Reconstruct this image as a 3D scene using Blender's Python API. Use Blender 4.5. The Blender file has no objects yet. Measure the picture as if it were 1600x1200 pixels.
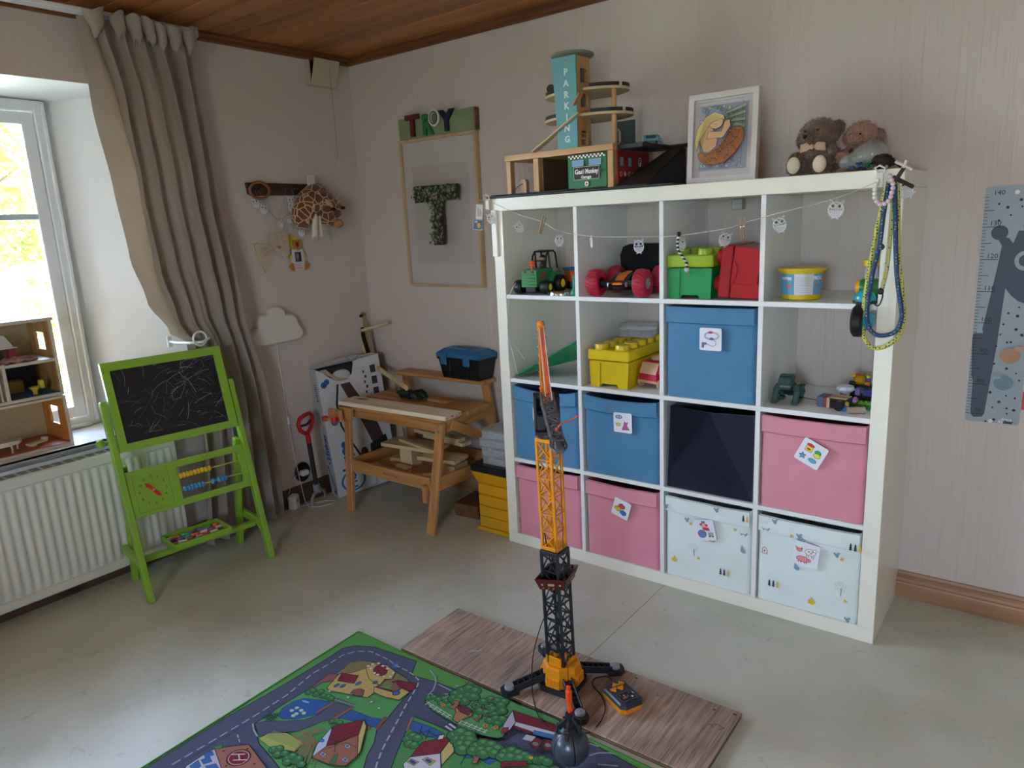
import bpy, bmesh, math, random
from math import sin, cos, pi, radians
from mathutils import Vector as V, Matrix, noise
from mathutils.geometry import tessellate_polygon
random.seed(7)
D = bpy.data
scn = bpy.context.scene
col = scn.collection
# ---------------------------------------------------------------- camera
cam = D.objects.new('camera', D.cameras.new('camera'))
col.objects.link(cam)
scn.camera = cam
cam.data.sensor_width = 36
cam.data.lens = 1122.467 / 1600 * 36
cam.data.clip_start = 0.02
cam.data.clip_end = 200
yaw, pitch, roll = -0.6615687, -0.2199166, -0.0486944
fw = V((sin(yaw)*cos(pitch), cos(yaw)*cos(pitch), sin(pitch)))
rt = V((cos(yaw), -sin(yaw), 0))
up = rt.cross(fw)
r2 = rt*cos(roll) + up*sin(roll)
u2 = -rt*sin(roll) + up*cos(roll)
mw = Matrix((r2, u2, -fw)).transposed().to_4x4()
mw.translation = V((3.11148, -2.72611, 1.39032))
cam.matrix_world = mw
# ---------------------------------------------------------------- light
scn.view_settings.view_transform = 'Standard'
scn.view_settings.look = 'None'
scn.view_settings.gamma = 1
scn.view_settings.use_curve_mapping = False
scn.view_settings.exposure = 2.45
wd = D.worlds.new('sky')
scn.world = wd
wd.use_nodes = True
wn = wd.node_tree.nodes
bg = wn['Background']
# soft hazy sky: a little brighter towards the horizon
wt = wn.new('ShaderNodeTexCoord')
ws = wn.new('ShaderNodeSeparateXYZ')
wr = wn.new('ShaderNodeValToRGB')
wr.color_ramp.elements[0].position = 0.0
wr.color_ramp.elements[0].color = (0.74, 0.86, 1.0, 1)
wr.color_ramp.elements[1].position = 0.9
wr.color_ramp.elements[1].color = (0.42, 0.60, 1.0, 1)
wl = wd.node_tree.links
wl.new(wt.outputs['Generated'], ws.inputs[0])
wl.new(ws.outputs['Z'], wr.inputs[0])
wl.new(wr.outputs[0], bg.inputs['Color'])
bg.inputs['Strength'].default_value = 6.5
sun = D.objects.new('sun', D.lights.new('sun', 'SUN'))
col.objects.link(sun)
sun.data.energy = 12
sun.data.angle = 0.01
sun.data.color = (1.0, 0.93, 0.78)
sun.rotation_euler = (radians(40), radians(32), 0)      # from the garden side's back: never enters the window
for ly0, ly1 in ((-2.6, -1.385), (-4.55, -3.35)):                      # sky portals in the window and in the added fill opening
    pl = D.lights.new('window_portal', 'AREA')
    pl.shape = 'RECTANGLE'
    pl.size = 1.35
    pl.size_y = ly1 - ly0
    pl.cycles.is_portal = True
    po = D.objects.new('window_portal', pl)
    col.objects.link(po)
    po.location = (-0.36, (ly0+ly1)/2, 1.30)
    po.rotation_euler = (0, radians(-90), 0)

pl = D.lights.new('window_portal', 'AREA')  # sky portal of the added window behind the camera
pl.shape = 'RECTANGLE'; pl.size = .9; pl.size_y = 1.0; pl.cycles.is_portal = True
po = D.objects.new('window_portal', pl); col.objects.link(po)
po.location = (3.25, -4.83, 1.4)
po.rotation_euler = (radians(90), 0, 0)                # faces +y, into the room
# ---------------------------------------------------------------- colour + materials
def lin(h):
    if not isinstance(h, str): return tuple(h)[:3]
    h = h.lstrip('#')
    o = []
    for i in (0, 2, 4):
        c = int(h[i:i+2], 16)/255
        o.append(c/12.92 if c <= .04045 else ((c+.055)/1.055)**2.4)
    return tuple(o)

_M = {}
def nodes(name):
    m = D.materials.new(name)
    m.use_nodes = True
    nt = m.node_tree
    return m, nt, nt.nodes['Principled BSDF']

def mat(name, c, rough=.5, metal=0, bump=0, bs=120, var=0, vs=6, spec=.5, trans=0, ior=1.45, alpha=1, sheen=0, coat=0, stretch=(1, 1, 1), sss=0):
    """procedural surface: base colour with noise variation and noise relief"""
    if name in _M: return _M[name]
    m, nt, b = nodes(name)
    L = nt.links.new
    c = lin(c)
    b.inputs['Roughness'].default_value = rough
    b.inputs['Metallic'].default_value = metal
    b.inputs['Specular IOR Level'].default_value = spec
    b.inputs['Transmission Weight'].default_value = trans
    b.inputs['IOR'].default_value = ior
    b.inputs['Alpha'].default_value = alpha
    b.inputs['Sheen Weight'].default_value = sheen
    b.inputs['Coat Weight'].default_value = coat
    tc = nt.nodes.new('ShaderNodeTexCoord')
    mp = nt.nodes.new('ShaderNodeMapping')
    mp.inputs['Scale'].default_value = stretch
    L(tc.outputs['Object'], mp.inputs[0])
    nz = nt.nodes.new('ShaderNodeTexNoise')
    nz.inputs['Scale'].default_value = vs
    nz.inputs['Detail'].default_value = 4
    L(mp.outputs[0], nz.inputs['Vector'])
    rp = nt.nodes.new('ShaderNodeValToRGB')
    v = max(var, .02)
    rp.color_ramp.elements[0].position = .3
    rp.color_ramp.elements[1].position = .7
    rp.color_ramp.elements[0].color = (*[x*(1-v) for x in c], 1)
    rp.color_ramp.elements[1].color = (*[min(1, x*(1+v)) for x in c], 1)
    L(nz.outputs[0], rp.inputs[0])
    L(rp.outputs[0], b.inputs['Base Color'])
    if bump:
        n2 = nt.nodes.new('ShaderNodeTexNoise')
        n2.inputs['Scale'].default_value = bs
        n2.inputs['Detail'].default_value = 3
        L(mp.outputs[0], n2.inputs['Vector'])
        bp = nt.nodes.new('ShaderNodeBump')
        bp.inputs['Strength'].default_value = bump
        bp.inputs['Distance'].default_value = .002
        L(n2.outputs[0], bp.inputs['Height'])
        L(bp.outputs[0], b.inputs['Normal'])
    _M[name] = m
    return m

def wood(name, c1, c2, axis=0, sc=7, rough=.5, knots=True, rnd=0, coat=0):
    """grain stretched along one axis, soft rings, knots"""
    if name in _M: return _M[name]
    m, nt, b = nodes(name)
    L = nt.links.new
    b.inputs['Roughness'].default_value = rough
    b.inputs['Coat Weight'].default_value = coat
    tc = nt.nodes.new('ShaderNodeTexCoord')
    mp = nt.nodes.new('ShaderNodeMapping')
    s = [sc*4]*3
    s[axis] = sc*.35
    mp.inputs['Scale'].default_value = s
    L(tc.outputs['Object'], mp.inputs[0])
    oi = nt.nodes.new('ShaderNodeObjectInfo')
    vm = nt.nodes.new('ShaderNodeVectorMath')
    vm.operation = 'SCALE'
    vm.inputs[0].default_value = (17, 31, 23)
    L(oi.outputs['Random'], vm.inputs['Scale'])
    va = nt.nodes.new('ShaderNodeVectorMath')
    L(mp.outputs[0], va.inputs[0])
    L(vm.outputs[0], va.inputs[1])
    n1 = nt.nodes.new('ShaderNodeTexNoise')
    n1.inputs['Scale'].default_value = 1.0
    n1.inputs['Detail'].default_value = 6
    n1.inputs['Distortion'].default_value = .6
    L(va.outputs[0], n1.inputs['Vector'])
    rp = nt.nodes.new('ShaderNodeValToRGB')
    e = rp.color_ramp.elements
    a, d = lin(c1), lin(c2)
    e[0].position = .32; e[0].color = (*d, 1)
    e[1].position = .66; e[1].color = (*a, 1)
    q = e.new(.5); q.color = (*[(x*1.6+y)/2.6 for x, y in zip(a, d)], 1)
    L(n1.outputs[0], rp.inputs[0])
    out = rp.outputs[0]
    if knots:
        m2 = nt.nodes.new('ShaderNodeMapping')
        s = [sc*.9]*3
        s[axis] = sc*.35
        m2.inputs['Scale'].default_value = s
        L(tc.outputs['Object'], m2.inputs[0])
        v2 = nt.nodes.new('ShaderNodeVectorMath')
        L(m2.outputs[0], v2.inputs[0]); L(vm.outputs[0], v2.inputs[1])
        vo = nt.nodes.new('ShaderNodeTexVoronoi')
        vo.inputs['Scale'].default_value = 1
        L(v2.outputs[0], vo.inputs['Vector'])
        kr = nt.nodes.new('ShaderNodeValToRGB')
        k = kr.color_ramp.elements
        k[0].position = .05; k[0].color = (.25, .15, .1, 1)
        k[1].position = .13; k[1].color = (1, 1, 1, 1)
        L(vo.outputs['Distance'], kr.inputs[0])
        mx = nt.nodes.new('ShaderNodeMix')
        mx.data_type = 'RGBA'; mx.blend_type = 'MULTIPLY'
        mx.inputs[0].default_value = 1
        L(out, mx.inputs[6]); L(kr.outputs[0], mx.inputs[7])
        out = mx.outputs[2]
    if rnd:
        hs = nt.nodes.new('ShaderNodeHueSaturation')
        mr = nt.nodes.new('ShaderNodeMapRange')
        mr.inputs[3].default_value = 1-rnd; mr.inputs[4].default_value = 1+rnd
        L(oi.outputs['Random'], mr.inputs[0]); L(mr.outputs[0], hs.inputs['Value'])
        L(out, hs.inputs['Color']); out = hs.outputs[0]
    L(out, b.inputs['Base Color'])
    bp = nt.nodes.new('ShaderNodeBump')
    bp.inputs['Strength'].default_value = .25
    bp.inputs['Distance'].default_value = .001
    L(n1.outputs[0], bp.inputs['Height'])
    L(bp.outputs[0], b.inputs['Normal'])
    _M[name] = m
    return m

def inkmat(name='printed_ink', rough=.6, bump=0, bs=300):
    """flat print: colour per polygon"""
    if name in _M: return _M[name]
    m, nt, b = nodes(name)
    a = nt.nodes.new('ShaderNodeVertexColor')
    a.layer_name = 'Col'
    nt.links.new(a.outputs[0], b.inputs['Base Color'])
    b.inputs['Roughness'].default_value = rough
    if bump:
        tc = nt.nodes.new('ShaderNodeTexCoord')
        n2 = nt.nodes.new('ShaderNodeTexNoise')
        n2.inputs['Scale'].default_value = bs
        nt.links.new(tc.outputs['Object'], n2.inputs['Vector'])
        bp = nt.nodes.new('ShaderNodeBump')
        bp.inputs['Strength'].default_value = bump
        bp.inputs['Distance'].default_value = .003
        nt.links.new(n2.outputs[0], bp.inputs['Height'])
        nt.links.new(bp.outputs[0], b.inputs['Normal'])
    _M[name] = m
    return m

# ---------------------------------------------------------------- scene tree
def tag(o, label=None, cat=None, group=None, kind=None):
    if label: o['label'] = label
    if cat: o['category'] = cat
    if group: o['group'] = group
    if kind: o['kind'] = kind
    return o

def RZ(a): return Matrix.Rotation(a, 4, 'Z')
def RX(a): return Matrix.Rotation(a, 4, 'X')
def RY(a): return Matrix.Rotation(a, 4, 'Y')
def TR(*p): return Matrix.Translation(V(p))

def thing(name, label, cat, loc=(0, 0, 0), rotz=0, group=None, rot=None):
    o = D.objects.new(name, None)
    o.empty_display_size = .05
    col.objects.link(o)
    M = TR(*loc) @ (rot if rot is not None else RZ(rotz))
    o.matrix_world = M
    tag(o, label, cat, group)
    return o

def dup(o, parent=None):
    """copy of a thing with copies of its parts and sub-parts"""
    c = o.copy()
    col.objects.link(c)
    if parent: c.parent = parent
    for ch in [x for x in D.objects if x.parent == o]:
        dup(ch, c)
    return c

def frame(o, n, u):
    """matrix with local z = n, local x = u"""
    z = V(n).normalized()
    x = V(u)
    x = (x - z*x.dot(z)).normalized()
    y = z.cross(x)
    M = Matrix((x, y, z)).transposed().to_4x4()
    M.translation = V(o)
    return M

# ---------------------------------------------------------------- mesh builder
class MB:
    def __init__(s, T=None):
        s.v = []; s.f = []; s.mi = []; s.T = T or Matrix(); s.k = 0
    def add(s, vs, fs, M=None):
        T = s.T @ M if M is not None else s.T
        n = len(s.v)
        s.v += [T @ V(p) for p in vs]
        s.f += [tuple(i+n for i in f) for f in fs]
        s.mi += [s.k]*len(fs)
        return s
    def box(s, c, d, b=0, M=None):
        """box centred at c with edge chamfer b"""
        x, y, z = (q/2 for q in d)
        R = TR(*c) if M is None else M @ TR(*c)
        b = min(b, x*.9, y*.9, z*.9)
        if b <= 0:
            vs = [(i*x, j*y, k*z) for i in (-1, 1) for j in (-1, 1) for k in (-1, 1)]
            return s.add(vs, [(0, 1, 3, 2), (4, 6, 7, 5), (0, 4, 5, 1), (2, 3, 7, 6), (0, 2, 6, 4), (1, 5, 7, 3)], R)
        vs = []; ix = {}
        for i in (-1, 1):
            for j in (-1, 1):
                for k in (-1, 1):
                    for a, p in enumerate(((i*x, j*(y-b), k*(z-b)), (i*(x-b), j*y, k*(z-b)), (i*(x-b), j*(y-b), k*z))):
                        ix[(i, j, k, a)] = len(vs); vs.append(p)
        fs = []
        def q(*t):
            t = [ix[r] for r in t]
            P = [V(vs[r]) for r in t]
            nn = (P[1]-P[0]).cross(P[2]-P[0])
            cc = sum(P, V())/len(P)
            if nn.dot(cc) < 0: t.reverse()
            fs.append(tuple(t))
        for g in (-1, 1):
            q((g, -1, -1, 0), (g, 1, -1, 0), (g, 1, 1, 0), (g, -1, 1, 0))
            q((-1, g, -1, 1), (1, g, -1, 1), (1, g, 1, 1), (-1, g, 1, 1))
            q((-1, -1, g, 2), (1, -1, g, 2), (1, 1, g, 2), (-1, 1, g, 2))
            for h in (-1, 1):
                q((g, h, -1, 0), (g, h, 1, 0), (g, h, 1, 1), (g, h, -1, 1))
                q((g, -1, h, 0), (g, 1, h, 0), (g, 1, h, 2), (g, -1, h, 2))
                q((-1, g, h, 1), (1, g, h, 1), (1, g, h, 2), (-1, g, h, 2))
                for k in (-1, 1):
                    q((g, h, k, 0), (g, h, k, 1), (g, h, k, 2))
        return s.add(vs, fs, R)
    def span(s, a, c, b=0, M=None):
        a = V(a); c = V(c)
        return s.box((a+c)/2, [abs(q) for q in (c-a)], b, M)
    def beam(s, p0, p1, w, h, up=(0, 0, 1), b=0, M=None):
        """bar from p0 to p1: w across, h along up"""
        p0 = V(p0); p1 = V(p1)
        z = (p1-p0); L = z.length; z.normalize()
        u = V(up); u = u - z*u.dot(z)
        if u.length < 1e-4: u = V((1, 0, 0)) - z*z.x
        u.normalize()
        x = u.cross(z)
        F = Matrix((x, u, z)).transposed().to_4x4(); F.translation = (p0+p1)/2
        if M is not None: F = M @ F
        return s.box((0, 0, 0), (w, h, L), b, F)
    def tube(s, path, r, n=8, closed=False, M=None, caps=True):
        P = [V(p) for p in path]
        m = len(P)
        R = r if isinstance(r, (list, tuple)) else [r]*m
        vs = []; fs = []
        ref = None
        for i in range(m):
            a = P[(i-1) % m] if closed or i > 0 else P[i]
            c = P[(i+1) % m] if closed or i < m-1 else P[i]
            t = (c-a)
            if t.length < 1e-9: t = V((0, 0, 1))
            t.normalize()
            if ref is None:
                ref = V((0, 0, 1)) if abs(t.z) < .9 else V((1, 0, 0))
            x = ref - t*ref.dot(t)
            if x.length < 1e-5: x = t.orthogonal()
            x.normalize(); ref = x
            y = t.cross(x)
            for j in range(n):
                an = 2*pi*j/n
                vs.append(P[i] + (x*cos(an)+y*sin(an))*R[i])
        for i in range(m if closed else m-1):
            k = (i+1) % m
            for j in range(n):
                l = (j+1) % n
                fs.append((i*n+j, i*n+l, k*n+l, k*n+j))
        if not closed and caps:
            fs.append(tuple(range(n-1, -1, -1)))
            fs.append(tuple((m-1)*n+j for j in range(n)))
        return s.add(vs, fs, M)
    def cyl(s, p0, p1, r, n=16, r1=None, M=None):
        return s.tube([p0, p1], [r, r if r1 is None else r1], n, M=M)
    def lathe(s, prof, M=None, n=24, sx=1, sy=1):
        """profile of (radius, z) turned about local z"""
        vs = []; fs = []
        for r, z in prof:
            for j in range(n):
                a = 2*pi*j/n
                vs.append((r*cos(a)*sx, r*sin(a)*sy, z))
        for i in range(len(prof)-1):
            for j in range(n):
                l = (j+1) % n
                fs.append((i*n+j, i*n+l, (i+1)*n+l, (i+1)*n+j))
        if prof[0][0] > 1e-5: fs.append(tuple(range(n-1, -1, -1)))
        if prof[-1][0] > 1e-5: fs.append(tuple((len(prof)-1)*n+j for j in range(n)))
        return s.add(vs, fs, M)
    def ball(s, c, r, n=16, m=10, M=None, f=None):
        r = (r, r, r) if not isinstance(r, (list, tuple)) else r
        vs = []; fs = []
        for i in range(m+1):
            th = pi*i/m
            for j in range(n):
                a = 2*pi*j/n
                p = V((sin(th)*cos(a), sin(th)*sin(a), -cos(th)))
                k = f(p) if f else 1
                vs.append((c[0]+p.x*r[0]*k, c[1]+p.y*r[1]*k, c[2]+p.z*r[2]*k))
        for i in range(m):
            for j in range(n):
                l = (j+1) % n
                fs.append((i*n+j, i*n+l, (i+1)*n+l, (i+1)*n+j))
        return s.add(vs, fs, M)
    def prism(s, poly, z0, z1, M=None, holes=()):
        """polygon in local xy extruded from z0 to z1"""
        loops = [list(poly)] + [list(h) for h in holes]
        tri = tessellate_polygon([[V((p[0], p[1], 0)) for p in l] for l in loops])
        flat = [p for l in loops for p in l]
        n = len(flat)
        vs = [(p[0], p[1], z0) for p in flat] + [(p[0], p[1], z1) for p in flat]
        fs = []
        for t in tri:
            a, b2, c = (V((*flat[i][:2], 0)) for i in t)
            t = tuple(t)
            if (b2-a).cross(c-a).z < 0: t = t[::-1]
            fs.append(tuple(i+n for i in t)); fs.append(t[::-1])
        o = 0
        for li, l in enumerate(loops):
            ar = sum(l[i][0]*l[(i+1) % len(l)][1]-l[(i+1) % len(l)][0]*l[i][1] for i in range(len(l)))
            pos = (ar > 0) == (li == 0)
            for i in range(len(l)):
                j = (i+1) % len(l)
                a, b2 = (o+i, o+j) if pos else (o+j, o+i)
                fs.append((a, b2, b2+n, a+n))
            o += len(l)
        return s.add(vs, fs, M)
    def grid(s, f, nu, nv, M=None, thick=0, cu=False):
        """surface f(u, v); thick > 0 gives it a second skin"""
        P = [[V(f(i/(nu if cu else nu-1), j/(nv-1))) for j in range(nv)] for i in range(nu)]
        vs = [p for r in P for p in r]
        fs = []
        for i in range(nu if cu else nu-1):
            k = (i+1) % nu
            for j in range(nv-1):
                fs.append((i*nv+j, k*nv+j, k*nv+j+1, i*nv+j+1))
        if thick:
            n = len(vs)
            nb = []
            for i in range(nu):
                for j in range(nv):
                    du = P[(i+1) % nu if cu else min(i+1, nu-1)][j]-P[(i-1) % nu if cu else max(i-1, 0)][j]
                    dv = P[i][min(j+1, nv-1)]-P[i][max(j-1, 0)]
                    nn = du.cross(dv)
                    nb.append(P[i][j] - (nn.normalized()*thick if nn.length > 1e-12 else V()))
            vs = vs + nb
            fs += [tuple(q+n for q in g[::-1]) for g in list(fs)]
            for i in range(nu if cu else nu-1):
                k = (i+1) % nu
                fs.append((i*nv, i*nv+n, k*nv+n, k*nv))
                fs.append((i*nv+nv-1, k*nv+nv-1, k*nv+nv-1+n, i*nv+nv-1+n))
            if not cu:
                for j in range(nv-1):
                    fs.append((j, j+1, j+1+n, j+n))
                    q = (nu-1)*nv
                    fs.append((q+j, q+j+n, q+j+1+n, q+j+1))
        return s.add(vs, fs, M)
    def text(s, txt, size, M, depth=0, align='CENTER', bold=0, sx=1, shear=0):
        cu = D.curves.new('lettering', 'FONT')
        cu.body = txt; cu.size = size; cu.align_x = align; cu.align_y = 'CENTER'
        cu.extrude = depth; cu.offset = bold; cu.resolution_u = 2; cu.shear = shear
        o = D.objects.new('lettering', cu)
        me = D.meshes.new_from_object(o)
        s.add([(p.co.x*sx, p.co.y, p.co.z) for p in me.vertices], [tuple(p.vertices) for p in me.polygons], M)
        D.objects.remove(o); D.curves.remove(cu); D.meshes.remove(me)
        return s
    def build(s, name, m, parent=None, smooth=35, world=False):
        me = D.meshes.new(name)
        vs = s.v
        if parent is not None and world:
            I = WM(parent).inverted()
            vs = [I @ p for p in vs]
        me.from_pydata([tuple(p) for p in vs], [], s.f)
        for q in (m if isinstance(m, (list, tuple)) else [m]): me.materials.append(q)
        me.polygons.foreach_set('material_index', s.mi)
        if smooth:
            me.polygons.foreach_set('use_smooth', [True]*len(s.f))
            me.set_sharp_from_angle(angle=radians(smooth))
        me.update()
        o = D.objects.new(name, me)
        col.objects.link(o)
        if parent is not None: o.parent = parent
        return o

def WM(o):
    M = o.matrix_basis.copy()
    while o.parent:
        o = o.parent
        M = o.matrix_basis @ M
    return M

def smooth_path(P, n=5):
    P = [V(p) for p in P]; O = []
    for i in range(len(P)-1):
        p0 = P[max(i-1, 0)]; p1 = P[i]; p2 = P[i+1]; p3 = P[min(i+2, len(P)-1)]
        for k in range(n):
            t = k/n; O.append(.5*((2*p1)+(-p0+p2)*t+(2*p0-5*p1+4*p2-p3)*t*t+(-p0+3*p1-3*p2+p3)*t**3))
    return O+[P[-1]]

class Ink:
    """flat print built of stacked thin coloured shapes in the xy plane of a frame"""
    def __init__(s, M, eps=.00008):
        s.v = []; s.f = []; s.c = []; s.M = M; s.z = 0; s.eps = eps
    def raw(s, pts, fs, c):
        n = len(s.v)
        s.z += s.eps
        s.v += [s.M @ V((p[0], p[1], s.z)) for p in pts]
        s.f += [tuple(i+n for i in f) for f in fs]
        s.c += [lin(c)]*len(fs)
        return s
    def poly(s, pts, c, ol=None, w=.001):
        pts = [tuple(p[:2]) for p in pts]
        t = tessellate_polygon([[V((*p, 0)) for p in pts]])
        s.raw(pts, [f if (V((*pts[f[1]], 0))-V((*pts[f[0]], 0))).cross(V((*pts[f[2]], 0))-V((*pts[f[0]], 0))).z > 0 else f[::-1] for f in t], c)
        if ol: s.line(pts+[pts[0]], w, ol)
        return s
    def rect(s, x0, y0, x1, y1, c, ol=None, w=.001):
        return s.poly([(x0, y0), (x1, y0), (x1, y1), (x0, y1)], c, ol, w)
    def ell(s, x, y, rx, ry=None, c='#000000', ol=None, w=.001, n=20, rot=0):
        ry = rx if ry is None else ry
        P = [(x+rx*cos(a)*cos(rot)-ry*sin(a)*sin(rot), y+rx*cos(a)*sin(rot)+ry*sin(a)*cos(rot)) for a in (2*pi*i/n for i in range(n))]
        return s.poly(P, c, ol, w)
    def line(s, pts, w, c):
        P = [V((p[0], p[1])) for p in pts]
        vs = []; fs = []
        for a, b in zip(P, P[1:]):
            d = b-a
            if d.length < 1e-7: continue
            d.normalize()
            nn = V((-d.y, d.x))*w/2
            e = d*w*.3
            k = len(vs)
            vs += [a-e-nn, b+e-nn, b+e+nn, a-e+nn]
            fs.append((k, k+1, k+2, k+3))
        if fs: s.raw(vs, fs, c)
        return s
    def dash(s, pts, w, c, on, off):
        P = [V((p[0], p[1])) for p in pts]
        t = 0
        for a, b in zip(P, P[1:]):
            L = (b-a).length
            d = (b-a)/max(L, 1e-9)
            x = -t
            while x < L:
                x0 = max(x, 0); x1 = min(x+on, L)
                if x1 > x0: s.line([a+d*x0, a+d*x1], w, c)
                x += on+off
            t = (t+L) % (on+off)
        return s
    def text(s, txt, x, y, size, c, rot=0, bold=0, align='CENTER', sx=1, shear=0):
        mb = MB().text(txt, size, TR(x, y, 0) @ RZ(rot), 0, align, bold, sx, shear)
        return s.raw([(p.x, p.y) for p in mb.v], mb.f, c)
    def build(s, name, parent=None, m=None, world=False):
        vs = s.v
        if parent is not None and world:
            I = WM(parent).inverted(); vs = [I @ p for p in vs]
        me = D.meshes.new(name)
        me.from_pydata([tuple(p) for p in vs], [], s.f)
        me.materials.append(m or inkmat())
        ca = me.color_attributes.new('Col', 'FLOAT_COLOR', 'CORNER')
        buf = []
        for f, c in zip(s.f, s.c): buf += [*c, 1.0]*len(f)
        ca.data.foreach_set('color', buf)
        o = D.objects.new(name, me)
        col.objects.link(o)
        if parent is not None: o.parent = parent
        return o

def struct(o, **k):
    o['kind'] = 'structure'
    return o

# ---------------------------------------------------------------- materials of the room
def wallpaper(name, c, amt):
    m, nt, b = nodes(name)
    L = nt.links.new
    b.inputs['Roughness'].default_value = .75
    b.inputs['Specular IOR Level'].default_value = .25
    b.inputs['Base Color'].default_value = (*lin(c), 1)
    tc = nt.nodes.new('ShaderNodeTexCoord')
    hs = []
    for sx, sz, lo, hi in ((110, 1.1, .60, .66), (260, 3.0, .62, .70)):
        mp = nt.nodes.new('ShaderNodeMapping')
        mp.inputs['Scale'].default_value = (sx, sx, sz)
        L(tc.outputs['Object'], mp.inputs[0])
        n = nt.nodes.new('ShaderNodeTexNoise')
        n.inputs['Scale'].default_value = 1
        n.inputs['Detail'].default_value = 1
        L(mp.outputs[0], n.inputs['Vector'])
        r = nt.nodes.new('ShaderNodeMapRange')
        r.inputs[1].default_value = lo; r.inputs[2].default_value = hi
        L(n.outputs[0], r.inputs[0])
        hs.append(r)
    ad = nt.nodes.new('ShaderNodeMath'); ad.operation = 'MULTIPLY_ADD'
    L(hs[0].outputs[0], ad.inputs[0]); ad.inputs[1].default_value = 1.0
    L(hs[1].outputs[0], ad.inputs[2])
    n3 = nt.nodes.new('ShaderNodeTexNoise'); n3.inputs['Scale'].default_value = 420
    L(tc.outputs['Object'], n3.inputs['Vector'])
    a2 = nt.nodes.new('ShaderNodeMath'); a2.operation = 'MULTIPLY_ADD'
    L(n3.outputs[0], a2.inputs[0]); a2.inputs[1].default_value = .35; L(ad.outputs[0], a2.inputs[2])
    bp = nt.nodes.new('ShaderNodeBump')
    bp.inputs['Strength'].default_value = amt
    bp.inputs['Distance'].default_value = .0016
    L(a2.outputs[0], bp.inputs['Height'])
    L(bp.outputs[0], b.inputs['Normal'])
    return m

def lino():
    m, nt, b = nodes('linoleum')
    L = nt.links.new
    tc = nt.nodes.new('ShaderNodeTexCoord')
    n1 = nt.nodes.new('ShaderNodeTexNoise'); n1.inputs['Scale'].default_value = 3.2; n1.inputs['Detail'].default_value = 7; n1.inputs['Distortion'].default_value = .5
    n2 = nt.nodes.new('ShaderNodeTexNoise'); n2.inputs['Scale'].default_value = 16; n2.inputs['Detail'].default_value = 8; n2.inputs['Distortion'].default_value = 1.6; n2.inputs['Roughness'].default_value = .7
    for n in (n1, n2): L(tc.outputs['Object'], n.inputs['Vector'])
    r1 = nt.nodes.new('ShaderNodeValToRGB')
    e = r1.color_ramp.elements
    e[0].position = .35; e[0].color = (*lin('#b7b8a5'), 1)
    e[1].position = .65; e[1].color = (*lin('#c6c7b6'), 1)
    L(n1.outputs[0], r1.inputs[0])
    r2 = nt.nodes.new('ShaderNodeValToRGB')
    e = r2.color_ramp.elements
    e[0].position = .31; e[0].color = (.70, .73, .74, 1)
    e[1].position = .40; e[1].color = (1, 1, 1, 1)
    q = e.new(.66); q.color = (1, 1, 1, 1)
    q = e.new(.74); q.color = (1.05, 1.04, .98, 1)
    L(n2.outputs[0], r2.inputs[0])
    mx = nt.nodes.new('ShaderNodeMix'); mx.data_type = 'RGBA'; mx.blend_type = 'MULTIPLY'; mx.inputs[0].default_value = 1
    L(r1.outputs[0], mx.inputs[6]); L(r2.outputs[0], mx.inputs[7])
    L(mx.outputs[2], b.inputs['Base Color'])
    rr = nt.nodes.new('ShaderNodeMapRange'); rr.inputs[3].default_value = .26; rr.inputs[4].default_value = .44
    L(n1.outputs[0], rr.inputs[0]); L(rr.outputs[0], b.inputs['Roughness'])
    n3 = nt.nodes.new('ShaderNodeTexNoise'); n3.inputs['Scale'].default_value = 240
    L(tc.outputs['Object'], n3.inputs['Vector'])
    bp = nt.nodes.new('ShaderNodeBump'); bp.inputs['Strength'].default_value = .15; bp.inputs['Distance'].default_value = .001
    L(n3.outputs[0], bp.inputs['Height']); L(bp.outputs[0], b.inputs['Normal'])
    return m

H = 2.272
XR, YF = 4.7, -4.7
WP = wallpaper('wallpaper_back', '#cbc1b9', .5)
WP2 = wallpaper('wallpaper_left', '#c8beb6', .3)
white_paint = mat('white_paint', '#f2f3f2', .35)
lino_m = lino()
ceil_wood = wood('stained_pine_ceiling', '#b5733d', '#90562a', 0, 3.2, .42, rnd=.16)
trim_wood = wood('stained_pine_trim', '#7d4a2a', '#5c331b', 0, 6, .45)
base_wood = wood('pine_baseboard', '#ad8464', '#8f6548', 0, 6, .4)
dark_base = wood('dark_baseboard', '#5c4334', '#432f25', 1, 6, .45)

# floor: two sheets of linoleum meeting in a welded seam
fl = D.objects.new('floor', None); col.objects.link(fl); struct(fl)
XS = 1.99
for x0, x1 in ((0, XS-.001), (XS+.001, XR)):
    MB().span((x0, YF, -.02), (x1, 0, 0), 0).build('linoleum_sheet', lino_m, fl)
MB().span((XS-.001, YF, -.02), (XS+.001, 0, -.0008)).build('seam', mat('floor_seam', '#77705f', .7), fl)

struct(MB().span((0, 0, 0), (XR, .1, H+.05)).build('wall_back', WP))
struct(MB().span((XR, YF, 0), (XR+.1, .1, H+.05)).build('wall_right', WP))
FRZ = frame((0, YF, 0), (0, 1, 0), (-1, 0, 0))      # local x = -world x, local y = world z
struct(MB().prism([(-XR-.1, 0), (.36, 0), (.36, H+.05), (-XR-.1, H+.05)], -.12, 0, FRZ, [[(-3.7, .9), (-2.8, .9), (-2.8, 1.9), (-3.7, 1.9)]]).build('wall_front', WP, smooth=0))  # opening cut for the added fill window

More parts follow.
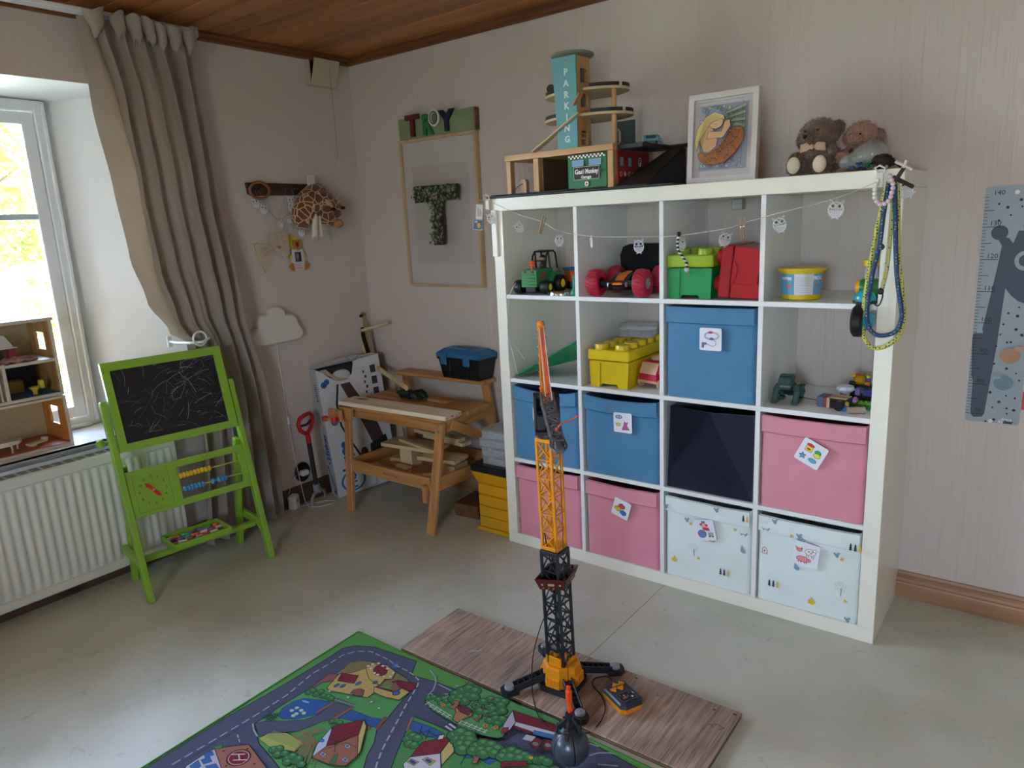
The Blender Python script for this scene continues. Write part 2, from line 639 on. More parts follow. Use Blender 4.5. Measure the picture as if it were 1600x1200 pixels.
# left wall, 0.36 m thick, splayed openings: the real window and an unseen one added for fill light
HOL = [((-2.92, -1.09), (-2.61, -1.385)), ((-4.55, -3.3), (-4.5, -3.355))]
ZI, ZO = (.575, 2.0), (.60, 1.97)
w = MB()
FX = frame((0, 0, 0), (1, 0, 0), (0, 1, 0))     # local x = world y, local y = world z, local z = world x
w.prism([(YF, 0), (.1, 0), (.1, H+.05), (YF, H+.05)], -.02, 0, FX, [[(a, ZI[0]), (b, ZI[0]), (b, ZI[1]), (a, ZI[1])] for (a, b), _ in HOL])
w.prism([(YF, 0), (.1, 0), (.1, H+.05), (YF, H+.05)], -.36, -.34, FX, [[(a, ZO[0]), (b, ZO[0]), (b, ZO[1]), (a, ZO[1])] for _, (a, b) in HOL])
struct(w.build('wall_left', WP2, smooth=0))

frame_white = mat('window_white_paint', '#dfe2e4', .3)
glass = D.materials.new('window_glass'); glass.use_nodes = True
gn = glass.node_tree.nodes; gl = glass.node_tree.links
gn.remove(gn['Principled BSDF'])
ga = gn.new('ShaderNodeBsdfTransparent'); gb = gn.new('ShaderNodeBsdfGlossy'); gm = gn.new('ShaderNodeMixShader'); gf = gn.new('ShaderNodeFresnel')
gb.inputs['Roughness'].default_value = .02; gf.inputs['IOR'].default_value = 1.25
gl.new(gf.outputs[0], gm.inputs[0]); gl.new(ga.outputs[0], gm.inputs[1]); gl.new(gb.outputs[0], gm.inputs[2]); gl.new(gm.outputs[0], gn['Material Output'].inputs[0])

for wi, ((ya, yb), (yc, yd)) in enumerate(HOL):
    W = D.objects.new('window_%d' % (wi+1), None); col.objects.link(W); struct(W)  # second pass builds the out-of-view window added for fill light
    W.location = (0, (ya+yb)/2, ZI[0])
    r = MB()
    def quad(a, b, c, d): r.add([a, b, c, d], [(0, 1, 2, 3)])
    i0, i1, o0, o1 = ZI[0], ZI[1], ZO[0], ZO[1]
    quad((0, yb, i0), (0, yb, i1), (-.36, yd, o1), (-.36, yd, o0))
    quad((0, ya, i0), (-.36, yc, o0), (-.36, yc, o1), (0, ya, i1))
    quad((0, ya, i1), (-.36, yc, o1), (-.36, yd, o1), (0, yb, i1))
    quad((0, ya, i0), (0, yb, i0), (-.36, yd, o0), (-.36, yc, o0))
    r.build('reveal', white_paint, W, 0, world=True)
    s = MB().span((-.30, ya-.0, .578), (.045, yb+.0, .600), .006)
    s.span((.0, ya-.04, .578), (.045, yb+.045, .600), .006)
    s.span((.004, ya-.03, .556), (.026, yb+.035, .578), .004)
    s.build('window_sill', frame_white, W, world=True)
    # frame in the opening
    f = MB(); x0, x1 = -.345, -.295
    f.span((x0, yd-.045, .60), (x1, yd, 1.97), .004); f.span((x0, yc, .60), (x1, yc+.045, 1.97), .004)
    f.span((x0, yc+.045, 1.925), (x1, yd-.045, 1.97), .004); f.span((x0, yc+.045, .60), (x1, yd-.045, .645), .004)
    f.span((x0-.004, yd-.02, .62), (x1+.012, yd-.006, 1.955), .003)
    f.span((x1, yc+.045, .602), (x1+.02, yd-.045, .618), .004)
    ym = (yc+yd)/2
    f.span((x0, ym-.03, .645), (x1, ym+.03, 1.925), .004)
    f.build('window_frame', frame_white, W, world=True)
    for sa, sb in ((ym+.031, yd-.046), (yc+.046, ym-.031)):
        g = MB(); x0s, x1s = -.335, -.305; q = .048
        g.span((x0s, sb-q, .647), (x1s, sb, 1.923), .003); g.span((x0s, sa, .647), (x1s, sa+q, 1.923), .003)
        g.span((x0s, sa+q, 1.923-q), (x1s, sb-q, 1.923), .003); g.span((x0s, sa+q, .647), (x1s, sb-q, .647+q), .003)
        so = g.build('sash', frame_white, W, world=True)
        MB().span((x0s+.004, sa+q, 1.498), (x1s-.004, sb-q, 1.522), .002).build('glazing_bar', mat('bar_blue_white', '#b9c6cf', .3), so, world=True)
        for z0, z1 in ((.647+q, 1.498), (1.522, 1.923-q)):
            MB().span((-.322, sa+q, z0), (-.318, sb-q, z1)).build('pane', glass, so, world=True)

# window_3 is unseen, added behind the photographer for fill light
W = D.objects.new('window_3', None); col.objects.link(W); struct(W); W.location = (3.25, YF, .9)
f = MB()
for a, b in (((2.8, .9), (2.86, 1.9)), ((3.64, .9), (3.7, 1.9)), ((2.86, .9), (3.64, .96)), ((2.86, 1.84), (3.64, 1.9)), ((3.22, .96), (3.28, 1.84))):
    f.span((a[0], YF-.1, a[1]), (b[0], YF-.05, b[1]), .004)
f.build('window_frame', frame_white, W, world=True)
for a, b in ((2.86, 3.22), (3.28, 3.64)):
    MB().span((a, YF-.078, .96), (b, YF-.074, 1.84)).build('pane', glass, W, world=True)
MB().span((2.75, YF-.04, .875), (3.75, YF+.05, .9), .005).build('window_sill', frame_white, W, world=True)

# tongue and groove ceiling boards running away from the window wall
ce = D.objects.new('ceiling', None); col.objects.link(ce); struct(ce); ce.location = (0, 0, H)
y = 0; n = 0
pm = {}
while y > YF:
    wd_ = .115
    x_j = [1.9, 3.1, 2.5, 3.6][n % 4]
    for a, b in ((0, x_j), (x_j, XR)):
        bo = MB().box(((b-a)/2, 0, 0), (b-a-.0015, wd_-.006, .018), .0035).build('plank', ceil_wood, ce) if (a, b) not in pm else pm[(a, b)].copy()
        if (a, b) in pm: col.objects.link(bo)
        pm[(a, b)] = bo
        bo.location = (a, y-wd_/2, .009)
    y -= wd_; n += 1
MB().span((-.36, YF, H+.016), (XR, .1, H+.05)).build('subceiling', mat('dark_gap', '#2a1a10', .8), ce, world=True)

def moulding(name, m, prof, p0, p1, out, parent=None):
    """profile of (out, z) swept from p0 to p1"""
    p0 = V(p0); p1 = V(p1); out = V(out)
    n = len(prof)
    vs = [p + out*a + V((0, 0, b)) for p in (p0, p1) for a, b in prof]
    fs = [(i, (i+1) % n, (i+1) % n+n, i+n) for i in range(n)] + [tuple(range(n)), tuple(range(2*n-1, n-1, -1))]
    return MB().add(vs, fs).build(name, m, parent, 20)
tp = [(0, 0), (.022, 0), (.022, -.012), (.016, -.020), (.016, -.034), (.010, -.040), (0, -.040)]
struct(moulding('trim_1', trim_wood, tp, (0, 0, H), (XR, 0, H), (0, -1, 0)))
struct(moulding('trim_2', wood('stained_pine_trim_left', '#7d4a2a', '#5c331b', 1, 6, .45), tp, (0, YF, H), (0, 0, H), (1, 0, 0)))
bp_ = [(0, 0), (.016, 0), (.016, .052), (.013, .058), (.016, .064), (.014, .074), (.008, .082), (.010, .088), (.006, .097), (0, .098)]
struct(moulding('baseboard_back', base_wood, bp_, (0, 0, 0), (XR, 0, 0), (0, -1, 0)))
struct(moulding('baseboard_left', dark_base, bp_, (0, YF, 0), (0, 0, 0), (1, 0, 0)))

# ---------------------------------------------------------------- garden beyond the window
leafm = {}
def leafy(c):
    if c in leafm: return leafm[c]
    m, nt, b = nodes('leaves_'+c[1:])
    tr = nt.nodes.new('ShaderNodeBsdfTranslucent'); mx = nt.nodes.new('ShaderNodeMixShader'); mx.inputs[0].default_value = .45
    oi = nt.nodes.new('ShaderNodeTexCoord'); nz = nt.nodes.new('ShaderNodeTexNoise'); nz.inputs['Scale'].default_value = 1.3
    rp = nt.nodes.new('ShaderNodeValToRGB'); c0 = lin(c)
    rp.color_ramp.elements[0].position = .35; rp.color_ramp.elements[0].color = (*[x*.55 for x in c0], 1)
    rp.color_ramp.elements[1].position = .65; rp.color_ramp.elements[1].color = (*[min(1, x*1.3) for x in c0], 1)
    L = nt.links.new
    L(oi.outputs['Object'], nz.inputs['Vector']); L(nz.outputs[0], rp.inputs[0])
    L(rp.outputs[0], b.inputs['Base Color']); L(rp.outputs[0], tr.inputs['Color'])
    b.inputs['Roughness'].default_value = .6
    L(b.outputs[0], mx.inputs[1]); L(tr.outputs[0], mx.inputs[2]); L(mx.outputs[0], nt.nodes['Material Output'].inputs[0])
    leafm[c] = m
    return m
bark = mat('bark', '#5b4a3a', .9, bump=.6, bs=12, var=.3)
struct(MB().span((-60, -50, -.7), (60, 60, -.6)).build('ground', mat('mown_grass', '#9c9f84', .9, var=.2, vs=.8)))
struct(MB().span((-9.5, -20, -.6), (-6.5, 40, -.585)).build('gravel_path', mat('pale_gravel', '#d8d2c2', .9, var=.2, vs=9)))
def tree(name, label, cat, loc, blobs, nl, ls, c, trunk=None, seed=1):
    rnd = random.Random(seed)
    t = thing(name, label, cat, loc, group=None)
    mb = MB()
    for k in range(nl):
        bx, by, bz, br = rnd.choice(blobs)
        d = V((rnd.gauss(0, 1), rnd.gauss(0, 1), rnd.gauss(0, 1))).normalized()
        p = V((bx, by, bz)) + d*br*(.62+.38*rnd.random())
        a = V((rnd.gauss(0, 1), rnd.gauss(0, 1), rnd.gauss(0, .6))).normalized(); b = a.cross(d).normalized() if a.cross(d).length > .01 else a.orthogonal()
        s_ = ls*(.6+.8*rnd.random())
        mb.add([p-a*s_, p+b*s_*.45, p+a*s_, p-b*s_*.45], [(0, 1, 2, 3)])
    tag(mb.build('foliage', leafy(c), t, 0), kind='stuff')
    if trunk:
        tb = MB(); tb.tube([(0, 0, -.1), (.05, .02, trunk*.5), (0, .1, trunk)], [.16, .12, .07], 8)
        for bx, by, bz, br in blobs: tb.tube([(0, .05, trunk*.7), (bx*.5, by*.5, (trunk+bz)*.5), (bx, by, bz)], [.07, .05, .02], 6)
        tb.build('trunk', bark, t)
    return t
tree('birch_tree', 'tall loose light green tree farthest left through the window', 'tree', (-12, 1.6, -.6), [(0, 0, 4.4, 1.5), (.6, -1, 3.5, 1.3), (-.3, 1.1, 3.4, 1.3), (0, .2, 5.6, 1.2), (.4, -.4, 2.4, 1.1)], 5200, .10, '#8fb23e', 2.6, 1)
tree('maple_tree', 'darker green tree right of the birch through the window', 'tree', (-17, 8.5, -.6), [(0, 0, 4.2, 1.9), (0, -1.5, 3.2, 1.5), (.5, 1.5, 3.5, 1.7), (0, 0, 5.8, 1.5), (.4, .4, 2.1, 1.2)], 6000, .11, '#6f9a35', 2.4, 2)
tree('garden_tree', 'broad green tree behind the others through the window', 'tree', (-25, 4, -.6), [(0, 0, 4.8, 2.2), (0, -2.1, 3.8, 1.7), (.5, 2, 3.9, 1.9), (0, 0, 7, 1.8), (0, 3, 2.2, 1.3)], 6000, .13, '#86a83a', 2.8, 3)
tree('garden_shrub', 'low yellow green shrub just outside behind the doll house', 'shrub', (-5.2, .15, -.6), [(0, 0, .9, .65), (.2, -.6, .8, .5), (0, .5, .8, .5), (.1, 0, 1.45, .4)], 2600, .055, '#c3bd5c', None, 4)

# ---------------------------------------------------------------- radiator, pipe
rad_white = mat('radiator_enamel', '#d2d5cb', .32, var=.03)
R = thing('radiator', 'long white ribbed panel radiator below the window sill', 'radiator', (.012, -2.3, .06))
m = MB()
def rf(u, v):
    yy = -1.1 + u*2.13
    ph = (yy*30) % 1
    d = .5-.5*cos(2*pi*ph)
    e = min(1, max(0, (.5-abs(v-.5))*14))
    return (.066 + .010*(d**.6)*e, yy, .035+v*.42)
m.grid(rf, 64*6+1, 21)
m.build('front_panel', rad_white, R, 60)
m = MB().span((.0, -1.12, .455), (.080, 1.045, .50), .006).span((.0, -1.12, .0), (.078, 1.045, .036), .006)
m.span((.0, -1.12, .0), (.07, -1.10, .5), .004).span((.0, 1.03, .0), (.07, 1.05, .5), .004)
m.span((.0, -1.1, .036), (.012, 1.04, .455))
m.build('casing', rad_white, R)
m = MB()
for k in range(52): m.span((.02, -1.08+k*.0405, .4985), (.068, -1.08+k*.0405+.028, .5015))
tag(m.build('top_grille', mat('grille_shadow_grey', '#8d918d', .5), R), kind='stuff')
P = thing('heating_pipe', 'thin white heating pipe running up the wall beside the curtain', 'pipe', (.022, -.785, 0))
MB().tube([(0, 0, .02), (0, 0, .53), (0, -.02, .55), (0, -.3, .56)], .009, 10).build('pipe', rad_white, P)
MB().box((0, -.005, .545), (.03, .05, .03), .004).build('elbow', rad_white, P)

# ---------------------------------------------------------------- cube shelf
SX, SW, SH, SD = 1.234, 1.49, 1.49, .39
lam = mat('shelf_cream_laminate', '#e9e7d8', .28, var=.01)
lam2 = mat('shelf_white_laminate', '#e6e8e6', .3, var=.01)
S = thing('cube_shelf', 'tall cream white cube shelf of sixteen open cubbies', 'shelf', (SX, -SD, 0))
MB().span((0, 0, SH-.05), (SW, SD, SH), .0015).build('top_board', lam, S)
MB().span((0, 0, 0), (SW, SD, .05), .0015).build('bottom_board', lam, S)
for x in (0, SW-.05):
    MB().span((x, 0, .0505), (x+.05, SD, SH-.0505), .0015).build('side_board', lam, S)
CW = .335; PT = .3515
for k in (1, 2, 3):
    z = .05+k*PT-.0165
    MB().span((.0505, .002, z), (SW-.0505, SD-.003, z+.0165), .0008).build('shelf_board', lam2, S)
for c in (1, 2, 3):
    x = .05+c*PT-.0165
    for k in range(4):
        z = .05+k*PT
        MB().span((x, .002, z+.0002), (x+.0165, SD-.003, z+CW-.0002), .0008).build('divider', lam2, S)
MB().span((-.0, -.012, 1.26), (.028, 0, 1.445), .002).build('edge_strip', lam, S)
m = MB()
m.span((.86, SD-.035, 1.40), (.90, SD-.004, 1.4385), .002).build('wall_bracket', mat('zinc', '#a9aca8', .35, metal=.8), S)
CX = [SX+.05+i*PT for i in range(4)]            # left edge of each column
CZ = [.05+i*PT for i in (3, 2, 1, 0)]           # floor of each row, top row first

# ---------------------------------------------------------------- fabric bins
def bin_fn(w, h, d, bow, sag, sl, ft=0):
    """outer skin of an open fabric box: u around, v up"""
    hw = w/2; cr = .012
    loop = []
    N = 8
    def corner(cx, cy, a0):
        for k in range(4):
            a = a0 + k/3*pi/2
            loop.append((cx+cr*cos(a), cy+cr*sin(a)))
    def side(p, q, n):
        for k in range(1, n):
            loop.append((p[0]+(q[0]-p[0])*k/n, p[1]+(q[1]-p[1])*k/n))
    corner(-hw+cr, cr, pi); side((-hw+cr, 0), (hw-cr, 0), 12)
    corner(hw-cr, cr, 1.5*pi); side((hw, cr), (hw, d-cr), 5)
    corner(hw-cr, d-cr, 0); side((hw-cr, d), (-hw+cr, d), 5)
    corner(-hw+cr, d-cr, pi/2); side((-hw, d-cr), (-hw, cr), 5)
    return loop
def fabric_bin(label, cx, z, mt, w=.318, h=.318, d=.36, bow=.004, sag=.006, tilt=0, seed=0, hem=True, y0=-.382):
    rnd = random.Random(seed)
    t = thing('storage_bin', label, 'storage bin', (cx, y0, z+.001), tilt)
    loop = bin_fn(w, h, d, bow, sag, 0)
    n = len(loop)
    ph = rnd.random()*6
    def fn(u, v, off=0):
        x, y = loop[int(round(u*n)) % n]
        k = 1-(2*x/w)**2
        zz = h*v - (sag*k*v**3 if y < .01 else sag*1.5*k*v**3)
        lean = (.004*sin(9*v+ph)+.003*sin(x*40+ph))*v
        if y < .02: y += -bow*k*sin(pi*min(1, v*1.1)) + lean*.4
        return (x, y, zz)
    mb = MB(); mb.grid(fn, n, 12, thick=.003, cu=True)
    mb.prism([(p[0]*.99, p[1]*.99+.002) for p in loop], .0, .004)
    mb.build('body', mt, t, 50)
    if hem:
        hb = MB()
        hz = .055
        def hf(u, v):
            x, y = loop[4:15+1][0] if False else (-w/2+.003+u*(w-.006), 0)
            k = 1-(2*x/w)**2
            vv = (h-hz + hz*v)/h
            zz = h*vv - sag*k*vv**3
            return (x, -bow*k*sin(pi*min(1, vv*1.1)) - .0062 + (.004*sin(9*vv+ph)+.003*sin(x*40+ph))*vv*.4, zz)
        hb.grid(hf, 14, 4, thick=-.0048)
        ho = hb.build('hem', mt, t, 50)
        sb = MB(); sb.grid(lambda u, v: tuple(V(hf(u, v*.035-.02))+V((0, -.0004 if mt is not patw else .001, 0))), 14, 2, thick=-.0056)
        sb.build('seam', seam_shade[mt], ho, 50)  # stitch line, coloured darker to paint in the shade under the hem
    return t
blue = mat('blue_fabric', '#4f83a8', .85, bump=.35, bs=700, var=.05, vs=14, sheen=.2, spec=.2)
pink = mat('pink_fabric', '#d9909f', .85, bump=.35, bs=700, var=.04, vs=14, sheen=.2, spec=.2)
navy = mat('navy_felt', '#1c1e30', .95, bump=.4, bs=500, var=.15, vs=20, sheen=.3, spec=.15)
patw = mat('white_printed_fabric', '#dfe9e6', .8, bump=.25, bs=700, var=.02, vs=14, spec=.2)
seam_shade = {blue: mat('blue_seam_shade', '#2f5878', .9), pink: mat('pink_seam_shade', '#a8606e', .9), patw: mat('white_seam_shade', '#a9b4b2', .9)}  # darker seam colours carry the painted shade below each hem
mid = [x+CW/2 for x in CX]
fabric_bin('blue fabric bin in the third cubby of the second row, under the green box', mid[2], CZ[1], blue, seed=1, h=.325, sag=.002)
fabric_bin('blue fabric bin with sagging rim partly behind the crane mast, no picture card', mid[0], CZ[2], blue, seed=2, sag=.018, h=.32)
fabric_bin('blue fabric bin with the dressing-up picture card, below the yellow brick box', mid[1], CZ[2], blue, seed=3, sag=.01)
fabric_bin('pink fabric bin at upper right with tilted card, under the cubby of small builds', mid[3], CZ[2], pink, seed=4, w=.326, h=.323, sag=.004)
fabric_bin('pink fabric bin in the bottom left corner behind the orange crane mast', mid[0], CZ[3], pink, seed=5, h=.32)
fabric_bin('pink fabric bin with toy brick card in the bottom row, second from the left', mid[1], CZ[3], pink, seed=6, h=.316)
b3 = fabric_bin('white bin printed with trees and foxes carrying the clown and ball card', mid[2], CZ[3], patw, seed=7, w=.322, h=.318, sag=.003)
b4 = fabric_bin('white bin printed with trees and foxes carrying the farm animal card', mid[3], CZ[3], patw, seed=8, w=.328, h=.318, sag=.003)

# navy bin: front panel buckled inwards along two creases
t = thing('storage_bin', 'dark navy felt bin with a buckled front panel, only one of its colour', 'storage bin', (mid[2], -.375, CZ[2]+.001))
w, h, d = .318, .312, .35
A = [(-w/2, 0, 0), (w/2, 0, 0), (w/2, .0, h), (-w/2+.01, 0, h)]
mb = MB()
vs = [(-w/2, 0, 0), (w/2, 0, 0), (w/2, .01, h-.004), (-w/2+.012, .0, h), (-.035, .088, h-.034), (-w/2+.02, .004, .09), (w/2-.06, .002, 0),
      (-w/2, d, 0), (w/2, d, 0), (w/2, d, h), (-w/2, d, h)]
fs = [(0, 6, 5), (5, 6, 4), (5, 4, 3), (0, 5, 3), (6, 1, 4), (1, 2, 4), (1, 8, 9, 2), (8, 7, 10, 9), (7, 0, 3, 10), (0, 7, 8, 1)]
mb.add(vs, fs)
ins = [(p[0]*.975, p[1]+(.004 if p[1] < .2 else -.004), p[2]) for p in vs]
n0 = len(mb.v)
mb.add(ins, [f[::-1] for f in fs[:9]])
rim = [3, 4, 2, 9, 10]
for i in range(5):
    a, b_ = rim[i], rim[(i+1) % 5]
    mb.f.append((a, b_, b_+n0, a+n0)); mb.mi.append(0)
mb.build('body', navy, t, 0)

# print on the two white bins: frame with x right, y up, normal to the room
def facing(o): return frame(o, (0, -1, 0), (1, 0, 0))
def critters(par, marks, cx, w):
    ink = Ink(facing((cx-w/2, -.3915, CZ[3])), .00012)
    for kind, x, y in marks:
        if kind == 'pear':
            ink.poly([(x-.012, y), (x-.010, y-.008), (x, y-.011), (x+.010, y-.008), (x+.012, y+.001), (x+.004, y+.008), (x+.001, y+.016), (x-.003, y+.008)], '#dcb84a')
            ink.line([(x, y+.016), (x-.006, y+.021)], .001, '#888888')
        elif kind == 'acorn':
            ink.ell(x, y, .006, .0045, '#dcb84a'); ink.line([(x, y+.004), (x-.004, y+.007)], .001, '#9a8a50')
        elif kind == 'firs':
            for k, (c, hh) in enumerate((('#22303c', .024), ('#22303c', .024), ('#dcb84a', .026))):
                xx = x+(k-1)*.014
                ink.line([(xx, y-.014), (xx, y)], .0015, c)
                for q in range(3): ink.poly([(xx-.006+q*.001, y-.010+q*.007), (xx+.006-q*.001, y-.010+q*.007), (xx, y+q*.007+.001)], c)
        elif kind == 'tree':
            ink.line([(x, y-.022), (x, y+.004)], .002, '#22303c')
            for k in range(34):
                a = k*2.4; r = .019*math.sqrt((k+.5)/34)
                ink.ell(x+r*cos(a), y+.012+r*sin(a), .0013, .0009, '#22303c' if k % 4 else '#7e9ab0', n=6, rot=a)
        elif kind == 'house':
            ink.line([(x-.008, y-.01), (x-.008, y+.006), (x, y+.014), (x+.009, y+.006), (x+.009, y-.01), (x-.008, y-.01)], .0017, '#a23a40')
            ink.ell(x, y, .003, .004, '#a23a40', n=8)
        elif kind == 'hare':
            ink.ell(x, y-.005, .010, .007, '#7c99ad', n=12, rot=-.4); ink.ell(x-.004, y+.004, .005, .005, '#7c99ad', n=10)
            ink.line([(x-.005, y+.006), (x-.009, y+.015)], .0022, '#7c99ad'); ink.line([(x-.003, y+.006), (x-.003, y+.016)], .0022, '#7c99ad')
        elif kind == 'squirrel':
            ink.ell(x, y, .006, .008, '#7c99ad', n=10); ink.ell(x-.007, y+.004, .003, .007, '#7c99ad', n=10, rot=.5); ink.ell(x+.005, y+.008, .004, .003, '#7c99ad', n=8)
        elif kind == 'fox':
            ink.poly([(x-.016, y+.004), (x-.006, y-.002), (x+.008, y-.002), (x+.012, y+.006), (x+.016, y), (x+.012, y-.005), (x+.008, y-.010), (x+.004, y-.005), (x-.004, y-.005), (x-.007, y-.010), (x-.009, y-.004)], '#7c99ad')
    tag(ink.build('printed_motifs', par, world=True), kind='stuff')
critters(b3, [('squirrel', .085, .288), ('acorn', .103, .279), ('acorn', .268, .292), ('fox', .296, .281), ('firs', .298, .293), ('squirrel', .09, .24), ('acorn', .103, .229), ('acorn', .27, .245), ('fox', .3, .238),
      ('house', .187, .19), ('tree', .118, .128), ('acorn', .137, .103), ('pear', .042, .075), ('hare', .302, .178), ('firs', .236, .073), ('squirrel', .01, .28), ('squirrel', .205, .306)], mid[2], .322)
critters(b4, [('tree', .024, .298), ('fox', .028, .276), ('squirrel', .06, .306), ('squirrel', .142, .272), ('acorn', .116, .268), ('fox', .146, .262), ('squirrel', .147, .258), ('house', .028, .194), ('hare', .137, .162),
      ('firs', .062, .078), ('squirrel', .262, .236), ('acorn', .277, .225), ('tree', .28, .12), ('acorn', .296, .084), ('pear', .191, .052), ('firs', .316, .278), ('squirrel', .306, .02)], mid[3], .328)

# ---------------------------------------------------------------- picture cards on the bins
card_m = mat('laminated_card', '#e9e9f0', .25)
def card(label, cx, cz, rot, draw, s=.078, y=-.3985):
    t = thing('picture_card', label, 'picture card', rot=frame((0, 0, 0), (0, -1, 0), (1, 0, 0)) @ RZ(rot), loc=(cx, y, cz), group='picture cards on the bins')
    r = .006; P = []
    for qx, qy, a0 in ((1, 1, 0), (-1, 1, pi/2), (-1, -1, pi), (1, -1, 1.5*pi)):
        for k in range(4):
            a = a0+k/3*pi/2
            P.append((qx*(s/2-r)+r*cos(a), qy*(s/2-r)+r*sin(a)))
    MB().prism(P, -.001, .001).build('card', card_m, t, 0)
    ink = Ink(TR(0, 0, .0011), .00006); draw(ink, s); ink.build('picture', t)
    return t
K = '#20242c'
def d_track(i, s):
    i.line([(.0*s+.022*cos(a)*1.1+.004, .012+.012*sin(a)) for a in (k*pi/12 for k in range(25))], .0045, K)
    i.line([(.0*s+.022*cos(a)*1.1+.004, .012+.012*sin(a)) for a in (k*pi/12 for k in range(25))], .0022, '#d8dce4')
    i.ell(.0, .024, .007, .004, '#c8423c', K, .001); i.ell(.004, .002, .007, .004, '#3a78b8', K, .001)
    i.line([(-.016, -.014), (-.004, -.02), (.008, -.024), (.018, -.018), (.02, -.008), (.012, -.002)], .0015, K)
    i.poly([(-.030, -.012), (-.014, -.012), (-.014, -.018), (-.022, -.019), (-.024, -.03), (-.031, -.029)], '#6c6c90', K, .001)
card('white card with a toy race track on the upper blue bin', 2.166, .972, 0.0, d_track)
def d_dress(i, s):
    i.ell(-.016, .022, .014, .007, '#6a94c8', K, .0012); i.ell(-.021, .022, .004, .003, '#e9e9f0', K, .0008); i.ell(-.010, .022, .004, .003, '#e9e9f0', K, .0008)
    i.poly([(-.030, -.002), (-.026, -.014), (-.012, -.014), (-.008, -.002), (-.014, -.007), (-.019, .0), (-.024, -.007)], '#e4d848', K, .001)
    i.poly([(.008, .006), (.004, -.01), (-.004, -.028), (.028, -.026), (.018, -.01), (.022, .004), (.014, .0)], '#b85a9c', K, .0012)
card('white card with a mask, crown and dress on the lower blue bin', 1.823, .631, .02, d_dress)
def d_clay(i, s):
    i.rect(-.024, .002, -.002, .024, '#e8d848', K, .0012); i.ell(-.013, .025, .012, .005, '#c83c3c', K, .0012); i.ell(-.013, .010, .007, .004, '#c83c3c')
    i.ell(.017, .013, .010, .008, '#3aa46c', K, .0012); i.ell(.019, .003, .011, .008, '#d8dc50', K, .0012)
    i.poly([(-.02+.012*cos(a)*(1 if k % 2 else .5), -.019+.012*sin(a)*(1 if k % 2 else .5)) for k, a in ((k, k*pi/5) for k in range(10))], '#5a9cc8', K, .0012)
    i.ell(.014, -.019, .013, .007, '#5aacd0', K, .0012)
card('white card with a clay tub and cutters tilted on the big pink bin', 2.509, .6185, -.45, d_clay, .082)
def d_brick(i, s):
    for x, y, c in ((-.015, -.006, '#e0b440'), (.012, -.014, '#3a78b8'), (.0, .010, '#c8403c')):
        i.poly([(x-.014, y-.004), (x+.002, y-.011), (x+.014, y-.004), (x+.014, y+.006), (x-.002, y+.012), (x-.014, y+.005)], c, K, .001)
        for dx in (-.006, .003): i.ell(x+dx, y+.008, .003, .002, c, K, .0008, n=8)
card('white card with three toy bricks tilted on the lower pink bin', 1.811, .280, -.28, d_brick, .074)
def d_clown(i, s):
    i.ell(-.012, -.014, .016, .015, '#4a86c8', K, .0012); i.line([(-.026, -.018), (-.012, -.008), (.003, -.012)], .004, '#c8403c')
    i.ell(.0, .018, .010, .009, '#e8b0a0', K, .001); i.ell(-.010, .022, .005, .005, '#c8403c'); i.ell(.011, .018, .005, .005, '#c8403c'); i.rect(-.006, .026, .006, .034, '#4a86c8', K, .001)
    i.poly([(-.008, .008), (.016, .010), (.020, -.002), (-.002, .0)], '#c8403c', K, .001)
    i.rect(.012, -.022, .030, -.010, '#8ab8b0', K, .001); i.ell(.016, -.024, .003, .003, K); i.ell(.027, -.024, .003, .003, K)
card('white card with a clown, striped ball and wagon on a printed white bin', 2.153, .270, .22, d_clown, .078)
def d_farm(i, s):
    i.ell(.013, .012, .017, .011, '#eceae6', K, .0012); i.ell(.026, .022, .006, .005, '#eceae6', K, .001)
    for x in (.002, .008, .02, .026): i.line([(x, .002), (x, -.008)], .0016, K)
    for x, y in ((.008, .014), (.016, .010), (.02, .016)): i.ell(x, y, .003, .002, '#404040', n=8)
    i.ell(-.022, .012, .009, .006, '#e09080', K, .001); i.poly([(-.030, .014), (-.036, .022), (-.026, .018)], '#e09080', K, .001); i.ell(-.015, .019, .003, .003, '#c8403c')
    i.ell(-.008, -.018, .020, .010, '#e48c98', K, .0012); i.ell(.012, -.018, .006, .006, '#e48c98', K, .001)
    for x in (-.02, -.012, .0, .006): i.line([(x, -.026), (x, -.032)], .002, K)
card('white card with hen, cow and pig on the rightmost printed bin', 2.507, .264, -.09, d_farm, .084)

# ---------------------------------------------------------------- curtain, rail, tieback
linen = mat('linen_curtain', '#b5aaa0', .85, bump=.3, bs=500, var=.05, vs=8, sheen=.2, spec=.2)
nt = linen.node_tree; b = nt.nodes['Principled BSDF']
tr = nt.nodes.new('ShaderNodeBsdfTranslucent'); tr.inputs['Color'].default_value = (*lin('#c9bba6'), 1)
mx = nt.nodes.new('ShaderNodeMixShader'); mx.inputs[0].default_value = .38
nt.links.new(b.outputs[0], mx.inputs[1]); nt.links.new(tr.outputs[0], mx.inputs[2]); nt.links.new(mx.outputs[0], nt.nodes['Material Output'].inputs[0])
def lerp(t, ks):
    for (a, p), (c, q) in zip(ks, ks[1:]):
        if t <= c:
            k = (t-a)/(c-a); k = k*k*(3-2*k)
            return p+(q-p)*k
    return ks[-1][1]
ct = thing('curtain', 'beige linen curtain held back beside the window, hanging to the floor', 'curtain', (.10, -1.1, .02))
YL = [(0, -1.20), (.6, -1.15), (.93, -1.13), (1.06, -1.195), (1.28, -1.24), (1.6, -1.265), (1.9, -1.29), (2.2, -1.34)]
